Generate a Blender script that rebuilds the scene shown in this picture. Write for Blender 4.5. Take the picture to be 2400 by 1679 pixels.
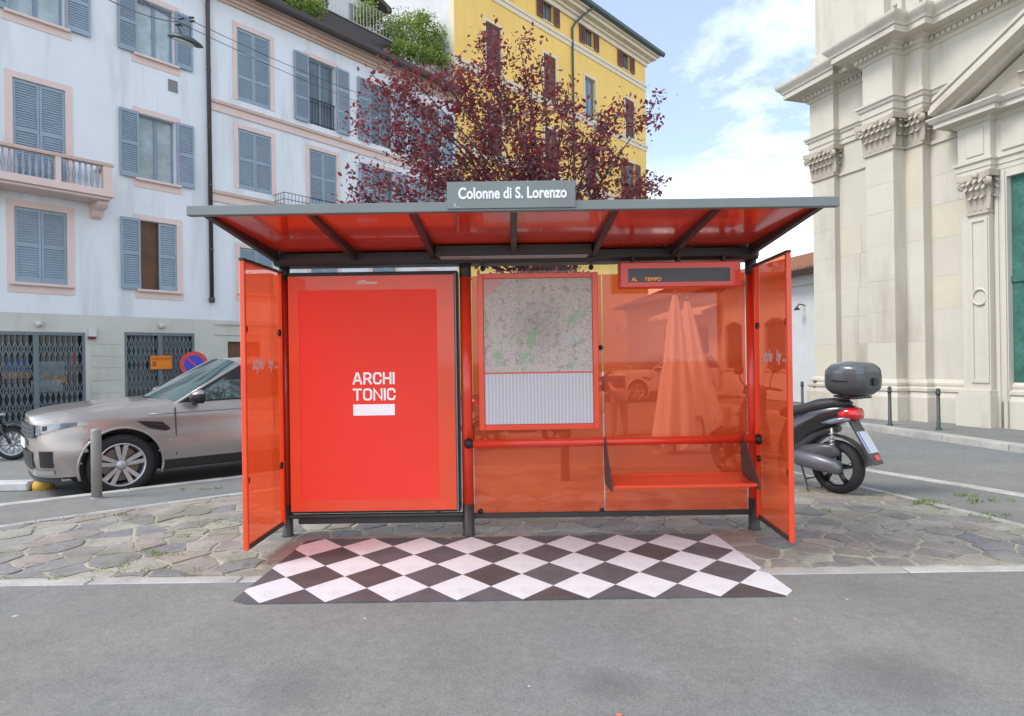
import bpy, bmesh, math, random
from mathutils import Vector, Matrix, noise as mnoise
rnd = random.Random(7)
for o in list(bpy.data.objects):
    bpy.data.objects.remove(o)
scene = bpy.context.scene
COL = scene.collection
R = math.radians
PI = math.pi

# ------------------------------------------------------------------ camera
CAM_H, ROLL, FPX = 1.49, 0.0145, 1512.0            # eye height, image roll, focal length in photo pixels
cam_data = bpy.data.cameras.new('camera')
cam_data.sensor_width = 36.0
cam_data.lens = FPX / 2400.0 * 36.0
cam_data.clip_start, cam_data.clip_end = 0.05, 3000.0
cam = bpy.data.objects.new('camera', cam_data)
COL.objects.link(cam)
cam.matrix_world = Matrix.Translation((0, 0, CAM_H)) @ Matrix.Rotation(PI / 2, 4, 'X') @ Matrix.Rotation(-ROLL, 4, 'Z')
scene.camera = cam

# ------------------------------------------------------------------ light
SUN_EL, SUN_AZ = R(50), R(250)                      # azimuth from +Y towards +X: light from the left
world = bpy.data.worlds.new('World')
scene.world = world
world.use_nodes = True
wn, wl = world.node_tree.nodes, world.node_tree.links
wn.clear()
def N(nodes, t, **kw):
    n = nodes.new(t)
    for k, v in kw.items():
        setattr(n, k, v)
    return n
w_out = N(wn, 'ShaderNodeOutputWorld')
w_bg = N(wn, 'ShaderNodeBackground')
sky = N(wn, 'ShaderNodeTexSky', sky_type='NISHITA', sun_disc=False, sun_elevation=SUN_EL, sun_rotation=SUN_AZ)
sky.air_density, sky.dust_density, sky.ozone_density = 1.0, 1.2, 2.0
w_tc = N(wn, 'ShaderNodeTexCoord')
w_sep = N(wn, 'ShaderNodeSeparateXYZ')
wl.new(w_tc.outputs['Generated'], w_sep.inputs[0])
def WM(op, a, b=None):
    n = N(wn, 'ShaderNodeMath', operation=op)
    for i, v in enumerate((a, b)):
        if v is None: continue
        if isinstance(v, (int, float)): n.inputs[i].default_value = v
        else: wl.new(v, n.inputs[i])
    return n.outputs[0]
zz = WM('ADD', WM('MAXIMUM', w_sep.outputs[2], 0.0), 0.16)
w_comb = N(wn, 'ShaderNodeCombineXYZ')
wl.new(WM('DIVIDE', w_sep.outputs[0], zz), w_comb.inputs[0])
wl.new(WM('DIVIDE', w_sep.outputs[1], zz), w_comb.inputs[1])
w_n1 = N(wn, 'ShaderNodeTexNoise')
w_n1.inputs['Scale'].default_value = 0.9
w_n1.inputs['Detail'].default_value = 9.0
w_n1.inputs['Roughness'].default_value = 0.62
w_n1.inputs['Distortion'].default_value = 0.35
w_map = N(wn, 'ShaderNodeMapping')
w_map.inputs['Location'].default_value = (3.1, 0.4, 0.0)
w_map.inputs['Scale'].default_value = (1.0, 0.8, 1.0)
wl.new(w_comb.outputs[0], w_map.inputs[0])
wl.new(w_map.outputs[0], w_n1.inputs['Vector'])
w_ramp = N(wn, 'ShaderNodeValToRGB')
w_ramp.color_ramp.elements[0].position, w_ramp.color_ramp.elements[1].position = 0.50, 0.74
w_ramp.color_ramp.elements[0].color = (0.12, 0.12, 0.12, 1)
wl.new(w_n1.outputs['Fac'], w_ramp.inputs[0])
w_haze = N(wn, 'ShaderNodeMapRange', interpolation_type='SMOOTHSTEP')          # whiter towards the horizon
w_haze.inputs['From Min'].default_value, w_haze.inputs['From Max'].default_value = 0.05, 0.36
w_haze.inputs['To Min'].default_value, w_haze.inputs['To Max'].default_value = 0.95, 0.0
wl.new(w_sep.outputs[2], w_haze.inputs['Value'])
w_mix = N(wn, 'ShaderNodeMix', data_type='RGBA')
wl.new(WM('MAXIMUM', w_ramp.outputs[0], w_haze.outputs[0]), w_mix.inputs[0])
wl.new(sky.outputs[0], w_mix.inputs[6])
w_mix.inputs[7].default_value = (10.2, 10.5, 11.0, 1.0)   # sunlit cloud, in the sky texture's own units
wl.new(w_mix.outputs[2], w_bg.inputs['Color'])
w_bg.inputs['Strength'].default_value = 0.14
wl.new(w_bg.outputs[0], w_out.inputs['Surface'])

sun_data = bpy.data.lights.new('sun', 'SUN')
sun_data.energy = 1.3
sun_data.angle = R(20)
sun_data.color = (1.0, 0.955, 0.90)
sun = bpy.data.objects.new('sun', sun_data)
COL.objects.link(sun)
sdir = Vector((math.sin(SUN_AZ) * math.cos(SUN_EL), math.cos(SUN_AZ) * math.cos(SUN_EL), math.sin(SUN_EL)))
sun.rotation_euler = sdir.to_track_quat('Z', 'Y').to_euler()
sun.location = (0, 0, 30)

vs = scene.view_settings
vs.view_transform, vs.look, vs.gamma, vs.exposure = 'Standard', 'None', 1.0, 0.86
vs.use_curve_mapping = False
scene.render.engine = 'CYCLES'
scene.cycles.use_denoising = True
scene.cycles.max_bounces = 8
scene.cycles.transparent_max_bounces = 16
scene.cycles.sample_clamp_indirect = 6.0

# ------------------------------------------------------------------ photo pixel -> direction
def at(px, py, Y):
    d = ray2(px, py)
    return Vector((d.x * Y, Y, CAM_H + d.z * Y))
def ray2(px, py):
    a, b = (px - 1200.0) / FPX, -(py - 839.5) / FPX
    v = cam.matrix_world.to_3x3() @ Vector((a, b, -1.0))
    return v / v.y
def onz(px, py, z):
    d = ray2(px, py)
    t = (z - CAM_H) / d.z
    return Vector((d.x * t, t, z))

# ------------------------------------------------------------------ mesh helpers
class MB:
    def __init__(s):
        s.v, s.f, s.m, s.sm = [], [], [], []
        s.cur, s.smooth = 0, False
    def face(s, idx):
        s.f.append(tuple(idx)); s.m.append(s.cur); s.sm.append(s.smooth)
    def add(s, verts, faces):
        b = len(s.v)
        s.v.extend([tuple(p) for p in verts])
        for f in faces:
            s.face([b + i for i in f])
    def box(s, x0, x1, y0, y1, z0, z1):
        s.add([(x0, y0, z0), (x1, y0, z0), (x1, y1, z0), (x0, y1, z0), (x0, y0, z1), (x1, y0, z1), (x1, y1, z1), (x0, y1, z1)],
              [(0, 3, 2, 1), (4, 5, 6, 7), (0, 1, 5, 4), (1, 2, 6, 5), (2, 3, 7, 6), (3, 0, 4, 7)])
        return s
    def prism(s, poly, y0, y1, fn=None):
        """polygon of (a, b) extruded along the third axis; fn(a, b, c) -> xyz"""
        fn = fn or (lambda a, b, c: (a, c, b))
        n = len(poly)
        s.add([fn(a, b, y0) for a, b in poly] + [fn(a, b, y1) for a, b in poly],
              [tuple(range(n))[::-1], tuple(range(n, 2 * n))] + [(i, (i + 1) % n, n + (i + 1) % n, n + i) for i in range(n)])
        return s
    def tube(s, path, r, n=8, cap=True, flat=1.0):
        pts = [Vector(p) for p in path]
        rs = r if isinstance(r, (list, tuple)) else [r] * len(pts)
        rings = []
        up = None
        for i, p in enumerate(pts):
            t = (pts[min(i + 1, len(pts) - 1)] - pts[max(i - 1, 0)])
            if t.length < 1e-9: t = Vector((0, 0, 1))
            t.normalize()
            if up is None:
                up = Vector((0, 0, 1)) if abs(t.z) < 0.9 else Vector((1, 0, 0))
            a = t.cross(up)
            if a.length < 1e-6: a = t.orthogonal()
            a.normalize(); b = a.cross(t).normalized(); up = b
            rings.append([p + (a * math.cos(2 * PI * k / n) + b * math.sin(2 * PI * k / n) * flat) * rs[i] for k in range(n)])
        b0 = len(s.v)
        for rg in rings: s.v.extend([tuple(q) for q in rg])
        for i in range(len(rings) - 1):
            for k in range(n):
                s.face((b0 + i * n + k, b0 + i * n + (k + 1) % n, b0 + (i + 1) * n + (k + 1) % n, b0 + (i + 1) * n + k))
        if cap:
            s.face([b0 + k for k in range(n)][::-1])
            s.face([b0 + (len(rings) - 1) * n + k for k in range(n)])
        return s
    def rings(s, rings, closed=True, cap=True):
        n = len(rings[0]); b0 = len(s.v)
        for rg in rings: s.v.extend([tuple(q) for q in rg])
        for i in range(len(rings) - 1):
            for k in range(n if closed else n - 1):
                s.face((b0 + i * n + k, b0 + i * n + (k + 1) % n, b0 + (i + 1) * n + (k + 1) % n, b0 + (i + 1) * n + k))
        if cap and closed:
            s.face([b0 + k for k in range(n)][::-1])
            s.face([b0 + (len(rings) - 1) * n + k for k in range(n)])
        return s
    def lathe(s, prof, c=(0, 0, 0), axis='Z', n=16, cap=True):
        rings = []
        for r, h in prof:
            rg = []
            for k in range(n):
                a = 2 * PI * k / n
                p = (r * math.cos(a), r * math.sin(a), h) if axis == 'Z' else ((r * math.cos(a), h, r * math.sin(a)) if axis == 'Y' else (h, r * math.cos(a), r * math.sin(a)))
                rg.append((p[0] + c[0], p[1] + c[1], p[2] + c[2]))
            rings.append(rg)
        return s.rings(rings, True, cap)
    def build(s, name, mats, parent=None, bevel=0, loc=None, recalc=True, label=None, seg=1):
        me = bpy.data.meshes.new(name)
        me.from_pydata(s.v, [], s.f)
        if not isinstance(mats, (list, tuple)): mats = [mats]
        for m in mats: me.materials.append(m)
        me.polygons.foreach_set('material_index', s.m)
        me.polygons.foreach_set('use_smooth', s.sm)
        if recalc:
            bm = bmesh.new(); bm.from_mesh(me)
            bmesh.ops.recalc_face_normals(bm, faces=bm.faces)
            bm.to_mesh(me); bm.free()
        me.update()
        o = bpy.data.objects.new(name, me)
        COL.objects.link(o)
        if parent is not None: o.parent = parent
        if loc is not None: o.location = loc
        if bevel:
            md = o.modifiers.new('bevel', 'BEVEL')
            md.width, md.segments, md.limit_method, md.angle_limit = bevel, seg, 'ANGLE', R(40)
        if label: o['label'] = label
        return o
def box(x0, x1, y0, y1, z0, z1): return MB().box(x0, x1, y0, y1, z0, z1)
def tag(o, label, cat, group=None):
    o['label'] = label; o['category'] = cat
    if group: o['group'] = group
    return o
def thing(name, label, cat, loc=(0, 0, 0), rz=0.0, group=None):
    o = bpy.data.objects.new(name, None)
    COL.objects.link(o)
    o.empty_display_size = 0.2
    o.location = loc; o.rotation_euler = (0, 0, rz)
    return tag(o, label, cat, group)
def empty_part(name, parent, loc=(0, 0, 0), label=None):
    o = bpy.data.objects.new(name, None)
    COL.objects.link(o); o.parent = parent; o.location = loc; o.empty_display_size = 0.1
    if label: o['label'] = label
    return o
def structure(o):
    o['kind'] = 'structure'
    return o
def stuff(o):
    o['kind'] = 'stuff'
    return o
def copy_tree(o, parent=None):
    c = o.copy(); COL.objects.link(c); c.parent = parent
    for ch in [q for q in bpy.data.objects if q.parent == o]:
        copy_tree(ch, c)
    return c
def text(name, body, size, material, parent, loc, rot=(PI / 2, 0, 0), bold=0.0, xs=1.0, depth=0.0015, align='CENTER', shear=0.0, spacing=1.0):
    cu = bpy.data.curves.new(name, 'FONT')
    cu.body, cu.size, cu.align_x, cu.align_y = body, size, align, 'CENTER'
    cu.offset, cu.extrude, cu.shear, cu.resolution_u = bold, depth, shear, 4
    cu.space_character = spacing
    t = bpy.data.objects.new(name + '_curve', cu)
    COL.objects.link(t)
    dg = bpy.context.evaluated_depsgraph_get()
    me = bpy.data.meshes.new_from_object(t.evaluated_get(dg))
    bpy.data.objects.remove(t); bpy.data.curves.remove(cu)
    for v in me.vertices: v.co.x *= xs
    me.materials.clear(); me.materials.append(material)
    o = bpy.data.objects.new(name, me)
    COL.objects.link(o); o.parent = parent; o.location = loc; o.rotation_euler = rot
    return o

# ------------------------------------------------------------------ materials
def mat(name, col, rough=0.6, metal=0.0, var=0.0, vscale=3.0, fine=0.0, fscale=60.0, bump=0.0, bscale=40.0, coat=0.0,
        stain=None, stain_amt=0.0, sscale=1.0, sstretch=None, spec=0.5, rand=0.0, emit=0.0, coords='Object', stretch=None):
    m = bpy.data.materials.new(name)
    m.use_nodes = True
    nt = m.node_tree; ns, ls = nt.nodes, nt.links
    p = ns['Principled BSDF']
    p.inputs['Roughness'].default_value = rough
    p.inputs['Metallic'].default_value = metal
    p.inputs['Specular IOR Level'].default_value = spec
    p.inputs['Coat Weight'].default_value = coat
    p.inputs['Coat Roughness'].default_value = 0.06
    tc = N(ns, 'ShaderNodeTexCoord')
    vec = tc.outputs[coords]
    if stretch:
        mp = N(ns, 'ShaderNodeMapping'); mp.inputs['Scale'].default_value = stretch
        ls.new(vec, mp.inputs[0]); vec = mp.outputs[0]
    rgb = N(ns, 'ShaderNodeRGB'); rgb.outputs[0].default_value = (*col, 1)
    c = rgb.outputs[0]
    def noise_tex(scale, detail=5.0, r=0.6):
        n = N(ns, 'ShaderNodeTexNoise')
        n.inputs['Scale'].default_value, n.inputs['Detail'].default_value, n.inputs['Roughness'].default_value = scale, detail, r
        ls.new(vec, n.inputs['Vector'])
        return n.outputs['Fac']
    def modulate(c, fac, amt):
        mr = N(ns, 'ShaderNodeMapRange')
        mr.inputs['From Min'].default_value, mr.inputs['From Max'].default_value = 0.25, 0.75
        mr.inputs['To Min'].default_value, mr.inputs['To Max'].default_value = 1 - amt, 1 + amt
        ls.new(fac, mr.inputs['Value'])
        vm = N(ns, 'ShaderNodeVectorMath', operation='SCALE')
        ls.new(c, vm.inputs[0]); ls.new(mr.outputs[0], vm.inputs['Scale'])
        return vm.outputs[0]
    if var: c = modulate(c, noise_tex(vscale), var)
    if fine: c = modulate(c, noise_tex(fscale, 2.0, 0.7), fine)
    if rand:
        oi = N(ns, 'ShaderNodeObjectInfo')
        mr = N(ns, 'ShaderNodeMapRange')
        mr.inputs['To Min'].default_value, mr.inputs['To Max'].default_value = 1 - rand, 1 + rand
        ls.new(oi.outputs['Random'], mr.inputs['Value'])
        vm = N(ns, 'ShaderNodeVectorMath', operation='SCALE')
        ls.new(c, vm.inputs[0]); ls.new(mr.outputs[0], vm.inputs['Scale'])
        c = vm.outputs[0]
    if stain:
        rp = N(ns, 'ShaderNodeValToRGB')
        rp.color_ramp.elements[0].position, rp.color_ramp.elements[1].position = 0.5, 0.72
        rp.color_ramp.elements[1].color = (stain_amt,) * 3 + (1,)
        if sstretch:
            mps = N(ns, 'ShaderNodeMapping'); mps.inputs['Scale'].default_value = sstretch
            ls.new(vec, mps.inputs[0]); keep, vec = vec, mps.outputs[0]
        nst = N(ns, 'ShaderNodeTexNoise')
        nst.inputs['Scale'].default_value, nst.inputs['Detail'].default_value, nst.inputs['Roughness'].default_value = sscale, 8.0, 0.65
        ls.new(vec, nst.inputs['Vector']); ls.new(nst.outputs['Fac'], rp.inputs[0])
        if sstretch: vec = keep
        mx = N(ns, 'ShaderNodeMix', data_type='RGBA')
        ls.new(rp.outputs[0], mx.inputs[0]); ls.new(c, mx.inputs[6]); mx.inputs[7].default_value = (*stain, 1)
        c = mx.outputs[2]
    ls.new(c, p.inputs['Base Color'])
    if emit:
        ls.new(c, p.inputs['Emission Color']); p.inputs['Emission Strength'].default_value = emit
    if bump:
        b = N(ns, 'ShaderNodeBump'); b.inputs['Strength'].default_value = bump; b.inputs['Distance'].default_value = 0.01
        ls.new(noise_tex(bscale, 4.0, 0.65), b.inputs['Height']); ls.new(b.outputs[0], p.inputs['Normal'])
    m.diffuse_color = (*col, 1)
    return m
def glassy(name, tint, dens, film=(0.8, 0.06, 0.03), rough=0.03, stripes=False):
    """glass pane with a printed film: part see-through, part coloured film, with a clear reflecting surface"""
    m = bpy.data.materials.new(name); m.use_nodes = True
    ns, ls = m.node_tree.nodes, m.node_tree.links
    ns.clear()
    out = N(ns, 'ShaderNodeOutputMaterial')
    tr = N(ns, 'ShaderNodeBsdfTransparent'); tr.inputs[0].default_value = (*tint, 1)
    df = N(ns, 'ShaderNodeBsdfDiffuse'); df.inputs[0].default_value = (*film, 1)
    tl = N(ns, 'ShaderNodeBsdfTranslucent'); tl.inputs[0].default_value = (*film, 1)
    ad = N(ns, 'ShaderNodeMixShader'); ad.inputs[0].default_value = 0.5
    ls.new(df.outputs[0], ad.inputs[1]); ls.new(tl.outputs[0], ad.inputs[2])
    mx = N(ns, 'ShaderNodeMixShader'); mx.inputs[0].default_value = dens
    ls.new(tr.outputs[0], mx.inputs[1]); ls.new(ad.outputs[0], mx.inputs[2])
    gl = N(ns, 'ShaderNodeBsdfGlossy'); gl.inputs['Roughness'].default_value = rough
    fr = N(ns, 'ShaderNodeFresnel'); fr.inputs['IOR'].default_value = 1.5
    m2 = N(ns, 'ShaderNodeMixShader')
    gm = N(ns, 'ShaderNodeNewGeometry'); iv = N(ns, 'ShaderNodeMath', operation='SUBTRACT'); iv.inputs[0].default_value = 1.0; ls.new(gm.outputs['Backfacing'], iv.inputs[1])
    fm = N(ns, 'ShaderNodeMath', operation='MULTIPLY'); ls.new(fr.outputs[0], fm.inputs[0]); ls.new(iv.outputs[0], fm.inputs[1])      # the pane's inner face does not mirror
    ls.new(fm.outputs[0], m2.inputs[0]); ls.new(mx.outputs[0], m2.inputs[1]); ls.new(gl.outputs[0], m2.inputs[2])
    ls.new(m2.outputs[0], out.inputs['Surface'])
    m.diffuse_color = (*film, 1)
    return m
def ramp_mat(name, stops, rough=0.8, rand_from='Random', fine=0.15, fscale=40.0, bump=0.3, bscale=60.0, moss=None):
    """each object of the material takes its own colour from the ramp"""
    m = bpy.data.materials.new(name); m.use_nodes = True
    ns, ls = m.node_tree.nodes, m.node_tree.links
    p = ns['Principled BSDF']; p.inputs['Roughness'].default_value = rough
    oi = N(ns, 'ShaderNodeObjectInfo')
    rp = N(ns, 'ShaderNodeValToRGB'); rp.color_ramp.interpolation = 'CONSTANT'
    el = rp.color_ramp.elements
    while len(el) < len(stops): el.new(0.5)
    for e, (pos, c) in zip(el, stops): e.position = pos; e.color = (*c, 1)
    ls.new(oi.outputs['Random'], rp.inputs[0])
    geo = N(ns, 'ShaderNodeNewGeometry')
    def nz(sc, d=4.0):
        n = N(ns, 'ShaderNodeTexNoise'); n.inputs['Scale'].default_value = sc; n.inputs['Detail'].default_value = d
        ls.new(geo.outputs['Position'], n.inputs['Vector']); return n.outputs['Fac']
    c = rp.outputs[0]
    for sc, amt in ((fscale, fine), (4.0, 0.22), (220.0, fine)):
        mr = N(ns, 'ShaderNodeMapRange'); mr.inputs['From Min'].default_value, mr.inputs['From Max'].default_value = 0.25, 0.75
        mr.inputs['To Min'].default_value, mr.inputs['To Max'].default_value = 1 - amt, 1 + amt
        ls.new(nz(sc), mr.inputs['Value'])
        vm = N(ns, 'ShaderNodeVectorMath', operation='SCALE'); ls.new(c, vm.inputs[0]); ls.new(mr.outputs[0], vm.inputs['Scale']); c = vm.outputs[0]
    if moss:
        for sc_, lo_, hi_, amt_, col_ in ((1.3, .52, .66, .55, moss), (2.1, .55, .70, .5, (.36, .33, .26)), (9.0, .60, .68, .6, (.11, .095, .08))):
            r_ = N(ns, 'ShaderNodeMapRange'); r_.inputs['From Min'].default_value, r_.inputs['From Max'].default_value, r_.inputs['To Max'].default_value = lo_, hi_, amt_
            ls.new(nz(sc_, 6.0), r_.inputs['Value'])
            x_ = N(ns, 'ShaderNodeMix', data_type='RGBA'); ls.new(r_.outputs[0], x_.inputs[0]); ls.new(c, x_.inputs[6]); x_.inputs[7].default_value = (*col_, 1); c = x_.outputs[2]
    ls.new(c, p.inputs['Base Color'])
    b = N(ns, 'ShaderNodeBump'); b.inputs['Strength'].default_value = bump; b.inputs['Distance'].default_value = 0.01
    ls.new(nz(bscale), b.inputs['Height']); ls.new(b.outputs[0], p.inputs['Normal'])
    return m
M = {}
M['red'] = mat('red_enamel', (0.74, 0.040, 0.014), 0.34, var=0.08, vscale=2.0, coat=0.4, stain=(0.50, 0.05, 0.03), stain_amt=0.5, sscale=3.0, sstretch=(1, 1, .25))
M['orange'] = mat('orange_red_enamel', (0.82, 0.070, 0.016), 0.38, var=0.06, vscale=2.0, coat=0.35, stain=(0.60, 0.09, 0.04), stain_amt=0.45, sscale=4.0, sstretch=(1, 1, .25))
M['roofred'] = mat('red_roof_sheet', (0.88, 0.060, 0.018), 0.20, var=0.12, vscale=1.2, coat=0.8, stain=(0.55, 0.05, 0.03), stain_amt=0.6, sscale=1.5)
M['poster'] = mat('poster_red_backlit', (0.75, 0.054, 0.036), 0.5, spec=0.15, fine=0.03, fscale=300, emit=0.10)
M['white_print'] = mat('white_print', (0.82, 0.82, 0.82), 0.5, emit=0.10)
M['white_letter'] = mat('white_lettering', (0.80, 0.81, 0.80), 0.5)
M['faded_letter'] = mat('worn_white_lettering', (0.62, 0.50, 0.48), 0.6)
M['darkmetal'] = mat('dark_grey_metal', (0.050, 0.047, 0.045), 0.42, metal=0.3, var=0.15, vscale=6)
M['black'] = mat('black_plastic', (0.012, 0.012, 0.013), 0.45)
M['fascia'] = mat('grey_green_metal', (0.185, 0.205, 0.195), 0.42, metal=0.35, var=0.08, vscale=3)
M['diffuser'] = mat('lamp_diffuser', (0.42, 0.38, 0.36), 0.4)
M['film'] = glassy('red_film_glass', (1.0, 0.60, 0.46), 0.36, (1.0, 0.20, 0.055))
M['clear'] = glassy('clear_glass', (0.97, 0.98, 0.97), 0.0)
M['screen'] = mat('led_screen', (0.022, 0.022, 0.026), 0.25, var=0.3, vscale=8)
M['led'] = mat('amber_led', (0.9, 0.28, 0.02), 0.5, emit=0.35)
M['paper'] = mat('paper', (0.7, 0.7, 0.68), 0.7)
def asphalt_mat(name, base, warm, cool, blots=()):
    m = bpy.data.materials.new(name); m.use_nodes = True
    ns, ls = m.node_tree.nodes, m.node_tree.links; p = ns['Principled BSDF']; p.inputs['Roughness'].default_value = 0.86
    geo = N(ns, 'ShaderNodeNewGeometry'); pos = geo.outputs['Position']
    def nz(sc, d=5.0, r=.6, dist=0.0):
        n = N(ns, 'ShaderNodeTexNoise'); n.inputs['Scale'].default_value, n.inputs['Detail'].default_value, n.inputs['Roughness'].default_value, n.inputs['Distortion'].default_value = sc, d, r, dist
        ls.new(pos, n.inputs['Vector']); return n.outputs['Fac']
    def rng(src, a, b, c, d):
        r = N(ns, 'ShaderNodeMapRange'); r.inputs['From Min'].default_value, r.inputs['From Max'].default_value, r.inputs['To Min'].default_value, r.inputs['To Max'].default_value = a, b, c, d
        ls.new(src, r.inputs['Value']); return r.outputs[0]
    def mix(fac, a, b):
        x = N(ns, 'ShaderNodeMix', data_type='RGBA'); ls.new(fac, x.inputs[0])
        for i, v in ((6, a), (7, b)):
            if isinstance(v, tuple): x.inputs[i].default_value = (*v, 1)
            else: ls.new(v, x.inputs[i])
        return x.outputs[2]
    def scale(c, f):
        v = N(ns, 'ShaderNodeVectorMath', operation='SCALE'); ls.new(c, v.inputs[0]); ls.new(f, v.inputs['Scale']); return v.outputs[0]
    c = mix(rng(nz(.42, 3), .38, .62, 0, 1), warm, cool)
    c = mix(rng(nz(1.7, 6, .7), .35, .65, 0, .5), c, base)
    c = scale(c, rng(nz(.9, 5, .65, .4), .3, .7, .86, 1.13))
    c = scale(c, rng(nz(14, 4, .7), .3, .7, .88, 1.12))
    c = scale(c, rng(nz(75, 2, .8), .3, .7, .80, 1.20))
    # oily blotches
    c = mix(rng(nz(.75, 2, .4, .2), .66, .76, 0, .4), c, (.11, .11, .11))
    for bx_, by_, br_, ba_ in blots:                      # old oil stains, each with its own place on the road
        wob = N(ns, 'ShaderNodeTexNoise'); wob.inputs['Scale'].default_value = 2.2; wob.inputs['Detail'].default_value = 4; ls.new(pos, wob.inputs['Vector'])
        sv = N(ns, 'ShaderNodeVectorMath', operation='SCALE'); sv.inputs['Scale'].default_value = br_ * 1.1; ls.new(wob.outputs['Color'], sv.inputs[0])
        av = N(ns, 'ShaderNodeVectorMath', operation='ADD'); ls.new(pos, av.inputs[0]); ls.new(sv.outputs[0], av.inputs[1])
        dv = N(ns, 'ShaderNodeVectorMath', operation='DISTANCE'); dv.inputs[1].default_value = (bx_ + br_ * .55, by_ + br_ * .55, br_ * .55); ls.new(av.outputs[0], dv.inputs[0])
        c = mix(rng(dv.outputs['Value'], br_ * .15, br_, ba_, 0), c, (.105, .105, .105))
    # pale grit
    vo = N(ns, 'ShaderNodeTexVoronoi'); vo.inputs['Scale'].default_value = 38; ls.new(pos, vo.inputs['Vector'])
    c = mix(rng(vo.outputs['Distance'], .07, .11, .75, 0), c, (.42, .41, .38))
    vo2 = N(ns, 'ShaderNodeTexVoronoi'); vo2.inputs['Scale'].default_value = 95; ls.new(pos, vo2.inputs['Vector'])
    c = mix(rng(vo2.outputs['Distance'], .10, .2, .5, 0), c, (.36, .35, .33))
    # hairline cracks
    cr = N(ns, 'ShaderNodeTexVoronoi', feature='DISTANCE_TO_EDGE'); cr.inputs['Scale'].default_value = .33
    wv = N(ns, 'ShaderNodeVectorMath', operation='ADD'); n3 = N(ns, 'ShaderNodeTexNoise'); n3.inputs['Scale'].default_value = 1.6; ls.new(pos, n3.inputs['Vector'])
    sc3 = N(ns, 'ShaderNodeVectorMath', operation='SCALE'); sc3.inputs['Scale'].default_value = 1.1; ls.new(n3.outputs['Color'], sc3.inputs[0]); ls.new(pos, wv.inputs[0]); ls.new(sc3.outputs[0], wv.inputs[1]); ls.new(wv.outputs[0], cr.inputs['Vector'])
    c = mix(rng(cr.outputs['Distance'], .0012, .004, .16, 0), c, (.12, .118, .11))
    ls.new(c, p.inputs['Base Color'])
    b_ = N(ns, 'ShaderNodeBump'); b_.inputs['Strength'].default_value = .6; b_.inputs['Distance'].default_value = .006
    ls.new(nz(160, 3, .7), b_.inputs['Height']); ls.new(b_.outputs[0], p.inputs['Normal'])
    return m
M['asphalt'] = asphalt_mat('asphalt', (.205, .212, .198), (.222, .216, .190), (.188, .203, .200), [(.41, 2.93, .20, .55), (1.70, 2.96, .38, .5), (-1.0, 2.93, .28, .35), (-.15, 3.3, .5, .15), (2.6, 3.2, .5, .2)])
M['asphalt2'] = asphalt_mat('old_asphalt', (.195, .198, .185), (.225, .217, .185), (.178, .185, .182))
M['grout'] = mat('sandy_joint', (0.40, 0.375, 0.29), 0.95, var=0.25, vscale=3, fine=0.3, fscale=90, bump=0.6, bscale=80,
                 stain=(0.17, 0.19, 0.075), stain_amt=0.85, sscale=1.8)
M['stone'] = ramp_mat('porphyry_stone', [(0.0, (0.27, 0.25, 0.215)), (0.14, (0.225, 0.215, 0.20)), (0.3, (0.29, 0.245, 0.21)), (0.42, (0.31, 0.29, 0.24)),
                                        (0.55, (0.235, 0.21, 0.19)), (0.68, (0.20, 0.195, 0.19)), (0.78, (0.33, 0.31, 0.255)), (0.9, (0.28, 0.255, 0.22))], fine=0.22, bump=0.5, moss=(.20, .20, .12))
M['kerb'] = ramp_mat('granite_kerb', [(0.0, (0.40, 0.39, 0.36)), (0.3, (0.46, 0.45, 0.41)), (0.6, (0.37, 0.36, 0.34)), (0.8, (0.43, 0.42, 0.38))], fine=0.25, fscale=150)
M['decal_white'] = mat('white_floor_vinyl', (0.68, 0.70, 0.71), 0.5, var=0.06, vscale=2.5, fine=0.05, fscale=120, stain=(0.40, 0.40, 0.40), stain_amt=0.5, sscale=4.5)
M['decal_dark'] = ramp_mat('dark_floor_vinyl', [(0.0, (0.090, 0.092, 0.097)), (0.35, (0.100, 0.105, 0.111)), (0.6, (0.080, 0.074, 0.073)), (0.8, (0.092, 0.094, 0.099))], rough=0.55, fine=0.22, fscale=70, bump=0.1)
M['leafgreen'] = mat('weed_green', (0.10, 0.19, 0.025), 0.7, var=0.4, vscale=8)

# ================================================================== ground
def sstep(a, b, x):
    t = min(1, max(0, (x - a) / (b - a)))
    return t * t * (3 - 2 * t)
def z_road(x, y): return -0.003 - 0.165 * sstep(4.9, 8.6, y)
def z_isl(x, y): return -0.085 * sstep(5.7, 9.6, y)
def axis(lo, hi, fine_lo, fine_hi, st):
    a = [fine_lo]
    while a[-1] < fine_hi: a.append(a[-1] + st)
    d = st
    while a[-1] < hi: d *= 1.6; a.append(a[-1] + d)
    d = st; b = []
    q = fine_lo
    while q > lo: d *= 1.6; q -= d; b.append(q)
    return b[::-1] + a
mb = MB()
xs, ys = axis(-400, 400, -14, 14, 1.0), axis(-120, 700, 0, 14, 0.35)
for y in ys:
    for x in xs: mb.v.append((x, y, z_road(x, y)))
for j in range(len(ys) - 1):
    for i in range(len(xs) - 1):
        mb.face((j * len(xs) + i, j * len(xs) + i + 1, (j + 1) * len(xs) + i + 1, (j + 1) * len(xs) + i))
mb.smooth = True
structure(mb.build('road', M['asphalt'], recalc=False))

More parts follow.
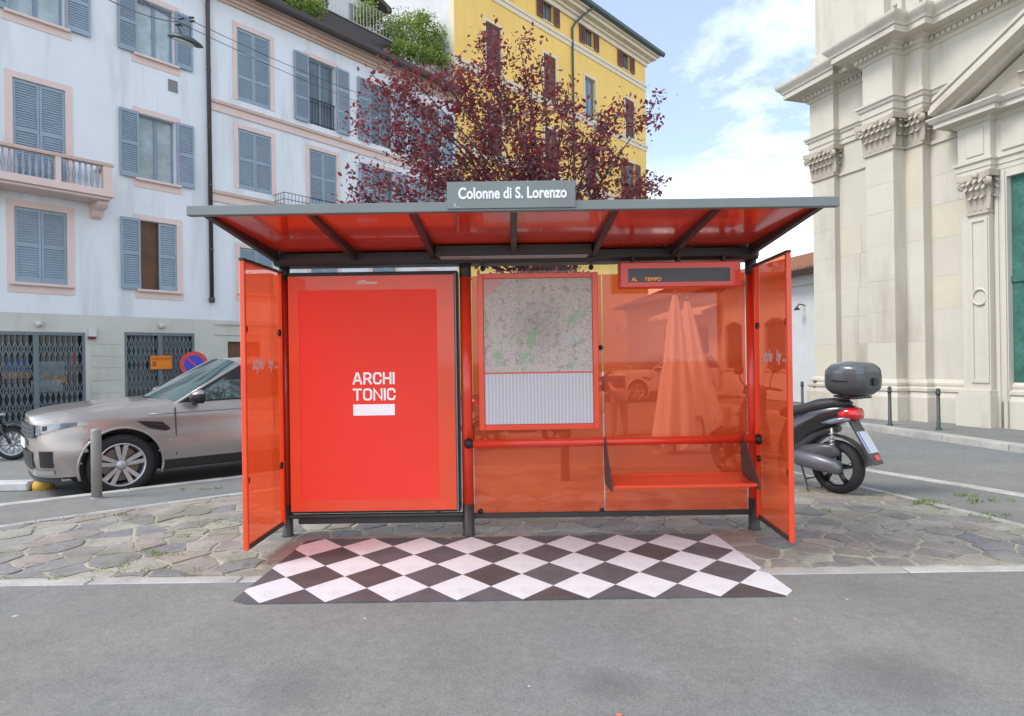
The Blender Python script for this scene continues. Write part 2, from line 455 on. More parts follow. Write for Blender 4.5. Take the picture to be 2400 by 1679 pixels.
def lx(y): return -4.74 + (y - 5.97) * 1.046        # left edge of the stone paving
def rx(y): return 4.33 - (y - 5.46) * 0.215         # right edge
def lxo(y): return -4.88 + (y - 7.7) * 1.01         # outer edges of the traffic island
def rxo(y): return 5.33 - (y - 6.7) * 0.31
def slab(name, fl, fr, y0, y1, n, dz, material, skirt=0.25, parent=None):
    m_ = MB(); rows = []
    nx = 14
    for j in range(n + 1):
        y = y0 + (y1 - y0) * j / n
        a, b = fl(y), fr(y)
        rows.append([(a + (b - a) * i / nx, y, z_isl(0, y) + dz) for i in range(nx + 1)])
    for r_ in rows: m_.v.extend(r_)
    w = nx + 1
    for j in range(n):
        for i in range(nx):
            m_.face((j * w + i, j * w + i + 1, (j + 1) * w + i + 1, (j + 1) * w + i))
    def sk(idx):
        b = len(m_.v)
        for k in idx: m_.v.append((m_.v[k][0], m_.v[k][1], m_.v[k][2] - skirt))
        for q in range(len(idx) - 1): m_.face((idx[q], idx[q + 1], b + q + 1, b + q))
    sk(list(range(w))); sk([n * w + i for i in range(w)]); sk([j * w for j in range(n + 1)]); sk([j * w + nx for j in range(n + 1)])
    return m_.build(name, material, parent)
island = structure(slab('traffic_island', lxo, rxo, 4.47, 10.4, 16, -0.010, M['asphalt2']))
paving = structure(slab('stone_pavement', lx, rx, 4.47, 9.5, 16, -0.0025, M['grout']))

# crazy paving: every stone its own slab
sx = rnd.Random if False else random.Random(23)
pts = []
def inside(x, y, m=0.0): return 4.50 + m < y < 9.45 - m and lx(y) + 0.05 + m < x < rx(y) - 0.05 - m
tries = 0
while tries < 14000:
    tries += 1
    y = 4.42 + 5.2 * sx.random(); x = -7 + 12 * sx.random()
    rmin = (0.17 + 0.17 * sx.random()) * (1.5 if y > 6.6 else 1.0) * (1.6 if (-1.7 < x < 1.6 and y < 5.6) else 1.0)
    if not (4.3 < y < 9.7 and lx(y) - 0.3 < x < rx(y) + 0.3): continue
    if all((x - a) ** 2 + ((y - b) * 1.0) ** 2 > rmin ** 2 for a, b in pts): pts.append((x, y))
def clip(poly, px, py, nx, ny):
    out = []
    for i in range(len(poly)):
        a, b = poly[i], poly[(i + 1) % len(poly)]
        da = (a[0] - px) * nx + (a[1] - py) * ny; db = (b[0] - px) * nx + (b[1] - py) * ny
        if da <= 0: out.append(a)
        if da * db < 0:
            t = da / (da - db); out.append((a[0] + (b[0] - a[0]) * t, a[1] + (b[1] - a[1]) * t))
    return out
def shrink(poly, d):
    cx = sum(p[0] for p in poly) / len(poly); cy = sum(p[1] for p in poly) / len(poly)
    o = []
    for p in poly:
        L = math.hypot(p[0] - cx, p[1] - cy)
        k = max(0.05, 1 - d / max(L, 1e-6)); o.append((cx + (p[0] - cx) * k, cy + (p[1] - cy) * k))
    return o
n_stone = 0
for i, (x, y) in enumerate(pts):
    poly = [(x - .8, y - .8), (x + .8, y - .8), (x + .8, y + .8), (x - .8, y + .8)]
    for j, (a, b) in enumerate(pts):
        if j != i and (a - x) ** 2 + (b - y) ** 2 < 1.6:
            poly = clip(poly, (a + x) / 2, (b + y) / 2, a - x, b - y)
            if len(poly) < 3: break
    if len(poly) >= 3: poly = clip(poly, 0, 4.50, 0, -1)
    if len(poly) >= 3: poly = clip(poly, 0, 9.45, 0, 1)
    if len(poly) >= 3: poly = clip(poly, lx(6) + 0.06, 6, -1, 1.046)
    if len(poly) >= 3: poly = clip(poly, rx(6) - 0.06, 6, 1, 0.215)
    if len(poly) < 3: continue
    ar = abs(sum(poly[k][0] * poly[(k + 1) % len(poly)][1] - poly[(k + 1) % len(poly)][0] * poly[k][1] for k in range(len(poly)))) / 2
    if ar < 0.012: continue
    # roughen the outline
    q = []
    for k in range(len(poly)):
        a, b = poly[k], poly[(k + 1) % len(poly)]
        q.append(a)
        L = math.hypot(b[0] - a[0], b[1] - a[1])
        if L > 0.16:
            t = 0.35 + 0.3 * sx.random(); w = (sx.random() - 0.6) * 0.06
            q.append((a[0] + (b[0] - a[0]) * t - (b[1] - a[1]) / L * w, a[1] + (b[1] - a[1]) * t + (b[0] - a[0]) / L * w))
    top = sx.uniform(0.0005, 0.0035) if 4.5 < y < 5.5 and -2.0 < x < 2.0 else sx.uniform(0.001, 0.010)
    tx, ty = sx.uniform(-.014, .014), sx.uniform(-.014, .014)
    if y < 5.5 and -2.0 < x < 2.0: tx = ty = 0.0
    g = sx.uniform(0.009, 0.024)
    o1, o2 = shrink(q, g), shrink(q, g + 0.012)
    cxy = (sum(p[0] for p in q) / len(q), sum(p[1] for p in q) / len(q))
    zf = lambda p: z_isl(0, p[1]) + top + tx * (p[0] - cxy[0]) + ty * (p[1] - cxy[1])
    n = len(q)
    s_ = MB()
    s_.v = [(p[0] - cxy[0], p[1] - cxy[1], zf(p) - 0.03) for p in o1] + [(p[0] - cxy[0], p[1] - cxy[1], zf(p) - 0.003) for p in o1] + [(p[0] - cxy[0], p[1] - cxy[1], zf(p)) for p in o2]
    for k in range(n):
        kk = (k + 1) % n
        s_.face((k, kk, n + kk, n + k)); s_.face((n + k, n + kk, 2 * n + kk, 2 * n + k))
    s_.face([2 * n + k for k in range(n)])
    s_.build('paving_stone', M['stone'], paving, loc=(cxy[0], cxy[1], 0))
    n_stone += 1
print('stones', n_stone)

def kerb_run(parent, p0, p1, width, dz0, height, lmin=0.8, lmax=1.4, gap=0.012, zfun=z_isl, name='kerb_stone'):
    p0, p1 = Vector(p0), Vector(p1); L = (p1 - p0).length; d = (p1 - p0) / L; nrm = Vector((-d.y, d.x))
    t = 0
    while t < L - 0.05:
        e = min(L, t + rnd.uniform(lmin, lmax))
        m_ = MB(); jz = rnd.uniform(-.0012, .0012); jn = rnd.uniform(-.006, .006)
        a, b = p0 + d * (t + gap / 2), p0 + d * (e - gap / 2); c = (a + b) / 2
        v = []
        for zz_ in (-height, 0):
            for q in (a, b):
                for s_ in (-0.5, 0.5):
                    r_ = q + nrm * (s_ * width + jn)
                    v.append((r_.x - c.x, r_.y - c.y, zfun(0, q.y) + dz0 + jz + zz_))
        m_.add(v, [(0, 1, 3, 2), (4, 6, 7, 5), (0, 4, 5, 1), (2, 3, 7, 6), (0, 2, 6, 4), (1, 5, 7, 3)])
        m_.build(name, M['kerb'], parent, bevel=0.006, loc=(c.x, c.y, 0))
        t = e
k1 = structure(bpy.data.objects.new('kerb', None)); COL.objects.link(k1)
kerb_run(k1, (-8.2, 4.42), (6.1, 4.42), 0.11, 0.0025, 0.2, 0.9, 1.5)
k2 = structure(bpy.data.objects.new('kerb', None)); COL.objects.link(k2)
kerb_run(k2, (lx(4.47), 4.47), (lx(9.5), 9.5), 0.10, 0.008, 0.2)
k3 = structure(bpy.data.objects.new('kerb', None)); COL.objects.link(k3)
kerb_run(k3, (rx(4.47), 4.47), (rx(9.5), 9.5), 0.08, 0.008, 0.2)
k4 = structure(bpy.data.objects.new('kerb', None)); COL.objects.link(k4)
kerb_run(k4, (lxo(4.47), 4.47), (lxo(10.4), 10.4), 0.14, 0.004, 0.25)
k5 = structure(bpy.data.objects.new('kerb', None)); COL.objects.link(k5)
kerb_run(k5, (rxo(4.47), 4.47), (rxo(10.4), 10.4), 0.15, 0.004, 0.25)

# ---- checkered floor graphic in front of the shelter
DX0, DX1, DY0, DY1 = -1.78, 1.72, 3.965, 5.37
carpet = thing('floor_graphic', 'black and white diamond checkered vinyl on the ground before the shelter', 'floor graphic')
ZD = 0.0062
nx_, ny_ = 8.5, 3
pw, ph = 0.405, (DY1 - DY0) / 3.0
# outline as the photograph shows it, a rectangle with cut corners
q0 = MB()
outline = [(-1.66, DY0), (1.66, DY0), (1.74, DY0 + .05), (1.66, DY1 - .04), (1.60, DY1), (-1.64, DY1), (-1.72, DY1 - 0.05), (-1.76, DY0 + .06)]
def clip_conv(poly, hull):
    for i in range(len(hull)):
        a, b = hull[i], hull[(i + 1) % len(hull)]
        if len(poly) < 3: return []
        poly = clip(poly, a[0], a[1], b[1] - a[1], -(b[0] - a[0]))
    return poly
def sheet(poly, z0, z1, name, material, parent):
    c = (sum(p[0] for p in poly) / len(poly), sum(p[1] for p in poly) / len(poly))
    m_ = MB(); m_.prism([(p[0] - c[0], p[1] - c[1]) for p in poly], z0, z1, lambda a, b, cc: (a, b, cc))
    return m_.build(name, material, parent, loc=(c[0], c[1], 0))
for row in range(0, 7):
    dark = row % 2 == 0
    yc = DY0 + row * ph / 2
    for k in range(-1, 11):
        xc = -1.575 + k * pw + (pw / 2 if dark else 0.0)
        d = [(xc - pw / 2, yc), (xc, yc - ph / 2), (xc + pw / 2, yc), (xc, yc + ph / 2)]
        p = clip_conv(d, outline)
        ar = abs(sum(p[i][0] * p[(i + 1) % len(p)][1] - p[(i + 1) % len(p)][0] * p[i][1] for i in range(len(p)))) / 2 if len(p) > 2 else 0
        if ar < 0.004: continue
        if dark: sheet(p, -0.0045, ZD, 'dark_diamond', M['decal_dark'], carpet)
        else: sheet(p, -0.0045, ZD + 0.0004, 'white_diamond', M['decal_white'], carpet)

# ================================================================== bus shelter
D = 5.50
XL, XM, XR = -1.93, -0.385, 2.045
sh = thing('bus_shelter', 'red and grey bus shelter with glass back, side panels and a stop name sign', 'bus shelter')
def post(x, y, r, z1, square=False):
    m_ = MB(); m_.smooth = True
    m_.cur = 0; m_.lathe([(r + .008, 0.0), (r + .008, 0.012), (r + .002, 0.02), (r + .002, 0.27)], (x, y, 0), n=20)
    m_.cur = 1; m_.lathe([(r, 0.26), (r, z1 - 0.12)], (x, y, 0), n=20)
    m_.cur = 0; m_.lathe([(r + .002, z1 - 0.125), (r + .002, z1)], (x, y, 0), n=20)
    return m_.build('post', [M['darkmetal'], M['red']], sh)
post(XL, D + 0.0, 0.042, 2.30)
post(XM, D - 0.06, 0.048, 2.30)
post(XR, D + 0.0, 0.045, 2.30)
# roof
YF, YB, ZF, ZB = D - 1.375, D + 0.10, 2.452, 2.392
ribx = [-1.955 + 3.96 * i / 6 for i in range(7)]
def zroof(y): return ZB + (ZF - ZB) * (YB - y) / (YB - YF)
for i in range(6):
    a, b = ribx[i] + 0.012, ribx[i + 1] - 0.012
    m_ = MB(); m_.add([(a, YF, ZF), (b, YF, ZF), (b, YB, ZB), (a, YB, ZB), (a, YF, ZF + .008), (b, YF, ZF + .008), (b, YB, ZB + .008), (a, YB, ZB + .008)],
                      [(0, 3, 2, 1), (4, 5, 6, 7), (0, 1, 5, 4), (1, 2, 6, 5), (2, 3, 7, 6), (3, 0, 4, 7)])
    m_.build('roof_panel', M['roofred'], sh)
for x in ribx:
    w = 0.022
    m_ = MB()
    y0, y1 = YF + 0.004, YB - 0.22
    m_.add([(x - w, y0, ZF - .022), (x + w, y0, ZF - .022), (x + w, y1, zroof(y1) - .085), (x - w, y1, zroof(y1) - .085),
            (x - w, y0, ZF - .0), (x + w, y0, ZF - .0), (x + w, y1, zroof(y1)), (x - w, y1, zroof(y1))],
           [(0, 3, 2, 1), (4, 5, 6, 7), (0, 1, 5, 4), (1, 2, 6, 5), (2, 3, 7, 6), (3, 0, 4, 7)])
    m_.build('roof_rib', M['darkmetal'], sh, bevel=0.004)
box(-2.045, 2.085, YF - 0.05, YF, ZF - 0.032, ZF + 0.03).build('fascia', M['fascia'], sh, bevel=0.004)
mt = MB()
mt.add([(-2.03, YF, ZF + .012), (2.07, YF, ZF + .012), (2.03, YB, ZB + .012), (-1.99, YB, ZB + .012), (-2.03, YF, ZF + .028), (2.07, YF, ZF + .028), (2.03, YB, ZB + .04), (-1.99, YB, ZB + .04)],
       [(0, 3, 2, 1), (4, 5, 6, 7), (0, 1, 5, 4), (1, 2, 6, 5), (2, 3, 7, 6), (3, 0, 4, 7)])
mt.build('roof_top', M['fascia'], sh)
prof = [(D - .145, 2.315), (D - .12, 2.285), (D + .08, 2.285), (D + .10, 2.31), (D + .10, 2.385), (D - .145, 2.385)]
mb = MB(); mb.prism(prof, -1.975, 2.065, lambda a, b, c: (c, a, b)); mb.build('roof_beam', M['darkmetal'], sh, bevel=0.006)
lb = box(ribx[2] + .03, ribx[4] - .03, D - .34, D - .147, 2.318, 2.40).build('light_housing', M['darkmetal'], sh, bevel=0.006)
box(ribx[2] + .06, ribx[4] - .06, D - .315, D - .175, 2.309, 2.3165).build('diffuser', M['diffuser'], lb, bevel=0.003)
# stop name sign standing on the fascia
sg = box(-0.395, 0.415, YF - 0.062, YF - 0.0525, 2.435, 2.605).build('name_sign', M['fascia'], sh, bevel=0.002, label='grey stop sign reading Colonne di S. Lorenzo')
text('lettering', 'Colonne di S. Lorenzo', 0.098, M['white_letter'], sg, (0.018, YF - 0.0635, 2.527), bold=0.0028, xs=0.765)
text('small_lettering', 'T...', 0.03, M['white_letter'], sg, (-0.335, YF - 0.0635, 2.452), align='CENTER')
# side panels
def side_panel(xp, sgn, splay):
    root = empty_part('side_panel', sh, (xp, D - 0.05, 0))
    L = 0.76
    root.rotation_euler = (0, 0, -math.atan2(splay, L))
    z0, z1 = 0.115, 2.235
    g = box(-0.004, 0.004, -L + 0.03, -0.03, z0 + 0.03, z1 - 0.008).build('glass_pane', M['film'], root)
    for (ya, yb) in ((-L, -L + 0.030), (-0.045, 0.0)):
        box(-0.018, 0.018, ya, yb, z0, z1 - 0.006).build('edge_profile', M['orange'], root, bevel=0.004)
    box(-0.02, 0.02, -L - 0.008, 0.0, z1 - 0.005, z1 + 0.012).build('top_rail', M['darkmetal'], root, bevel=0.003)
    box(-0.014, 0.014, -L + 0.031, 0.0, z0 - 0.004, z0 + 0.03).build('bottom_rail', M['darkmetal'], root, bevel=0.003)
    for zc in (0.62, 1.73):
        for yc in (-L + 0.045, -0.06):
            m_ = MB(); m_.smooth = True
            m_.prism([(yc + 0.024 * math.cos(2 * PI * k / 10), zc + 0.028 * math.sin(2 * PI * k / 10)) for k in range(10)], -0.014, 0.014, lambda a, b, c: (c, a, b))
            m_.build('clamp', M['black'], root, bevel=0.004)
    # worn film lettering, read from inside the shelter
    face_r = sgn < 0        # left panel shows its right hand face to the waiting room
    xo = 0.0055 if face_r else -0.0055
    rz = PI / 2 if face_r else -PI / 2
    text('lettering', 'style', 0.135, M['faded_letter'], root, (xo, -0.50, 1.475), (PI / 2, 0, rz), bold=0.004, xs=0.85, depth=0.0008, shear=0.25) if face_r else \
        text('lettering', 'style', 0.135, M['faded_letter'], root, (xo, -0.30, 1.475), (PI / 2, 0, rz), bold=0.004, xs=0.85, depth=0.0008, shear=0.25)
    text('lettering', 'by ....', 0.125, M['faded_letter'], root, (xo, -0.20 if face_r else -0.60, 1.475), (PI / 2, 0, rz), bold=0.003, xs=0.8, depth=0.0008, shear=0.25)
    return root
side_panel(XL - 0.012, -1, 0.015)
side_panel(XR + 0.012, 1, 0.035)
# back wall panes
gx0, gx1 = XM + 0.05, XR - 0.055
seam = at(1412, 800, D).x
for a, b in ((gx0, seam - 0.006), (seam + 0.006, gx1)):
    box(a, b, D - .004, D + .004, 0.175, 2.19).build('glass_pane', M['film'], sh, label='red filmed glass pane of the back wall')
    box(a, b, D - .004, D + .004, 2.193, 2.29).build('clear_pane', M['clear'], sh)
box(gx0 - .01, gx1 + .01, D - .02, D + .02, 0.13, 0.173).build('bottom_rail', M['darkmetal'], sh, bevel=0.004)
for px_, py_ in ((1131, 629), (1386, 626), (1722, 622), (1408, 815), (1126, 1200), (1412, 1198)):
    p = at(px_, py_, D - .02)
    m_ = MB(); m_.smooth = True; m_.lathe([(0.02, -.016), (0.022, -.004), (0.022, .015)], (p.x, D, p.z), 'Y', 12); m_.build('clamp', M['black'], sh)
# advertising case
ax0, ax1, az0, az1 = -1.862, -0.478, 0.232, 2.195
y0 = D - 0.115
ad = box(ax0 - 0.012, ax1 + 0.03, y0 + 0.02, D + 0.06, az0 - 0.022, az1 + 0.035).build('advertising_case', M['black'], sh, bevel=0.006, label='red backlit poster case reading ARCHITONIC')
fr = MB()
px0, px1, pz0, pz1 = -1.776, -0.622, 0.327, 2.077
fr.box(ax0, px0, y0, y0 + .018, az0, az1); fr.box(px1, ax1, y0, y0 + .018, az0, az1)
fr.box(px0, px1, y0, y0 + .018, az0, pz0); fr.box(px0, px1, y0, y0 + .018, pz1, az1)
fr.build('poster_surround', M['orange'], ad)
po = box(px0, px1, y0 + 0.004, y0 + 0.0175, pz0, pz1).build('poster', M['poster'], ad)
box(ax1 + 0.005, ax1 + 0.016, y0 - .004, y0 + .019, az0 - .02, az1 + .01).build('door_edge', M['fascia'], ad)
# ARCHI TONIC in strokes of even width
def stroke_text(rows, x0, zt, cw, ch, gapx, gapz, w, parent, material):
    G = {'A': [[(0, 0), (.42, 1), (.58, 1), (1, 0)], [(.17, .3), (.83, .3)]],
         'R': [[(0, 0), (0, 1), (.62, 1), (.92, .88), (.95, .72), (.92, .56), (.62, .45), (0, .45)], [(.55, .45), (1, 0)]],
         'C': [[(1, .74), (.97, .88), (.78, 1), (.25, 1), (.04, .88), (0, .74), (0, .26), (.04, .12), (.25, 0), (.78, 0), (.97, .12), (1, .26)]],
         'H': [[(0, 0), (0, 1)], [(1, 0), (1, 1)], [(0, .5), (1, .5)]], 'I': [[(.5, 0), (.5, 1)]],
         'T': [[(0, 1), (1, 1)], [(.5, 0), (.5, 1)]],
         'O': [[(.25, 0), (.04, .12), (0, .26), (0, .74), (.04, .88), (.25, 1), (.75, 1), (.96, .88), (1, .74), (1, .26), (.96, .12), (.75, 0), (.25, 0)]],
         'N': [[(0, 0), (0, 1), (1, 0), (1, 1)]]}
    for ri, (word, wid) in enumerate(rows):
        x = x0
        for ch_, cwid in zip(word, wid):
            m_ = MB()
            for path in G[ch_]:
                P = [Vector((x + w / 2 + p[0] * (cwid - w), zt - ri * (ch + gapz) - ch + w / 2 + p[1] * (ch - w))) for p in path]
                L_, R_ = [], []
                for k in range(len(P)):
                    a = (P[k] - P[k - 1]).normalized() if k else None
                    b = (P[k + 1] - P[k]).normalized() if k < len(P) - 1 else None
                    if k == 0 and (P[0] - P[-1]).length < 1e-6: a = (P[0] - P[-2]).normalized()
                    if k == len(P) - 1 and (P[0] - P[-1]).length < 1e-6: b = (P[1] - P[0]).normalized()
                    t = ((a or b) + (b or a)).normalized(); nn = Vector((-t.y, t.x))
                    c = max(0.5, nn.dot(Vector((-(a or b).y, (a or b).x))))
                    q = P[k].copy()
                    if a is None: q -= t * w / 2
                    if b is None: q += t * w / 2
                    L_.append(q + nn * w / 2 / c); R_.append(q - nn * w / 2 / c)
                for k in range(len(P) - 1):
                    yy = y0 + 0.0022
                    m_.add([(R_[k].x, yy, R_[k].y), (R_[k + 1].x, yy, R_[k + 1].y), (L_[k + 1].x, yy, L_[k + 1].y), (L_[k].x, yy, L_[k].y)], [(0, 1, 2, 3)])
            m_.build('letter', material, parent, recalc=False)
            x += cwid + gapx
lp = at(826, 873, y0); rp = at(924, 873, y0)
W_ = rp.x - lp.x
stroke_text([('ARCHI', (.080, .072, .072, .072, .017)), ('TONIC', (.076, .076, .078, .017, .072))], lp.x, at(870, 873, y0).z, 0, 0.101, 0.0095, 0.033, 0.0165, po, M['white_print'])
bz = at(870, 948, y0).z
box(lp.x + .002, rp.x, y0 + 0.0018, y0 + 0.0035, bz - 0.093, bz).build('white_bar', M['white_print'], po)
text('lettering', 'IGPDecaux', 0.042, M['white_letter'], ad, (-1.2, y0 - 0.0012, 2.138), bold=0.0004, xs=0.85, depth=0.0006)
mb = MB(); mb.box(ax0 + .03, XM - .05, D - .03, D + .03, 0.105, 0.165); mb.build('lower_rail', M['darkmetal'], sh, bevel=0.006)
mb = MB(); mb.tube([(ax0 - .03, D - .055, 0.178), (XM - .04, D - .055, 0.178)], 0.02, 10); mb.build('lower_tube', M['darkmetal'], sh)
# map case
mx0, mx1, mz0, mz1 = at(1121, 820, D - .07).x, at(1403, 820, D - .07).x, at(1260, 1008, D - .07).z, at(1260, 640, D - .07).z
ym = D - .075
mc = box(mx0 + .01, mx1 - .01, ym + .02, D - .006, mz0 + .01, mz1 - .01).build('map_case', M['darkmetal'], sh, label='red framed case holding a city map and timetable')
f = MB(); fw_ = 0.048
f.box(mx0, mx0 + fw_, ym, ym + .03, mz0, mz1); f.box(mx1 - fw_, mx1, ym, ym + .03, mz0, mz1)
f.box(mx0 + fw_, mx1 - fw_, ym, ym + .03, mz0, mz0 + fw_); f.box(mx0 + fw_, mx1 - fw_, ym, ym + .03, mz1 - fw_ * .9, mz1)
f.build('frame', M['orange'], mc, bevel=0.004)
def map_material():
    m = bpy.data.materials.new('city_map_print'); m.use_nodes = True
    ns, ls = m.node_tree.nodes, m.node_tree.links; p = ns['Principled BSDF']; p.inputs['Roughness'].default_value = 0.5
    tc = N(ns, 'ShaderNodeTexCoord')
    def nz(sc, d=6, r=.65):
        n = N(ns, 'ShaderNodeTexNoise'); n.inputs['Scale'].default_value = sc; n.inputs['Detail'].default_value = d; n.inputs['Roughness'].default_value = r
        ls.new(tc.outputs['Object'], n.inputs['Vector']); return n
    def rp(src, stops):
        r = N(ns, 'ShaderNodeValToRGB'); el = r.color_ramp.elements
        while len(el) < len(stops): el.new(.5)
        for e, (q, c) in zip(el, stops): e.position = q; e.color = (*c, 1)
        ls.new(src, r.inputs[0]); return r.outputs[0]
    def mth(op, a_, b_=0.0):
        n = N(ns, 'ShaderNodeMath', operation=op)
        for i, v in enumerate((a_, b_)):
            if isinstance(v, (int, float)): n.inputs[i].default_value = v
            else: ls.new(v, n.inputs[i])
        return n.outputs[0]
    base = rp(nz(15, 12, .9).outputs['Fac'], [(.30, (.06, .05, .06)), (.43, (.29, .25, .23)), (.52, (.55, .50, .43)), (.59, (.33, .28, .25)), (.70, (.10, .08, .09))])
    parks = rp(nz(5.5, 6, .65).outputs['Fac'], [(.57, (0, 0, 0)), (.60, (.95, .95, .95))])
    mx = N(ns, 'ShaderNodeMix', data_type='RGBA'); ls.new(parks, mx.inputs[0]); ls.new(base, mx.inputs[6]); mx.inputs[7].default_value = (.30, .40, .26, 1)
    wat = rp(nz(4.0, 4, .5).outputs['Color'], [(.60, (0, 0, 0)), (.66, (.5, .5, .5))])
    mw = N(ns, 'ShaderNodeMix', data_type='RGBA'); ls.new(wat, mw.inputs[0]); ls.new(mx.outputs[2], mw.inputs[6]); mw.inputs[7].default_value = (.38, .52, .56, 1)
    # ring and radial streets round the old town
    sp = N(ns, 'ShaderNodeSeparateXYZ'); ls.new(tc.outputs['Object'], sp.inputs[0])
    wob = nz(9, 4, .6).outputs['Fac']
    rr = mth('ADD', mth('SQRT', mth('ADD', mth('POWER', sp.outputs[0], 2.0), mth('POWER', sp.outputs[2], 2.0))), mth('MULTIPLY', wob, .22))
    ring = mth('LESS_THAN', mth('ABSOLUTE', mth('SUBTRACT', mth('FRACT', mth('MULTIPLY', rr, 8.5)), .5)), .05)
    an = mth('ADD', mth('ARCTAN2', sp.outputs[2], sp.outputs[0]), mth('MULTIPLY', wob, 2.2))
    rad = mth('LESS_THAN', mth('ABSOLUTE', mth('SUBTRACT', mth('FRACT', mth('MULTIPLY', an, 2.86)), .5)), .045)
    m2 = N(ns, 'ShaderNodeMix', data_type='RGBA'); ls.new(mth('MULTIPLY', mth('MAXIMUM', ring, rad), .20), m2.inputs[0]); ls.new(mw.outputs[2], m2.inputs[6]); m2.inputs[7].default_value = (.16, .11, .13, 1)
    cen = N(ns, 'ShaderNodeMapRange'); cen.inputs['From Min'].default_value, cen.inputs['From Max'].default_value, cen.inputs['To Min'].default_value, cen.inputs['To Max'].default_value = .05, .42, .72, 1.12
    ls.new(rr, cen.inputs['Value'])
    vm = N(ns, 'ShaderNodeVectorMath', operation='SCALE'); ls.new(m2.outputs[2], vm.inputs[0]); ls.new(cen.outputs[0], vm.inputs['Scale'])
    ls.new(vm.outputs[0], p.inputs['Base Color'])
    return m
def list_material():
    m = bpy.data.materials.new('street_index_print'); m.use_nodes = True
    ns, ls = m.node_tree.nodes, m.node_tree.links; p = ns['Principled BSDF']; p.inputs['Roughness'].default_value = 0.5
    tc = N(ns, 'ShaderNodeTexCoord')
    sp = N(ns, 'ShaderNodeSeparateXYZ'); ls.new(tc.outputs['Object'], sp.inputs[0])
    def mth(op, a, b):
        n = N(ns, 'ShaderNodeMath', operation=op)
        for i, v in enumerate((a, b)):
            if isinstance(v, (int, float)): n.inputs[i].default_value = v
            else: ls.new(v, n.inputs[i])
        return n.outputs[0]
    col_ = mth('GREATER_THAN', mth('FRACT', mth('MULTIPLY', sp.outputs[0], 34.0), 0), 0.24)
    n = N(ns, 'ShaderNodeTexNoise'); n.inputs['Scale'].default_value = 300; mp = N(ns, 'ShaderNodeMapping'); mp.inputs['Scale'].default_value = (.35, 1, 1)
    ls.new(tc.outputs['Object'], mp.inputs[0]); ls.new(mp.outputs[0], n.inputs['Vector'])
    f_ = mth('MULTIPLY', col_, mth('ADD', mth('MULTIPLY', n.outputs['Fac'], 0.9), 0.05))
    mx = N(ns, 'ShaderNodeMix', data_type='RGBA'); ls.new(f_, mx.inputs[0]); mx.inputs[6].default_value = (.68, .69, .70, 1); mx.inputs[7].default_value = (.33, .32, .34, 1)
    ls.new(mx.outputs[2], p.inputs['Base Color'])
    return m
sx0, sx1, sz0, sz1 = mx0 + fw_ + .002, mx1 - fw_ - .002, mz0 + fw_ + .002, mz1 - fw_ * .9 - .002
zsplit = at(1260, 874, ym).z
M['map'], M['list'] = map_material(), list_material()
def plate(name, material, x0, x1, z0, z1, y, t, parent, **kw):
    c = ((x0 + x1) / 2, y, (z0 + z1) / 2)
    return box(x0 - c[0], x1 - c[0], 0, t, z0 - c[2], z1 - c[2]).build(name, material, parent, loc=c, **kw)
plate('map_sheet', M['map'], sx0, sx1, zsplit + .006, sz1, ym + .014, .005, mc)
plate('street_index', M['list'], sx0, sx1, sz0, zsplit - .006, ym + .014, .005, mc)
plate('divider', M['orange'], sx0, sx1, zsplit - .005, zsplit + .005, ym + .012, .007, mc)
mb = MB(); mb.add([(sx0 + .002, ym + .0135, sz1 - .17), (sx0 + .20, ym + .0135, sz1 - .002), (sx0 + .002, ym + .0135, sz1 - .002)], [(0, 1, 2)])
mb.build('map_corner', mat('pink_corner_print', (.62, .34, .30), .5), mc, recalc=False)
# hanging display
dx0, dx1, dz0_, dz1_ = at(1450, 645, 5.3).x, at(1731, 645, 5.3).x, at(1590, 675, 5.3).z, at(1590, 616, 5.3).z
dp = box(dx0, dx1, 5.24, 5.36, dz0_, dz1_).build('arrivals_display', M['red'], sh, bevel=0.008, label='hanging red arrivals display with dark screen')
qx0, qx1, qz0, qz1 = at(1472, 645, 5.25).x, at(1710, 645, 5.25).x, at(1590, 661, 5.25).z, at(1590, 629, 5.25).z
plate('screen', M['screen'], qx0, qx1, qz0, qz1, 5.2365, .003, dp)
text('led_text', 'AL', 0.042, M['led'], dp, (qx0 + 0.05, 5.2358, qz0 + 0.022), depth=0.0004)
text('led_text', 'TEMPO', 0.042, M['led'], dp, (qx0 + 0.20, 5.2358, qz0 + 0.022), depth=0.0004)
for i, xx in enumerate((dx0 + .12, (dx0 + dx1) / 2, dx1 - .12)):
    box(xx - .012, xx + .012, 5.29, 5.36, dz1_ - .005, 2.31).build('hanger', M['black'], dp)
# leaning rail and seat
zr = 0.785
m_ = MB(); m_.smooth = True
m_.tube([(XM + .05, D - .14, zr - .005), (XR - .045, D - .14, zr + .005)], 0.034, 16); m_.build('leaning_rail', M['red'], sh)
for xx in (XM + .015, XR - .01):
    m_ = MB(); m_.smooth = True
    m_.lathe([(.001, -.042), (.026, -.034), (.042, -.012), (.044, .012), (.03, .036), (.001, .042)], (xx, D - .14, zr), 'X', 14); m_.build('rail_end', M['black'], sh)
bx0, bx1 = at(1434, 1140, 5.0).x, at(1779, 1140, 5.0).x
st = MB(); prof = [(D - .50, .462), (D - .505, .480), (D - .49, .490), (D - .34, .478), (D - .18, .505), (D - .165, .52), (D - .16, .508), (D - .18, .488), (D - .34, .455)]
st.prism(prof, bx0 + .008, bx1 - .008, lambda a, b, c: (c, a, b)); st.build('seat', M['orange'], sh, bevel=0.003)
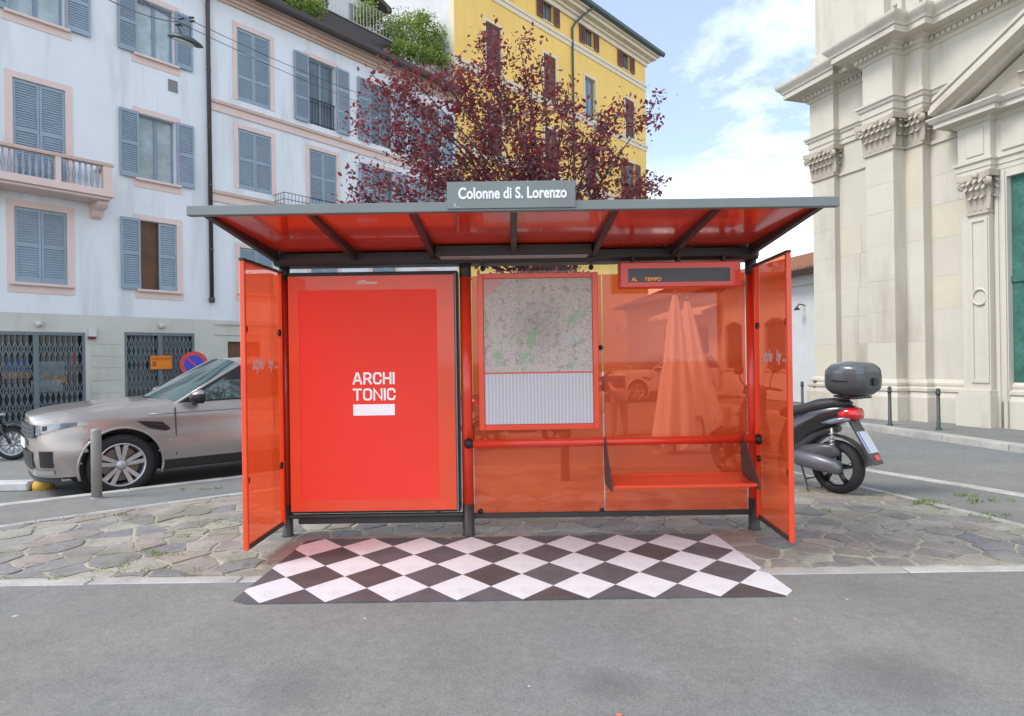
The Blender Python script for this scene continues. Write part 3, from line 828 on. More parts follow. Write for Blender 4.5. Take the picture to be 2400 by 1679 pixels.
for xx in (bx0, bx1):
    m_ = MB(); m_.prism([(D - .515, .44), (D - .52, .50), (D - .38, .62), (D - .175, .815), (D - .13, .825), (D - .11, .79), (D - .14, .50), (D - .17, .44)], xx - .006, xx + .006, lambda a, b, c: (c, a, b))
    m_.build('seat_bracket', mat('brown_grey_bracket', (.075, .055, .05), .5), sh, bevel=0.002)

# ================================================================== buildings: facade helpers
class Facade:
    """vertical plane through (ox, oy); local x runs along the front from left to right, local y into the wall"""
    def __init__(s, ox, oy, dx, dy, zb):
        L = math.hypot(dx, dy); s.d = Vector((dx / L, dy / L)); s.o = Vector((ox, oy)); s.zb = zb
        s.inn = Vector((-s.d.y, s.d.x)); s.rz = math.atan2(s.d.y, s.d.x)
    def uz(s, px, py, p=0.0):
        r = ray2(px, py); o = s.o - s.inn * p
        t = o.dot(s.inn) / (r.x * s.inn.x + r.y * s.inn.y)
        P = Vector((r.x * t, r.y * t))
        return (P - s.o).dot(s.d), CAM_H + r.z * t - s.zb
    def u(s, px, py, p=0.0): return s.uz(px, py, p)[0]
    def z(s, px, py, p=0.0): return s.uz(px, py, p)[1]
    def world(s, u, v, z):
        q = s.o + s.d * u + s.inn * v
        return Vector((q.x, q.y, z + s.zb))
    def root(s, name, label, cat): return thing(name, label, cat, (s.o.x, s.o.y, s.zb), s.rz)
def holed_wall(u0, u1, z0, z1, holes, depth=0.22, v=0.0, thick=0.35):
    m_ = MB()
    us = sorted(set([u0, u1] + [h[0] for h in holes] + [h[1] for h in holes]))
    zs = sorted(set([z0, z1] + [h[2] for h in holes] + [h[3] for h in holes]))
    us = [u for u in us if u0 <= u <= u1]; zs = [z for z in zs if z0 <= z <= z1]
    for i in range(len(us) - 1):
        j = 0
        while j < len(zs) - 1:
            uc = (us[i] + us[i + 1]) / 2
            def hole(jj): 
                zc = (zs[jj] + zs[jj + 1]) / 2
                return any(h[0] < uc < h[1] and h[2] < zc < h[3] for h in holes)
            if hole(j): j += 1; continue
            k = j
            while k + 1 < len(zs) - 1 and not hole(k + 1): k += 1
            m_.add([(us[i], v, zs[j]), (us[i + 1], v, zs[j]), (us[i + 1], v, zs[k + 1]), (us[i], v, zs[k + 1])], [(0, 1, 2, 3)])
            j = k + 1
    for a, b, c, d in holes:
        m_.add([(a, v, c), (b, v, c), (b, v, d), (a, v, d), (a, v + depth, c), (b, v + depth, c), (b, v + depth, d), (a, v + depth, d)],
               [(0, 4, 5, 1), (1, 5, 6, 2), (2, 6, 7, 3), (3, 7, 4, 0)])
    # sides and top of the block
    m_.add([(u0, v, z0), (u0, v + thick, z0), (u0, v + thick, z1), (u0, v, z1)], [(0, 1, 2, 3)])
    m_.add([(u1, v, z0), (u1, v + thick, z0), (u1, v + thick, z1), (u1, v, z1)], [(0, 3, 2, 1)])
    m_.add([(u0, v, z1), (u1, v, z1), (u1, v + thick, z1), (u0, v + thick, z1)], [(0, 1, 2, 3)])
    return m_
def louvre(u0, u1, z0, z1, v, t=0.045, panels=2, material=None, parent=None, name='shutter', slat=0.062):
    m_ = MB(); w, rl = 0.055, 0.085
    m_.box(u0, u0 + w, v, v + t, z0, z1); m_.box(u1 - w, u1, v, v + t, z0, z1)
    zs = [z0] + [z0 + (z1 - z0) * (k + 1) / panels for k in range(panels)]
    m_.box(u0 + w, u1 - w, v + .002, v + t, z0, z0 + rl * 1.4); m_.box(u0 + w, u1 - w, v + .002, v + t, z1 - rl, z1)
    for k in range(1, panels): m_.box(u0 + w, u1 - w, v + .002, v + t, zs[k] - rl / 2, zs[k] + rl / 2)
    m_.box(u0 + w, u1 - w, v + t - .006, v + t - .002, z0 + rl, z1 - rl)      # dark inside
    for k in range(panels):
        a = zs[k] + (rl * 1.4 if k == 0 else rl / 2); b = zs[k + 1] - (rl if k == panels - 1 else rl / 2)
        n = max(1, int((b - a) / slat)); s_ = (b - a) / n
        for q in range(n):
            zc = a + s_ * q
            m_.add([(u0 + w, v + .008, zc + .004), (u1 - w, v + .008, zc + .004), (u1 - w, v + t - .010, zc + s_ * .96), (u0 + w, v + t - .010, zc + s_ * .96),
                    (u0 + w, v + .014, zc - .006), (u1 - w, v + .014, zc - .006)], [(0, 1, 2, 3), (4, 5, 1, 0)])
    return m_.build(name, material, parent, recalc=False)
def casement(parent, u0, u1, z0, z1, v, frame_m, pane_m, mull=1, transom=None, fw=0.06):
    m_ = MB()
    m_.box(u0, u0 + fw, v, v + .05, z0, z1); m_.box(u1 - fw, u1, v, v + .05, z0, z1)
    m_.box(u0 + fw, u1 - fw, v, v + .05, z0, z0 + fw); m_.box(u0 + fw, u1 - fw, v, v + .05, z1 - fw, z1)
    us = [u0 + fw] + [u0 + (u1 - u0) * (k + 1) / (mull + 1) for k in range(mull)] + [u1 - fw]
    for k in range(1, mull + 1): m_.box(us[k] - fw * .8, us[k] + fw * .8, v - .01, v + .05, z0 + fw, z1 - fw)
    if transom: m_.box(u0 + fw, u1 - fw, v - .004, v + .05, transom - .025, transom + .025)
    f_ = m_.build('window_frame', frame_m, parent)
    for k in range(mull + 1):
        a = us[k] + (fw * .8 if k else 0); b = us[k + 1] - (fw * .8 if k < mull else 0)
        box(a, b, v + .02, v + .03, z0 + fw, z1 - fw).build('pane', pane_m, parent)
M['bluewhite'] = mat('pale_blue_plaster', (0.715, 0.745, 0.765), 0.9, var=0.05, vscale=0.7, fine=0.04, fscale=30, bump=0.15, bscale=30, stain=(0.50, 0.52, 0.52), stain_amt=0.75, sscale=1.5, sstretch=(1, 1, .12))
M['pink'] = mat('pink_plaster_trim', (0.70, 0.55, 0.50), 0.85, var=0.06, vscale=1.2)
M['cornice_pink'] = mat('tan_pink_cornice', (0.56, 0.42, 0.34), 0.85, var=0.12, vscale=1.5)
M['beige'] = mat('beige_stucco', (0.55, 0.55, 0.49), 0.9, var=0.07, vscale=0.9, fine=0.05, fscale=40, bump=0.15, stain=(0.38, 0.38, 0.34), stain_amt=0.6, sscale=1.2, sstretch=(1, 1, .3))
M['shutter'] = mat('blue_grey_shutter', (0.27, 0.345, 0.405), 0.55, var=0.10, vscale=2.0, rand=0.08)
M['winframe'] = mat('blue_grey_window_paint', (0.20, 0.27, 0.34), 0.5)
M['pane'] = mat('window_pane', (0.10, 0.13, 0.13), 0.05, spec=0.9, var=0.4, vscale=1.2)
M['pane_curtain_sky'] = mat('curtain_and_painted_sky_pane', (0.36, 0.43, 0.44), 0.08, spec=0.9, var=0.25, vscale=2.5)  # pale curtains; one window uses the colour as painted sky reflection
M['room'] = mat('dark_room', (0.055, 0.045, 0.04), 0.9)
M['roomwood'] = mat('brown_interior', (0.16, 0.085, 0.05), 0.8, var=0.3, vscale=2)
M['pipe'] = mat('brown_metal_pipe', (0.075, 0.060, 0.062), 0.45, metal=0.4, var=0.15, vscale=4)
M['gutter'] = mat('dark_brown_gutter', (0.060, 0.048, 0.044), 0.5, metal=0.2, var=0.1)
M['gate'] = mat('grey_steel_grille', (0.17, 0.21, 0.225), 0.5, metal=0.5, var=0.1)
M['shopdark'] = mat('shop_interior_glass', (0.035, 0.045, 0.055), 0.06, spec=0.9, var=0.6, vscale=1.5)
M['roof_tile'] = mat('brown_roof_tiles', (0.16, 0.095, 0.07), 0.9, var=0.3, vscale=4, bump=0.6, bscale=12)
M['brownwood'] = mat('brown_wood_door', (0.13, 0.065, 0.03), 0.55, var=0.25, vscale=3, stretch=(6, 6, 1))
M['iron'] = mat('black_iron', (0.03, 0.032, 0.035), 0.5, metal=0.4)

FA = Facade(-12.25, 16.5, 0.78, 1.0, -0.17)
z_top_wall = FA.z(650, 63)
z_gut0 = FA.z(650, 24, 0.5)
UP = FA.u(489, 400)                    # the downpipe, where the two houses meet
UE = FA.u(1071, 500) - 0.02
Z1G = FA.z(250, 741)                   # top of the beige ground floor

def win_rect(F, xl, xr, yt, yb):
    xm, ym_ = (xl + xr) / 2, (yt + yb) / 2
    return F.u(xl, ym_), F.u(xr, ym_), F.z(xm, yb), F.z(xm, yt)

houseA = FA.root('apartment_house', 'pale blue plastered house with pink window surrounds and a balustraded balcony', 'building')
houseB = FA.root('apartment_house', 'pale blue plastered house with pink string courses and long brown eaves gutter', 'building')
# rows and columns
cA = (FA.u(27, 290) + FA.u(37, 580)) / 2, (FA.u(154, 300) + FA.u(157, 580)) / 2
cB = (FA.u(327, 345) + FA.u(327, 600)) / 2, (FA.u(411, 345) + FA.u(415, 600)) / 2
r1 = FA.z(372, 681), FA.z(372, 522)
r2 = FA.z(369, 426), FA.z(369, 277)
r3 = FA.z(372, 143), FA.z(372, 14)
uA1 = FA.u(90, 34), 0
cA3 = FA.u(8, 50), FA.u(150, 50)
holesA = [(cA[0], cA[1], FA.z(97, 665), FA.z(97, 492)), (cB[0], cB[1], *r1), (cA[0], cA[1], r2[0] - 0.62, r2[1] + 0.05), (cB[0], cB[1], *r2), (cA[0] - .05, cA[1], *r3), (cB[0], cB[1], *r3)]
g1 = (FA.u(-60, 880), FA.u(201, 880), 0.02, FA.z(100, 778))
g2 = (FA.u(292, 850), FA.u(457, 850), FA.z(370, 934), FA.z(370, 780))
ULEFT = FA.u(-60, 600) - 2.5
ZT = z_top_wall + 0.05
holed_wall(ULEFT, UP, Z1G, ZT, holesA).build('wall', M['bluewhite'], houseA)
holed_wall(ULEFT, UP, 0, Z1G - .001, [g1, g2]).build('ground_floor_wall', M['beige'], houseA)
def surround(F, root_, h, material, w=0.16, sill=True, sill_w=0.12, p=0.02, bottom=True):
    a, b, c, d = h
    m_ = MB()
    m_.box(a - w, a - .001, -p, 0.0, c, d + w); m_.box(b + .001, b + w, -p, 0.0, c, d + w); m_.box(a - .001, b + .001, -p, 0.0, d + .001, d + w)
    if bottom: m_.box(a - w, b + w, -p, 0.0, c - 0.26, c - 0.001)
    o = m_.build('window', material, root_)
    if sill:
        box(a - sill_w, b + sill_w, -0.11, -p - .001, c - 0.075, c - 0.002).build('sill', material, o, bevel=0.01)
    return o
def closed(root_, h, panels=2, w=0.16, **kw):
    o = surround(FA, root_, h, M['pink'], w, **kw)
    a, b, c, d = h; mid = (a + b) / 2
    louvre(a + .01, mid - .004, c + .01, d - .01, 0.02, panels=panels, material=M['shutter'], parent=o)
    louvre(mid + .004, b - .01, c + .01, d - .01, 0.02, panels=panels, material=M['shutter'], parent=o)
    box(a, b, 0.19, 0.20, c, d).build('backing', M['room'], o)
    return o
def opened(root_, h, panels=2, left=True, right=True, pane='pane', half=None, w=0.16, trans=False, **kw):
    o = surround(FA, root_, h, M['pink'], w, **kw)
    a, b, c, d = h; sw = (b - a) / 2 - .01
    if left: louvre(a - sw - .02, a - .02, c - .02, d + .01, -0.085, panels=panels, material=M['shutter'], parent=o)
    if right: louvre(b + .02, b + sw + .02, c - .02, d + .01, -0.085, panels=panels, material=M['shutter'], parent=o)
    if half == 'right': louvre(b - sw, b - .01, c + .01, d - .01, 0.02, panels=panels, material=M['shutter'], parent=o)
    if pane: casement(o, a, b, c, d, 0.15, M['winframe'], M[pane], 1, None)
    else: box(a, b, 0.19, 0.21, c, d).build('backing', M['roomwood'], o)
    return o
closed(houseA, holesA[0])
opened(houseA, holesA[1], left=True, right=False, pane=None, half='right')
closed(houseA, holesA[2], bottom=False, sill=False)
opened(houseA, holesA[3], pane='pane_curtain_sky')  # no curtain here: pale pane colour stands in for reflected sky
opened(houseA, holesA[4], pane='pane_curtain_sky')
opened(houseA, holesA[5], pane='pane_curtain_sky')
# balcony
bu1 = FA.u(259, 400, 0.75); bu0 = ULEFT + 0.3
bz0, bz1 = FA.z(267, 470, 0.85), FA.z(225, 441, 0.8)
brail = FA.z(250, 383, 0.8)
BP = 0.80
bal = MB(); bal.box(bu0, bu1 + .06, -BP - .06, 0, bz0 + .07, bz1); bal.box(bu0, bu1, -BP + .02, 0, bz0, bz0 + .0695)
bo = bal.build('balcony', M['pink'], houseA, bevel=0.01)
box(bu0, bu1 + .05, -BP - .05, -BP + .13, brail - .09, brail).build('handrail', M['cornice_pink'], bo, bevel=0.01)
box(bu1 - .13, bu1 + .05, -BP + .131, -0.0, brail - .09, brail).build('handrail', M['cornice_pink'], bo, bevel=0.01)
for uu in (bu1 - .2, bu1 - 1.28, bu1 - 2.95):
    box(uu, uu + (.22 if uu > bu1 - .3 else .12), -BP - .03, -BP + .10, bz1, brail - .09).build('pier', M['pink'], bo)
bprof = [(.028, 0), (.035, .03), (.02, .06), (.045, .2), (.05, .27), (.03, .42), (.018, .55), (.032, .62), (.03, .66)]
hs = (brail - .09 - bz1) / .66
uu = bu1 - .32
M['baluster'] = mat('blue_grey_baluster', (0.30, 0.35, 0.40), 0.7, var=0.2)
while uu > bu0 + .1:
    if abs(uu - (bu1 - 1.22)) > .1 and abs(uu - (bu1 - 2.89)) > .1:
        m_ = MB(); m_.smooth = True; m_.lathe([(r_, h_ * hs) for r_, h_ in bprof], (uu, -BP + .035, bz1), n=8); m_.build('baluster', M['baluster'], bo)
    uu -= 0.135
for uu in (FA.u(236, 500, .4), FA.u(236, 500, .4) - 2.4):
    m_ = MB(); m_.prism([(0, bz0), (-.62, bz0), (-.60, bz0 - .10), (-.50, bz0 - .17), (-.30, bz0 - .22), (-.18, bz0 - .36), (0, bz0 - .42)], uu - .13, uu + .13, lambda a, b, c: (c, a, b)); m_.build('bracket', M['pink'], bo, bevel=0.012)
# vent, alarm box, lamps above the gates
va = FA.uz(394, 213); vb = FA.uz(416, 192)
m_ = MB(); m_.box(va[0], vb[0], -.015, 0, va[1], vb[1])
for k in range(5): zq = va[1] + (vb[1] - va[1]) * (k + .5) / 5; m_.box(va[0] + .01, vb[0] - .01, -.022, -.0152, zq - .008, zq + .008)
m_.build('vent', mat('grey_vent', (.22, .22, .22), .6), houseA)
aa, ab = FA.uz(208, 795, .1), FA.uz(226, 768, .1)
m_ = MB(); m_.cur = 0; m_.prism([(aa[0], aa[1] + .07), (ab[0], aa[1] + .07), (ab[0], ab[1] - .03), (ab[0] - .03, ab[1]), (aa[0] + .03, ab[1]), (aa[0], ab[1] - .03)], -.11, 0)
m_.cur = 1; m_.prism([(aa[0] + .02, aa[1]), (ab[0] - .02, aa[1]), (ab[0], aa[1] + .069), (aa[0], aa[1] + .069)], -.105, 0)
m_.build('alarm_box', [mat('off_white_box', (.6, .6, .58), .5), mat('dark_red_lens', (.16, .02, .02), .3)], houseA)
for px_ in (92, 380):
    c = FA.uz(px_, 764 if px_ > 200 else 759, .1); m_ = MB(); m_.smooth = True
    m_.lathe([(.001, -.18), (.06, -.16), (.09, -.10), (.09, -.04), (.06, 0)], (c[0], 0, c[1]), 'Y', 12); m_.build('wall_lamp', M['beige'], houseA)
# rusticated courses
gro = [FA.z(240, y_) for y_ in (955, 923, 893, 863, 836, 808, 781)]
for k in range(len(gro) - 1):
    for a, b in ((g1[1] + .14, g2[0] - .10), (g2[1] + .08, UP - .25)):
        if gro[k + 1] > 0.1: box(a, b, -.014, -.0005, gro[k] + .012, gro[k + 1] - .012).build('stucco_course', M['beige'], houseA)
# shop fronts with folding grilles
def grille(h, root_, post_at):
    a, b, c, d = h
    o = box(a, b, .18, .20, c, d).build('shop_window', M['shopdark'], root_)
    fm = MB(); fm.box(a, a + .07, -.0, .06, c, d); fm.box(b - .07, b, -.0, .06, c, d); fm.box(a + .07, b - .07, 0, .06, d - .09, d)
    for q in post_at: fm.box(q - .06, q + .06, -.012, .06, c, d - .09)
    fm.build('grille_frame', M['gate'], o)
    edges = [a + .07] + [q_ for q in post_at for q_ in (q - .06, q + .06)] + [b - .07]
    for e in range(0, len(edges), 2):
        p0, p1 = edges[e], edges[e + 1]
        m_ = MB(); n = max(2, int(round((p1 - p0) / .125))); st_ = (p1 - p0) / n
        for k in range(1, n): m_.box(p0 + k * st_ - .009, p0 + k * st_ + .009, .02, .035, c, d - .09)
        bands = [c + (d - c) * f_ for f_ in (0.06, .22, .40, .62, .82)]
        for zc in bands[1:] if c > .3 else bands:
            hh = min(.2, st_ * 1.6)
            for k in range(n):
                u0_, u1_ = p0 + k * st_, p0 + (k + 1) * st_
                for (za, zb_) in ((zc - hh, zc + hh), (zc + hh, zc - hh)):
                    m_.add([(u0_ - .011, .017, za), (u0_ + .011, .017, za), (u1_ + .011, .017, zb_), (u1_ - .011, .017, zb_)], [(0, 1, 2, 3)])
        stuff(m_.build('lattice', M['gate'], o, recalc=False))
    return o
grille(g1, houseA, [FA.u(85, 880)])
o = grille(g2, houseA, [FA.u(376, 850)])
# goods seen dimly in the shop
for k, (px_, py_, w_, h_, col_) in enumerate([(40, 865, .5, .5, (.05, .08, .2)), (120, 870, .6, .5, (.25, .28, .3)), (130, 890, .5, .18, (.4, .22, .08)), (40, 880, .6, .15, (.35, .2, .1)), (110, 905, .7, .3, (.3, .33, .33)), (172, 850, .05, .55, (.4, .05, .05))]):
    c = FA.uz(px_, py_, -.17)
    box(c[0] - w_ / 2, c[0] + w_ / 2, .172 - k * .002, .178 - k * .002, c[1] - h_ / 2, c[1] + h_ / 2).build('window_display', mat('shop_goods', col_, .4, var=.5, vscale=9), houseA)

# ---- house B
b1 = (FA.u(558, 160) + FA.u(556, 375)) / 2, (FA.u(637, 165) + FA.u(632, 380)) / 2
b2 = (FA.u(725, 210) + FA.u(723, 410)) / 2, (FA.u(786, 220) + FA.u(789, 420)) / 2
b3 = FA.u(867, 235), FA.u(922, 245)
pitch_ = (b2[0] + b2[1]) / 2 - (b1[0] + b1[1]) / 2
b4 = FA.u(985, 290), FA.u(1035, 290)
q3 = FA.z(598, 248), FA.z(598, 81)
q2 = FA.z(595, 449), FA.z(595, 311)
q1 = FA.z(590, 688), FA.z(590, 584)
holesB = []
for cc in (b1, b2, b3, b4): holesB += [(*cc, *q3), (*cc, *q2), (*cc, *q1)]
door = (FA.u(534, 830), FA.u(534, 830) + 1.15, 0.05, FA.z(545, 801))
d2 = (door[1] + 2.2, door[1] + 5.0, .05, FA.z(545, 801))
holed_wall(UP + .001, UE, Z1G, ZT, holesB).build('wall', M['bluewhite'], houseB)
holed_wall(UP + .001, UE, 0, Z1G - .001, [door, d2]).build('ground_floor_wall', M['beige'], houseB)
kw = dict(sill=False, bottom=False, w=0.15)
closed(houseB, holesB[0], 3, **kw); closed(houseB, holesB[1], 2, **kw); closed(houseB, holesB[2], 2, w=.15)
opened(houseB, holesB[3], 3, **kw); closed(houseB, holesB[4], 2, **kw); closed(houseB, holesB[5], 2, w=.15)
opened(houseB, holesB[6], 3, pane='pane', **kw); opened(houseB, holesB[7], 2, **kw); closed(houseB, holesB[8], 2, w=.15)
opened(houseB, holesB[9], 3, pane='pane', **kw); opened(houseB, holesB[10], 2, **kw); closed(houseB, holesB[11], 2, w=.15)
# railing of the open french window
for h in (holesB[3],):
    m_ = MB(); a, b, c, d = h
    m_.box(a, b, .03, .05, c + .92, c + .96); m_.box(a, b, .03, .05, c + .06, c + .09)
    for k in range(9): uq = a + (b - a) * (k + .5) / 9; m_.box(uq - .008, uq + .008, .033, .047, c + .09, c + .92)
    m_.build('window_railing', M['iron'], houseB)
o = box(door[0], door[1], .12, .17, door[2], door[3]).build('door', M['brownwood'], houseB)
mid = (door[0] + door[1]) / 2
for a, b in ((door[0] + .06, mid - .04), (mid + .04, door[1] - .06)):
    for c, d in ((.25, 1.05), (1.2, door[3] - .12)): box(a, b, .105, .1195, c, d).build('panel', M['brownwood'], o, bevel=0.01)
box(d2[0], d2[1], .12, .16, d2[2], d2[3]).build('shop_window', M['shopdark'], houseB)
for zz_, t_ in ((FA.z(505, 235), 'a'), (FA.z(501, 446), 'b')):
    m_ = MB(); m_.cur = 0
    m_.box(UP + .002, UE, -.10, -.0005, zz_ - .10, zz_); m_.cur = 1; m_.box(UP + .002, UE, -.045, -.0005, zz_ - .34, zz_ - .101)
    m_.build('string_course', [M['cornice_pink'], M['pink']], houseB)
zsc = FA.z(520, 757)
box(UP + .12, UE, -.05, -.0005, zsc - .06, zsc + .03).build('string_course', M['beige'], houseB)
zsc = FA.z(520, 782)
box(UP + .12, UE, -.03, -.0005, zsc - .05, zsc).build('string_course', M['beige'], houseB)
# little iron balcony
ib0, ib1 = FA.u(662, 466, .5), FA.u(662, 466, .5) + 2.9
ibt, ibb = FA.z(690, 456, .6), FA.z(690, 456, .6) - .95
m_ = MB()
for zq in (ibt, ibt - .22, ibt - .44, ibb + .1): m_.tube([(ib0, 0, zq), (ib0, -.62, zq), (ib1, -.62, zq), (ib1, 0, zq)], .011, 6)
for k in range(22): uq = ib0 + (ib1 - ib0) * k / 21; m_.tube([(uq, -.62, ibb), (uq, -.62, ibt)], .007, 5)
for k in range(4): m_.tube([(ib0, -.15 * k - .1, ibb), (ib0, -.15 * k - .1, ibt)], .007, 5)
ir = box(ib0, ib1, -.66, -.001, ibb - .10, ibb).build('iron_balcony', M['cornice_pink'], houseB)
stuff(m_.build('railing', M['iron'], ir))
# eaves: cornice and gutter on both houses
def eaves(root_, a, b):
    zc = z_top_wall; zg = z_gut0
    st_ = [(0.08, zc, zc + .09), (.15, zc + .091, zc + .20), (.30, zc + .201, zc + .30), (.42, zc + .301, zg - .0)]
    m_ = MB()
    for p, z0_, z1_ in st_:
        m_.box(a, b, -p, -.0005, z0_, max(z1_, z0_ + .05))
    m_.build('cornice', M['cornice_pink'], root_)
    m_ = MB(); m_.smooth = True
    prof_ = [(-.42 - .09 + .13 * math.cos(t), zg + .19 + .16 * math.sin(t)) for t in [PI + PI * k / 8 for k in range(9)]]
    prof_ = [(q, zg + .02 if z_ < zg + .02 else z_) for q, z_ in prof_]
    poly = [(-.66, zg + .26)] + [(-.65, zg + .10), (-.60, zg + .02), (-.50, zg - .02), (-.42, zg + .02)] + [(-.40, zg + .26)]
    m_.smooth = False
    m_.prism(poly, a, b, lambda q, z_, c: (c, q, z_)); m_.build('gutter', M['gutter'], root_)
    m_ = MB(); ri = 5.0
    m_.add([(a, -.46, zg + .23), (b, -.46, zg + .23), (b, ri, zg + .23 + (ri + .46) * .36), (a, ri, zg + .23 + (ri + .46) * .36), (a, -.40, zg + .12), (b, -.40, zg + .12), (b, ri, zg + .1), (a, ri, zg + .1)],
           [(0, 1, 2, 3), (4, 7, 6, 5), (0, 4, 5, 1), (2, 6, 7, 3), (0, 3, 7, 4), (1, 5, 6, 2)])
    m_.build('roof', M['roof_tile'], root_)
eaves(houseA, ULEFT, UP); eaves(houseB, UP + .001, UE)
for root_, a, b in ((houseA, ULEFT, UP), (houseB, UP + .002, UE)):
    box(a, b, .36, 7.5, 0.0, ZT - .01).build('core', M['room'], root_)
# downpipe
zpb = FA.z(488, 706, .1)
m_ = MB(); m_.smooth = True
m_.tube([(UP, -.47, z_gut0 + .03), (UP, -.40, z_gut0 - .15), (UP, -.13, z_gut0 - .42), (UP, -.09, z_gut0 - .55), (UP, -.09, zpb + .12)], .062, 12)
m_.lathe([(.066, 0), (.085, .03), (.085, .14), (.066, .17)], (UP, -.09, zpb - .04), n=12)
dpipe = m_.build('downpipe', M['pipe'], houseB)
for zq in (zpb + 1.6, zpb + 3.6, zpb + 5.4, zpb + 7.2):
    m_ = MB(); m_.lathe([(.070, 0), (.070, .05)], (UP, -.09, zq), n=12); m_.build('clip', M['pipe'], dpipe)
# pavement along the two houses
m_ = MB(); m_.box(ULEFT, UE + 16, -1.3, 0, -.06, .012)
sw = structure(m_.build('pavement', M['asphalt2'], None, loc=(FA.o.x, FA.o.y, FA.zb))); sw.rotation_euler = (0, 0, FA.rz)

# ================================================================== yellow building
M['yellow'] = mat('yellow_plaster', (0.84, 0.555, 0.15), 0.9, var=0.06, vscale=0.5, fine=0.04, fscale=20, bump=0.12, stain=(0.72, 0.49, 0.17), stain_amt=0.7, sscale=0.9, sstretch=(1, 1, .16))
M['cream'] = mat('cream_trim', (0.68, 0.60, 0.45), 0.85, var=0.06)
M['brownshut'] = mat('red_brown_shutter', (0.155, 0.065, 0.048), 0.6, var=0.12, vscale=2, rand=0.12)
M['greengutter'] = mat('dark_green_gutter', (0.05, 0.085, 0.08), 0.5)
M['skypane'] = mat('sky_reflecting_pane', (0.10, 0.14, 0.18), 0.04, spec=1.0)
oY = FA.world(FA.u(1071, 500), 0.0, 0)
FY = Facade(oY.x, oY.y, 0.88, 1.0, -0.17)
yel = FY.root('apartment_block', 'tall yellow apartment block with brown shutters and green gutter', 'building')
YU1 = FY.u(1514, 320)
zs3 = (FY.z(1340, 96) + FY.z(1511, 208)) / 2; zs2 = FY.z(1480, 330)
zE = FY.z(1500, 130)
# windows from the picture: xl, xr, ytop, ybottom (centre)
att = [win_rect(FY, 1273, 1294, 2, 42), win_rect(FY, 1370.5, 1388.5, 68, 110), win_rect(FY, 1460.5, 1472, 126, 165)]
thr = [win_rect(FY, 1136, 1176, 48, 175), win_rect(FY, 1272, 1305, 124, 228), win_rect(FY, 1370, 1396, 184, 280), win_rect(FY, 1463, 1488.5, 246, 326)]
sec_r = win_rect(FY, 1468, 1484, 356, 414)
def med(l): l = sorted(l); return l[len(l) // 2]
za0, za1 = med([h[2] for h in att]), med([h[3] for h in att])
zt0, zt1 = med([h[2] for h in thr[1:]]), med([h[3] for h in thr[1:]])
uc = [(h[0] + h[1]) / 2 for h in thr]
ww = 1.05
fl_h = zs3 - zs2
holesY, kinds = [], []
for h in att:
    u_ = (h[0] + h[1]) / 2; holesY.append((u_ - .45, u_ + .45, za0, za1)); kinds.append('att')
step_ = (holesY[1][0] - holesY[0][0])
holesY.append((holesY[0][0] - step_, holesY[0][1] - step_, za0, za1)); kinds.append('att')
for fl in range(4):
    for k, u_ in enumerate(uc):
        z0_, z1_ = zt0 - fl * fl_h, zt1 - fl * fl_h
        if fl == 3: z0_, z1_ = 0.1, 2.9
        if z0_ < 0: continue
        if fl == 1: z1_ = min(z1_, zs2 - .25)
        holesY.append((u_ - ww / 2, u_ + ww / 2, z0_, z1_)); kinds.append(('door' if fl == 3 else 'closed', 'open')[0] if not (fl == 0 and k == 2 or fl == 1 and k in (3,) or fl == 2 and k == 1) else ('glass' if fl == 0 else 'open'))
print('yellow', YU1, zE, zs3, zs2, zt0, zt1, za0, za1, uc)
holed_wall(0, YU1, 0, zE, holesY, .2).build('wall', M['yellow'], yel)
for h, kd in zip(holesY, kinds):
    a, b, c, d = h
    m_ = MB(); w = 0.13
    if kd == 'att':
        o = box(a - .02, b + .02, -.05, -.0005, c - .07, c - .002).build('window', M['cream'], yel)
    else:
        m_.box(a - w, a - .001, -.03, 0, c - .0, d + w); m_.box(b + .001, b + w, -.03, 0, c - .0, d + w); m_.box(a - .001, b + .001, -.03, 0, d + .001, d + w)
        if kd != 'door': m_.box(a - w - .06, b + w + .06, -.09, 0, c - .12, c - .001)
        o = m_.build('window', M['cream'], yel)
    sw_ = (b - a) / 2
    if kd == 'closed':
        louvre(a + .01, (a + b) / 2 - .012, c + .01, d - .01, .03, panels=2, material=M['brownshut'], parent=o, slat=.09)
        louvre((a + b) / 2 + .012, b - .01, c + .01, d - .01, .03, panels=2, material=M['brownshut'], parent=o, slat=.09)
        box(a, b, .17, .18, c, d).build('backing', M['room'], o)
    elif kd == 'door':
        casement(o, a, b, c, d, .13, M['brownwood'], M['shopdark'], 1, 2.2)
    else:
        casement(o, a, b, c, d, .13, M['brownwood'] if kd != 'glass' else M['winframe'], M['skypane'], 1, None)
        if kd in ('att', 'open'):
            louvre(a - sw_ * 1.1 - .02, a - .02, c - .02, d + .02, -.09, panels=1, material=M['brownshut'], parent=o, slat=.09)
            louvre(b + .02, b + sw_ * 1.1 + .02, c - .02, d + .02, -.09, panels=1, material=M['brownshut'], parent=o, slat=.09)
for zz_ in (zs3, zs2, zs2 - fl_h):
    m_ = MB(); m_.box(0, YU1 + .1, -.10, -.0005, zz_ - .04, zz_ + .10); m_.box(0, YU1 + .05, -.05, -.0005, zz_ - .28, zz_ - .041); m_.build('string_course', M['cream'], yel)
m_ = MB()
for p, a, b in ((.12, -.55, -.30), (.25, -.299, -.12), (.55, -.119, .06), (.72, .061, .16)): m_.box(-.2, YU1 + p, -p, -.0005, zE + a, zE + b)
m_.build('cornice', M['cream'], yel)
m_ = MB(); m_.prism([(-.74, zE + .36), (-.98, zE + .36), (-.95, zE + .2), (-.84, zE + .13), (-.74, zE + .161)], -.4, YU1 + .95, lambda q, z_, c: (c, q, z_)); m_.build('gutter', M['greengutter'], yel)
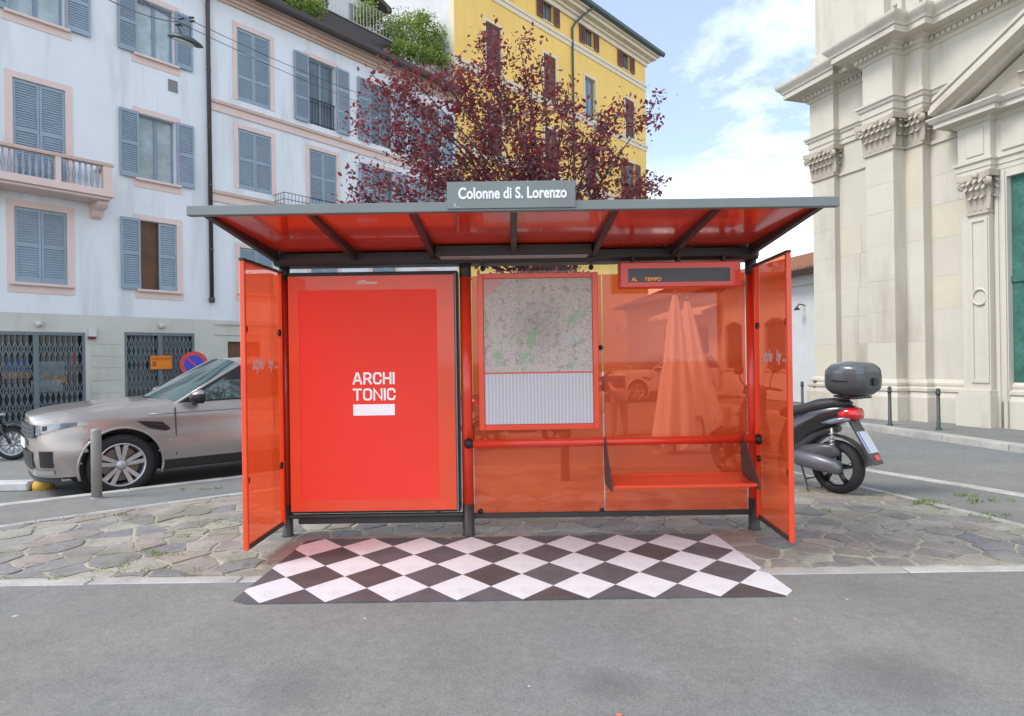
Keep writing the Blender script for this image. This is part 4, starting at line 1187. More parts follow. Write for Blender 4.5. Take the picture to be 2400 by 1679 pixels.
m_ = MB(); m_.add([(-.4, -.8, zE + .34), (YU1 + .8, -.8, zE + .34), (YU1 + .8, 6, zE + 3.0), (-.4, 6, zE + 3.0), (-.4, -.7, zE + .17), (YU1 + .8, -.7, zE + .17), (YU1 + .8, 6, zE + .1), (-.4, 6, zE + .1)],
                  [(0, 1, 2, 3), (4, 7, 6, 5), (0, 4, 5, 1), (2, 6, 7, 3), (0, 3, 7, 4), (1, 5, 6, 2)]); m_.build('roof', M['roof_tile'], yel)
m_ = MB(); m_.box(0.0, YU1, .352, 6.5, 0, zE - .02); m_.build('side_walls', mat('pale_grey_render', (.60, .61, .60), .9, var=.08, vscale=.4, stain=(.5, .5, .5), stain_amt=.5, sscale=.5), yel)
box(-.012, -.001, -.0, .35, 0, zE - .6).build('corner_strip', M['cream'], yel)
up_ = FY.u(1344, 200, .1)
m_ = MB(); m_.smooth = True
m_.tube([(up_ + 1.0, -.85, zE + .15), (up_ + .75, -.5, zE - .1), (up_ + .2, -.15, zE - .75), (up_, -.09, zE - 1.1), (up_, -.09, 0.1)], .06, 10); m_.build('downpipe', M['greengutter'], yel)
# shop sign band and a low wall sign on the ground floor
sa, sb = FY.u(1452, 770, .1), FY.u(1520, 770, .1)
box(sa, sb, -.16, -.035, 3.05, 3.75).build('sign_board', M['cream'], yel)

# ================================================================== church front
M['limestone'] = mat('cream_limestone', (0.565, 0.53, 0.445), 0.85, var=0.07, vscale=0.8, fine=0.05, fscale=35, bump=0.15, bscale=25, stain=(0.36, 0.31, 0.235), stain_amt=0.75, sscale=1.1, sstretch=(1, 1, .2))
M['limestone2'] = mat('weathered_limestone', (0.44, 0.395, 0.315), 0.9, var=0.12, vscale=1.5, fine=0.08, fscale=40, bump=0.25, bscale=30, stain=(0.36, 0.32, 0.26), stain_amt=0.6, sscale=1.4)
M['limestone_b'] = mat('greyer_limestone', (0.565, 0.53, 0.44), 0.87, var=0.08, vscale=0.9, fine=0.05, fscale=35, bump=0.15, bscale=25, stain=(0.53, 0.48, 0.385), stain_amt=0.6, sscale=0.7)
M['limestone_c'] = mat('warmer_limestone', (0.585, 0.53, 0.415), 0.87, var=0.08, vscale=0.9, fine=0.05, fscale=35, bump=0.15, bscale=25, stain=(0.56, 0.49, 0.37), stain_amt=0.6, sscale=0.7)
M['bronze'] = mat('green_bronze_patina', (0.045, 0.15, 0.12), 0.6, metal=0.2, var=0.45, vscale=2.2, fine=0.25, fscale=14, bump=0.4, bscale=12)
oC = at(1915, 960, 17.7)
FC = Facade(oC.x, oC.y, 0.33, -1.0, -0.06)
ch = FC.root('church', 'cream stone church front with tall pilasters, carved capitals and bronze door', 'church')
P1, P2, P3 = 0.17, 0.60, 0.24                       # how far the pilasters stand out of the wall
YQ = 610                                            # pixel row used for the horizontal measures
u_c = FC.u(1907, YQ, P1)
u1r = FC.u(1958, YQ, P1)
u2l, u2r = FC.u(2032, YQ, P2), FC.u(2097, YQ, P2)
u3r = FC.u(2166, YQ, P3)
uw = FC.u(2229, YQ, 0.0)
UR = uw + 12.0
# heights
zcap0, zcap1 = FC.z(1920, 424, P1), FC.z(1920, 356, P1)
zarc = FC.z(1888, 348, P1 + .1) + .0
zfr = FC.z(1896, 286, P1)
zc_t = FC.z(1834, 254, 0.95)
zc2_0, zc2_1 = FC.z(2040, 368, P2), FC.z(2040, 290, P2)
print('church', dict(u_c=u_c, u1r=u1r, u2l=u2l, u2r=u2r, u3r=u3r, uw=uw, zcap0=zcap0, zcap1=zcap1, zarc=zarc, zfr=zfr, zc_t=zc_t, z2=(zc2_0, zc2_1)))
zcap0 = (zcap0 + zc2_0) / 2; zcap1 = (zcap1 + zc2_1) / 2
zarc = zcap1 + 0.42; zfr = zarc + 0.95; zc_t = zfr + 0.62
ZTOP = zc_t + 7.0
zpl0, zpl1 = FC.z(2040, 912, P1), FC.z(2040, 890, P1)
# plan line of the front: corner pilaster, bay, big pilaster with a step, door bay
def plan(extra=0.0):
    return [(u_c, 3.0), (u_c, -P1), (u1r, -P1), (u1r, 0), (u2l, 0), (u2l, -P2), (u2r, -P2), (u2r, -P3), (u3r, -P3), (u3r, 0), (UR, 0)]
def offset_plan(pl, d):
    """mitred outward offset of a right-angled open plan line (outside = left of travel is into the wall, so right)"""
    out = []
    n = len(pl)
    for i, p in enumerate(pl):
        dirs = []
        if i > 0: dirs.append((p[0] - pl[i - 1][0], p[1] - pl[i - 1][1]))
        if i < n - 1: dirs.append((pl[i + 1][0] - p[0], pl[i + 1][1] - p[1]))
        ox = oy = 0.0
        for a, b in dirs:
            L = math.hypot(a, b); a, b = a / L, b / L
            nx_, ny_ = b, -a                       # right-hand normal
            if abs(nx_) > .5: ox = nx_ * d
            else: oy = ny_ * d
        out.append((p[0] + ox, p[1] + oy))
    return out
def moulding(pl, prof, name, material, parent, close_top=True):
    """sweep a profile of (outward, z) along the plan line"""
    m_ = MB()
    rows = [[(q[0], q[1], z_) for q in offset_plan(pl, d)] for d, z_ in prof]
    n = len(pl); b0 = 0
    for r_ in rows: m_.v.extend(r_)
    for j in range(len(rows) - 1):
        for i in range(n - 1):
            m_.face((j * n + i, j * n + i + 1, (j + 1) * n + i + 1, (j + 1) * n + i))
    return m_.build(name, material, parent, recalc=False)
pl = plan()
# the shaft walls, with the courses of the ashlar picked out one by one
zb_ = 0.0
moulding(pl, [(0, zpl1), (0, zarc)], 'wall', M['limestone'], ch)
moulding(pl, [(.16, 0), (.16, zpl0 - .12), (.13, zpl0 - .05), (.11, zpl0), (.15, zpl0 + .02), (.15, zpl0 + .08), (.06, zpl0 + .12), (.08, zpl0 + .16), (.08, zpl0 + .20), (.0, zpl1 + .06)], 'plinth', M['limestone'], ch)
zz_, k = zpl1 + .06, 0
segs = [((pl[i], pl[i + 1])) for i in range(1, len(pl) - 1)]
crs = random.Random(5)
while zz_ < zcap0 - .3:
    zn = min(zcap0 - .02, zz_ + crs.uniform(.62, .95))
    for (a, b) in segs:
        L = math.hypot(b[0] - a[0], b[1] - a[1])
        if abs(b[0] - a[0]) < 1e-4 or a[0] > uw: continue
        cuts = [a[0]]
        q = a[0]
        if L > 1.0:
            m_c = a[0] + L * crs.uniform(.35, .65); cuts.append(m_c)
        cuts.append(b[0])
        for c0, c1 in zip(cuts[:-1], cuts[1:]):
            j_ = crs.uniform(.003, .006)
            box(c0 + (.004 if c0 > a[0] else .0), c1 - (.004 if c1 < b[0] else -.0), a[1] - j_, a[1] - .0003, zz_ + .004, zn - .004).build('ashlar_block', crs.choice([M['limestone'], M['limestone'], M['limestone'], M['limestone_b'], M['limestone_c']]), ch)
    zz_ = zn
# architrave, frieze, cornice
moulding(pl, [(.0, zcap1 - .02), (.05, zcap1), (.05, zcap1 + .12), (.075, zcap1 + .125), (.075, zcap1 + .27), (.11, zcap1 + .29), (.13, zcap1 + .36), (.16, zcap1 + .37), (.16, zarc), (.04, zarc + .01), (.03, zarc + .03), (.03, zfr)], 'architrave', M['limestone'], ch)
moulding(pl, [(.03, zfr - .02), (.07, zfr), (.10, zfr + .06), (.15, zfr + .07), (.15, zfr + .16), (.20, zfr + .18), (.22, zfr + .22), (.50, zfr + .235), (.50, zfr + .36), (.53, zfr + .37), (.55, zfr + .42), (.63, zfr + .52), (.65, zfr + .56), (.65, zc_t), (.05, zc_t + .10), (-.02, zc_t + .10)], 'cornice', M['limestone'], ch)
# dentils: too fine to pick apart, one part per run
for (a, b) in segs:
    if a[0] > uw + .5 and False: continue
    m_ = MB()
    if abs(b[1] - a[1]) < 1e-4:
        n = int((b[0] - a[0] + .2) / .13)
        for q in range(min(n, 90)):
            u_ = a[0] - .08 + q * .13
            m_.box(u_, u_ + .08, a[1] - .205, a[1] - .151, zfr + .075, zfr + .155)
        if n: stuff(m_.build('dentils', M['limestone'], ch))
# storey above
u_l = FC.u(1886, 120, .1)
pl2 = [(u_c + .05, 3.0), (u_c + .05, -.05), (FC.u(1930, 120, .05), -.05), (FC.u(1930, 120, .05), -P1 - .1), (FC.u(2072, 60, P1 + .1), -P1 - .1), (FC.u(2072, 60, P1 + .1), 0.05), (UR, .05)]
moulding(pl2, [(.10, zc_t + .09), (.10, zc_t + .45), (.05, zc_t + .5), (0, zc_t + .52), (0, ZTOP)], 'upper_wall', M['limestone'], ch)
ub = FC.u(2104, 60, 0.0)
box(ub - .16, ub + .16, -.06, .049, zc_t + .5, ZTOP).build('carved_strip', M['limestone'], ch)
for k in range(26):
    m_ = MB(); m_.smooth = True; m_.lathe([(.001, -.05), (.045, -.03), (.05, 0)], (ub, -.06, zc_t + .75 + k * .23), 'Y', 8); m_.build('bead', M['limestone2'], ch)
uw0 = FC.u(2187, 20, 0.0)
for a, b, c in ((uw0 - .45, uw0 - .30, -.05), (uw0 - .12, uw0, -.10)): box(a, b, c, .049, zc_t + .5, ZTOP).build('window_jamb', M['limestone'], ch)
wz = FC.z(2195, 34, 0)
box(uw0, uw0 + 2.2, -.04, .048, zc_t + .101, wz).build('window_sill', M['limestone'], ch)
box(uw0, uw0 + 2.2, .03, .047, wz, ZTOP).build('window', M['shopdark'], ch)
# corinthian capitals
def acanthus(m_, base, up, out, side, h, w, curl):
    """one curled leaf: a strip that bends outward at its tip"""
    P = []
    for i in range(6):
        t = i / 5
        y_ = h * (math.sin(t * 1.9) / math.sin(1.9) if t < .83 else (1.02 - (t - .83) * .9))
        o_ = curl * (t ** 3) + .012
        ww_ = w * (0.75 + .5 * math.sin(PI * min(1, t * 1.05))) * (1 if t < .9 else .55)
        c = base + up * y_ + out * o_
        P.append([c - side * ww_ / 2 - out * .018, c - side * ww_ * .18 + out * .010, c + side * ww_ * .18 + out * .010, c + side * ww_ / 2 - out * .018])
    b0 = len(m_.v)
    for r_ in P: m_.v.extend([tuple(q) for q in r_])
    for i in range(5):
        for k in range(3): m_.face((b0 + i * 4 + k, b0 + i * 4 + k + 1, b0 + (i + 1) * 4 + k + 1, b0 + (i + 1) * 4 + k))
def volute(m_, c, ax, r, t):
    c, ax = Vector(c), Vector(ax).normalized()
    a = ax.orthogonal().normalized(); b = ax.cross(a)
    rings = []
    for rr, hh in ((r, -t), (r * 1.02, 0), (r * .75, t), (r * .72, t * .6), (r * .4, t * .8), (r * .38, t * 1.3), (.001, t * 1.4)):
        rings.append([c + ax * hh + (a * math.cos(2 * PI * k / 12) + b * math.sin(2 * PI * k / 12)) * rr for k in range(12)])
    m_.rings(rings, True, False)
def capital(parent, u0, u1, vf, vb, z0, z1, left=True, right=True):
    H = z1 - z0; g = MB()
    g.box(u0 - .04, u1 + .04, vf - .05, vb, z0, z0 + .06)
    # bell
    n0, n1 = (u0, u1, vf), (u0 - .05, u1 + .05, vf - .06)
    g.add([(u0, vf, z0 + .06), (u1, vf, z0 + .06), (u1, vb, z0 + .06), (u0, vb, z0 + .06), (u0 - .05, vf - .06, z1 - .1), (u1 + .05, vf - .06, z1 - .1), (u1 + .05, vb, z1 - .1), (u0 - .05, vb, z1 - .1)],
          [(0, 1, 5, 4), (1, 2, 6, 5), (3, 0, 4, 7)])
    g.prism([(u0 - .16, vf - .17), (u0 - .02, vf - .10), ((u0 + u1) / 2, vf - .06), (u1 + .02, vf - .10), (u1 + .16, vf - .17), (u1 + .16, vb), (u0 - .16, vb)], z1 - .12, z1, lambda a, b, c: (a, b, c))
    o = g.build('capital', M['limestone2'], parent)
    g = MB(); g.smooth = True
    n = max(3, int(round((u1 - u0) / .15))); w = (u1 - u0) / n
    rows = ((z0 + .06, H * .34, .12, 0.0), (z0 + .08, H * .55, .16, .5), (z0 + .2, H * .58, .15, 0.0))
    for zb2, hh, cu, off in rows:
        for k in range(n + (1 if off else 0)):
            u_ = u0 + w * (k + .5 - off)
            acanthus(g, Vector((u_, vf - .008, zb2)), Vector((0, 0, 1)), Vector((0, -1, 0)), Vector((1, 0, 0)), hh, w * .95, cu)
        if right and vb - vf > .1:
            m2 = max(1, int(round((vb - vf) / .15))); w2 = (vb - vf) / m2
            for k in range(m2):
                acanthus(g, Vector((u1 + .008, vf + w2 * (k + .5), zb2)), Vector((0, 0, 1)), Vector((1, 0, 0)), Vector((0, 1, 0)), hh, w2 * .95, cu)
    stuff(g.build('acanthus_leaves', M['limestone2'], o, recalc=False))
    for (uu_, dx_) in ((u0 - .07, -1), (u1 + .07, 1)):
        g = MB(); g.smooth = True; volute(g, (uu_, vf - .10, z1 - .21), (-dx_ * .7, -.75, 0), .095, .05); g.build('volute', M['limestone2'], o, recalc=False)
    g = MB(); g.smooth = True; g.lathe([(.001, -.07), (.05, -.05), (.07, 0)], ((u0 + u1) / 2, vf - .07, z1 - .06), 'Y', 10); g.build('rosette', M['limestone2'], o)
    return o
capital(ch, u_c, u1r, -P1, 0.0, zcap0, zcap1)
capital(ch, u2l, u2r, -P2, 0.0, zcap0, zcap1)
capital(ch, u2r + .03, u3r, -P3, 0.0, zcap0, zcap1)
box(u1r + .01, u2l - .01, -.05, -.0005, zcap0 - .02, zcap0 + .05).build('collar', M['limestone'], ch)
box(u3r + .01, u3r + 8, -.05, -.0005, zcap0 - .02, zcap0 + .05).build('collar', M['limestone'], ch)
# ---- portal: pilaster, entablature, pediment, bronze door
PP = 0.30
d0, d1 = FC.u(2278, 700, PP), FC.u(2318, 700, PP)
dz0, dz1 = FC.z(2300, 502, PP), FC.z(2290, 408, PP)
pz_base = FC.z(2310, 915, PP)
pw2 = d1 - d0
portal = box(d0 - .20, d1 + .02, -PP, -.0005, 0.0, dz0).build('portal_pilaster', M['limestone'], ch, bevel=0.004)
f = MB()
f.box(d0 - .02, d0 + .04, -PP - .03, -PP - .0005, pz_base + .15, dz0 - .08); f.box(d1 - .06, d1, -PP - .03, -PP - .0005, pz_base + .15, dz0 - .08)
f.box(d0 + .041, d1 - .061, -PP - .03, -PP - .0005, dz0 - .14, dz0 - .08); f.box(d0 + .041, d1 - .061, -PP - .03, -PP - .0005, pz_base + .15, pz_base + .21)
f.build('panel_border', M['limestone'], portal)
zd = FC.z(2300, 696, PP); um = (d0 + d1) / 2
g = MB(); g.smooth = True
ring = [(um + .15 * math.cos(2 * PI * k / 24), -PP - .02, zd + .2 * math.sin(2 * PI * k / 24) * .8) for k in range(25)]
g.tube(ring, .022, 6, cap=False); g.build('roundel', M['limestone'], portal)
m_ = MB(); m_.box(d0 - .30, d1 + .08, -PP - .12, -.0008, 0, pz_base - .10); m_.box(d0 - .26, d1 + .05, -PP - .08, -.0008, pz_base - .0995, pz_base); m_.build('pedestal', M['limestone'], portal, bevel=0.006)
capital(ch, d0 - .02, d1, -PP, -.001, dz0, dz1)
ez = dz1
pl3 = [(d0 - .22, 0.0), (d0 - .22, -PP), (d1 + .06, -PP), (d1 + .06, -PP + .16), (UR, -PP + .16)]
zf3 = FC.z(2272, 300, PP)
moulding(pl3, [(.0, ez), (.03, ez), (.03, ez + .10), (.05, ez + .105), (.05, ez + .2), (.09, ez + .23), (.09, ez + .28), (.02, ez + .29), (.02, zf3), (.06, zf3 + .03), (.10, zf3 + .10), (.32, zf3 + .115), (.32, zf3 + .21), (.36, zf3 + .22), (.42, zf3 + .30), (.42, zf3 + .33), (0.0, zf3 + .40)], 'portal_entablature', M['limestone'], ch)
q0, q1 = FC.uz(2258, 352, PP), FC.uz(2290, 308, PP)
box(d0 - .06, d1 - .04, -PP - .045, -PP - .0205, ez + .36, zf3 - .08).build('frieze_panel', M['limestone'], ch, bevel=0.01)
box(d1 + .2, UR, -PP + .10, -PP + .139, ez + .36, zf3 - .08).build('frieze_panel', M['limestone'], ch, bevel=0.01)
# raking cornice of the pediment
zr0 = zf3 + .36
ra = (d0 - .58, zr0); slope = 0.52
Lr = 4.2
for k, (o_, p_, h_) in enumerate(((0.0, PP + .42, .10), (.101, PP + .36, .09), (.192, PP + .22, .12), (.313, PP + .30, .07), (-.10, PP + .12, .10))):
    m_ = MB()
    za = zr0 + .05 + o_
    m_.prism([(ra[0], za), (ra[0] + Lr, za + Lr * slope), (ra[0] + Lr, za + h_ + Lr * slope), (ra[0], za + h_)], -p_, -.001 - k * .0003)
    m_.build('raking_cornice', M['limestone'], ch)
m_ = MB(); m_.prism([(ra[0] + .3, zr0), (ra[0] + Lr, zr0), (ra[0] + Lr, zr0 + Lr * slope), ], -PP + .06, -.002); m_.build('tympanum', M['limestone2'], ch)
g = MB(); g.smooth = True
tr = random.Random(3)
for k in range(26):
    u_ = ra[0] + 1.6 + k * .09; z_ = zr0 + .12 + abs(math.sin(k * .7)) * .28 + k * .012
    acanthus(g, Vector((u_, -PP + .05, z_)), Vector((math.sin(k), 0, 1)).normalized(), Vector((0, -1, 0)), Vector((1, 0, -.3)).normalized(), .26, .17, .12)
stuff(g.build('tympanum_carving', M['limestone2'], ch, recalc=False))
# door frame and leaf
e0 = FC.u(2362, 760, .18); e00 = FC.u(2322, 760, .18)
dtop = FC.z(2385, 412, .0)
m_ = MB(); m_.box(d1 + .021, e0, -.16, -.001, 0, ez + .02); m_.box(e0 - .09, e0 - .02, -.19, -.161, 0, ez - .02); m_.box(d1 + .06, d1 + .12, -.185, -.161, 0, ez - .02); m_.build('door_jamb', M['limestone'], ch)
box(e0 + .001, UR, -.16, -.001, dtop, ez + .02).build('door_lintel', M['limestone'], ch)
dr = box(e0, e0 + 3.4, -.03, -.012, 0.05, dtop).build('door', M['bronze'], ch)
for k, (a, b) in enumerate(((.25, 1.55), (1.75, 3.0), (3.2, 4.6))):
    if b < dtop: box(e0 + .25, e0 + 1.3, -.055, -.0305, a, b).build('door_panel', M['bronze'], dr, bevel=0.015)
zbar = FC.z(2390, 653, .0)
box(e0, e0 + 3.4, -.07, -.0302, zbar - .06, zbar + .06).build('door_rail', M['bronze'], dr)
# steps side, core
box(u_c + .02, UR, 3.0, 8.0, 0, ZTOP).build('nave_wall', M['limestone'], ch)

# ---- pavement and kerb before the church
kc0 = onz(1990, 986, -.05); kc1 = onz(2399, 1040, -.05)
kd = (kc1 - kc0); kd = Vector((kd.x, kd.y)).normalized()
A_ = Vector((kc0.x, kc0.y)) - kd * 22; B_ = Vector((kc1.x, kc1.y)) + kd * 4
m_ = MB()
far = FC.o + FC.d * -10 ; near = FC.o + FC.d * 14
poly = [tuple(A_), tuple(B_), tuple(near + FC.inn * 0.3), tuple(far + FC.inn * .3)]
m_.prism(poly, -.30, -.052, lambda a, b, c: (a, b, c)); structure(m_.build('pavement', M['asphalt2']))
k6 = structure(bpy.data.objects.new('kerb', None)); COL.objects.link(k6)
kn = Vector((-kd.y, kd.x)); 
if kn.x > 0: kn = -kn
kerb_run(k6, tuple(A_ + kn * .14), tuple(B_ + kn * .14), 0.28, 0, 0.3, 1.0, 1.6, zfun=lambda x, y: -.050)

# ================================================================== low white building beyond the church
M['whitewall'] = mat('white_plaster_old', (0.60, 0.62, 0.62), 0.9, var=0.08, vscale=0.6, stain=(0.45, 0.46, 0.46), stain_amt=0.5, sscale=0.7)
M['terracotta'] = mat('terracotta_tiles', (0.33, 0.16, 0.09), 0.9, var=0.35, vscale=5, bump=0.6, bscale=14)
oW = at(1904, 800, 21.0)
FW = Facade(oW.x, oW.y, 0.22, -1.0, -0.14)
low = FW.root('low_house', 'low white plastered house with tiled roof seen beyond the shelter glass', 'building')
wu0, wu1 = FW.u(1470, 800), 3.0
zel = FW.z(1880, 640, .35)
hw = [win_rect(FW, 1702, 1737, 750, 842), win_rect(FW, 1625, 1664, 738, 790), win_rect(FW, 1795, 1838, 745, 850), win_rect(FW, 1560, 1580, 750, 850)]
hw = [(a, b, c, d) for a, b, c, d in hw]
zw0, zw1 = 1.1, 2.75
hw = [((a + b) / 2 - .6, (a + b) / 2 + .6, zw0 if k != 3 else .05, zw1) for k, (a, b, c, d) in enumerate(hw)]
holed_wall(wu0, wu1, 0, zel, hw, .25).build('wall', M['whitewall'], low)
for a, b, c, d in hw:
    o = box(a, b, .2, .22, c, d).build('window', M['shopdark'], low)
    m_ = MB(); arc = [(a + (b - a) * k / 8, d + .18 * math.sin(PI * k / 8)) for k in range(9)]
    m_.prism(arc + [(b, d - .03), (a, d - .03)], -.006, -.0005); m_.build('arch_head', M['shopdark'], o)
    casement(o, a, b, c, d, .12, M['brownwood'], M['shopdark'], 1, c + .9)
    box(a - .05, b + .05, -.05, -.0006, c - .08, c - .001).build('sill', M['whitewall'], o)
m_ = MB(); m_.prism([(-.45, zel - .02), (-.45, zel + .10), (2.8, zel + 1.25), (2.8, zel - .02)], wu0 - .3, wu1 + .3, lambda a, b, c: (c, a, b)); m_.build('roof', M['terracotta'], low)
m_ = MB()
uu = wu0 - .3
while uu < wu1 + .25:
    m_.tube([(uu, -.50, zel + .10), (uu, 2.8, zel + 1.27)], .075, 6); uu += .2
stuff(m_.build('roof_tiles', M['terracotta'], low))
m_ = MB(); m_.prism([(-.46, zel - .06), (-.62, zel - .06), (-.65, zel + .07), (-.46, zel + .07)], wu0 - .3, wu1 + .3, lambda a, b, c: (c, a, b)); m_.build('gutter', M['gutter'], low)
box(wu0, wu1, -.12, -.0005, zel - .35, zel - .03).build('cornice', M['whitewall'], low)
box(wu0 + .01, wu1 - .01, .352, 5.0, 0, zel - .03).build('core', M['whitewall'], low)
# awning over the shop
ca, cb = FW.u(1530, 745, .8), FW.u(1655, 730, .8)
zaw = FW.z(1620, 732, .9)
m_ = MB(); m_.prism([(-.02, zaw + .34), (-1.0, zaw), (-1.0, zaw - .16), (-.98, zaw - .16), (-.98, zaw - .02), (-.02, zaw + .30)], ca, cb, lambda a, b, c: (c, a, b)); m_.build('awning', mat('white_awning', (.75, .72, .66), .8), low)
# wall lamp
c = FW.uz(1880, 720, .1); m_ = MB(); m_.smooth = True; m_.tube([(c[0], 0, c[1] + .05), (c[0], -.2, c[1] + .1), (c[0], -.3, c[1])], .02, 6); m_.lathe([(.03, .08), (.10, 0), (.09, -.02)], (c[0], -.3, c[1] - .08), n=10); m_.build('wall_lamp', M['iron'], low)

# ================================================================== plum tree
def leaf_mat(name, col, trans):
    m = bpy.data.materials.new(name); m.use_nodes = True
    ns, ls = m.node_tree.nodes, m.node_tree.links; ns.clear()
    out = N(ns, 'ShaderNodeOutputMaterial'); df = N(ns, 'ShaderNodeBsdfPrincipled'); tl = N(ns, 'ShaderNodeBsdfTranslucent'); mx = N(ns, 'ShaderNodeMixShader')
    df.inputs['Base Color'].default_value = (*col, 1); df.inputs['Roughness'].default_value = 0.45
    tl.inputs[0].default_value = (*trans, 1); mx.inputs[0].default_value = 0.35
    ls.new(df.outputs[0], mx.inputs[1]); ls.new(tl.outputs[0], mx.inputs[2]); ls.new(mx.outputs[0], out.inputs['Surface'])
    m.diffuse_color = (*col, 1)
    return m
LEAF_P = [leaf_mat('burgundy_leaf', (.145, .030, .044), (.38, .04, .04)), leaf_mat('wine_red_leaf', (.20, .030, .036), (.48, .05, .04)), leaf_mat('purple_brown_leaf', (.090, .042, .060), (.22, .04, .05)), leaf_mat('dusky_pink_leaf', (.20, .11, .125), (.28, .07, .08))]
LEAF_G = [leaf_mat('bright_green_leaf', (.22, .32, .06), (.42, .55, .08)), leaf_mat('green_leaf', (.085, .155, .030), (.2, .32, .04)), leaf_mat('yellow_green_leaf', (.26, .31, .07), (.45, .5, .1)), leaf_mat('dark_green_leaf', (.04, .085, .02), (.1, .17, .03))]
M['bark'] = mat('plum_bark', (.075, .055, .048), .9, var=.3, vscale=8, bump=.6, bscale=30)
def add_leaf(m_, p, size, rg, w=0.55):
    d = Vector((rg.gauss(0, 1), rg.gauss(0, 1), rg.gauss(0, .7) - .15)); d.normalize()
    s_ = d.cross(Vector((rg.gauss(0, 1), rg.gauss(0, 1), rg.gauss(0, 1))))
    if s_.length < 1e-3: return
    s_.normalize(); nn = d.cross(s_) * (size * .14)
    a, b = p, p + d * size; c = p + d * size * .5
    m_.add([a, c + s_ * size * w * .5 + nn, b, c - s_ * size * w * .5 + nn, c], [(0, 4, 1), (4, 2, 1), (0, 3, 4), (4, 3, 2)])
def crown_cluster(m_, c, rad, n, size, rg, mats):
    for _ in range(n):
        v = Vector((rg.gauss(0, 1), rg.gauss(0, 1), rg.gauss(0, 1))) * rad * .5
        m_.cur = rg.choices(range(len(mats)), [.34, .22, .26, .18])[0] if len(mats) == 4 else 0
        add_leaf(m_, c + v, size * rg.uniform(.55, 1.55), rg)
rg = random.Random(11)
tb = onz(1325, 1128, -.06)
TY = tb.y
tree = thing('plum_tree', 'slender purple leaved plum tree growing behind the shelter', 'tree', (tb.x, tb.y, -.07))
T0 = Vector((tb.x, tb.y, -.07))
wood = MB(); wood.smooth = True
leafm = MB()
trunk_top = Vector((tb.x - .18, tb.y + .15, 2.25))
wood.tube([Vector((0, 0, -.1)), Vector((.0, 0, .5)), Vector((-.05, .03, 1.2)), Vector((-.12, .10, 1.9)), trunk_top - T0], [.062, .052, .046, .042, .040], 10)
tips = [(880, 145, .6), (868, 170, .4), (958, 178, .5), (1012, 160, .4), (1058, 150, .45), (1120, 95, .9), (1160, 125, .9), (1216, 100, .25), (1262, 135, .4), (880, 255, .7), (852, 308, .7), (905, 325, .9), (822, 445, .8),
        (862, 418, .9), (930, 440, 1), (985, 385, .9), (1000, 255, .9), (1100, 250, 1), (1180, 220, 1), (1245, 212, .7), (1332, 218, .5), (1348, 265, .6), (1300, 305, .8), (1215, 320, 1), (1125, 330, 1),
        (1060, 420, 1), (1130, 432, 1), (1250, 420, 1), (1400, 385, .8), (1425, 285, .4), (1462, 242, .4), (1535, 245, .22), (1440, 365, .5), (1490, 440, .3), (1535, 418, .25), (1560, 420, .15), (1382, 330, .8),
        (1300, 395, 1), (1050, 330, 1), (960, 300, .7), (1190, 400, 1), (1010, 440, .9), (1350, 440, .8), (1420, 450, .4), (1080, 140, .6), (1150, 180, .8), (920, 205, .4), (1240, 290, .8),
        (1090, 520, .8), (1200, 520, .8), (1320, 510, .7), (980, 520, .7), (1260, 600, .7), (1150, 600, .7), (1385, 580, .6), (900, 520, .6)]
def bez(a, b, c, d, t): return a * (1 - t) ** 3 + b * 3 * t * (1 - t) ** 2 + c * 3 * t * t * (1 - t) + d * t ** 3
for px_, py_, dens in tips:
    tip = at(px_, py_, TY + rg.uniform(-.75, .75))
    hz = max(0.0, min(1.0, (tip.z - 2.6) / 3.0))
    st_ = trunk_top + Vector((rg.uniform(-.1, .1), rg.uniform(-.1, .1), rg.uniform(-.35, .1) + hz * rg.uniform(.0, .9)))
    st_.x += (tip.x - trunk_top.x) * .12 * hz
    q1_ = st_ + Vector(((tip.x - st_.x) * .15, (tip.y - st_.y) * .2, (tip.z - st_.z) * .45 + .1)); q2_ = st_.lerp(tip, .7) + Vector((rg.uniform(-.15, .15), rg.uniform(-.15, .15), .12))
    P = [bez(st_, q1_, q2_, tip, k / 7) for k in range(8)]
    wood.tube([p - T0 for p in P], [.017 * (1 - .85 * k / 7) + .002 for k in range(8)], 6, cap=False)
    ntw = int(5 + 6.5 * dens)
    for k in range(ntw):
        t = 1.0 - (rg.random() ** 1.4) * (.62 if dens > .5 else .4)
        p = bez(st_, q1_, q2_, tip, t)
        dv = Vector((rg.gauss(0, 1), rg.gauss(0, 1), rg.gauss(.2, .8))).normalized() * rg.uniform(.06, .34) * (.4 + .6 * dens)
        e = p + dv
        wood.tube([p - T0, p + dv * .5 + Vector((0, 0, .02)) - T0, e - T0], [.005, .004, .002], 4, cap=False)
        crown_cluster(leafm, e - T0, .17, int(rg.uniform(20, 40)), .058, rg, LEAF_P)
        if rg.random() < .7: crown_cluster(leafm, p - T0, .12, int(rg.uniform(7, 15)), .056, rg, LEAF_P)
wood.build('trunk', M['bark'], tree, recalc=False)
stuff(leafm.build('crown', LEAF_P, tree, recalc=False))

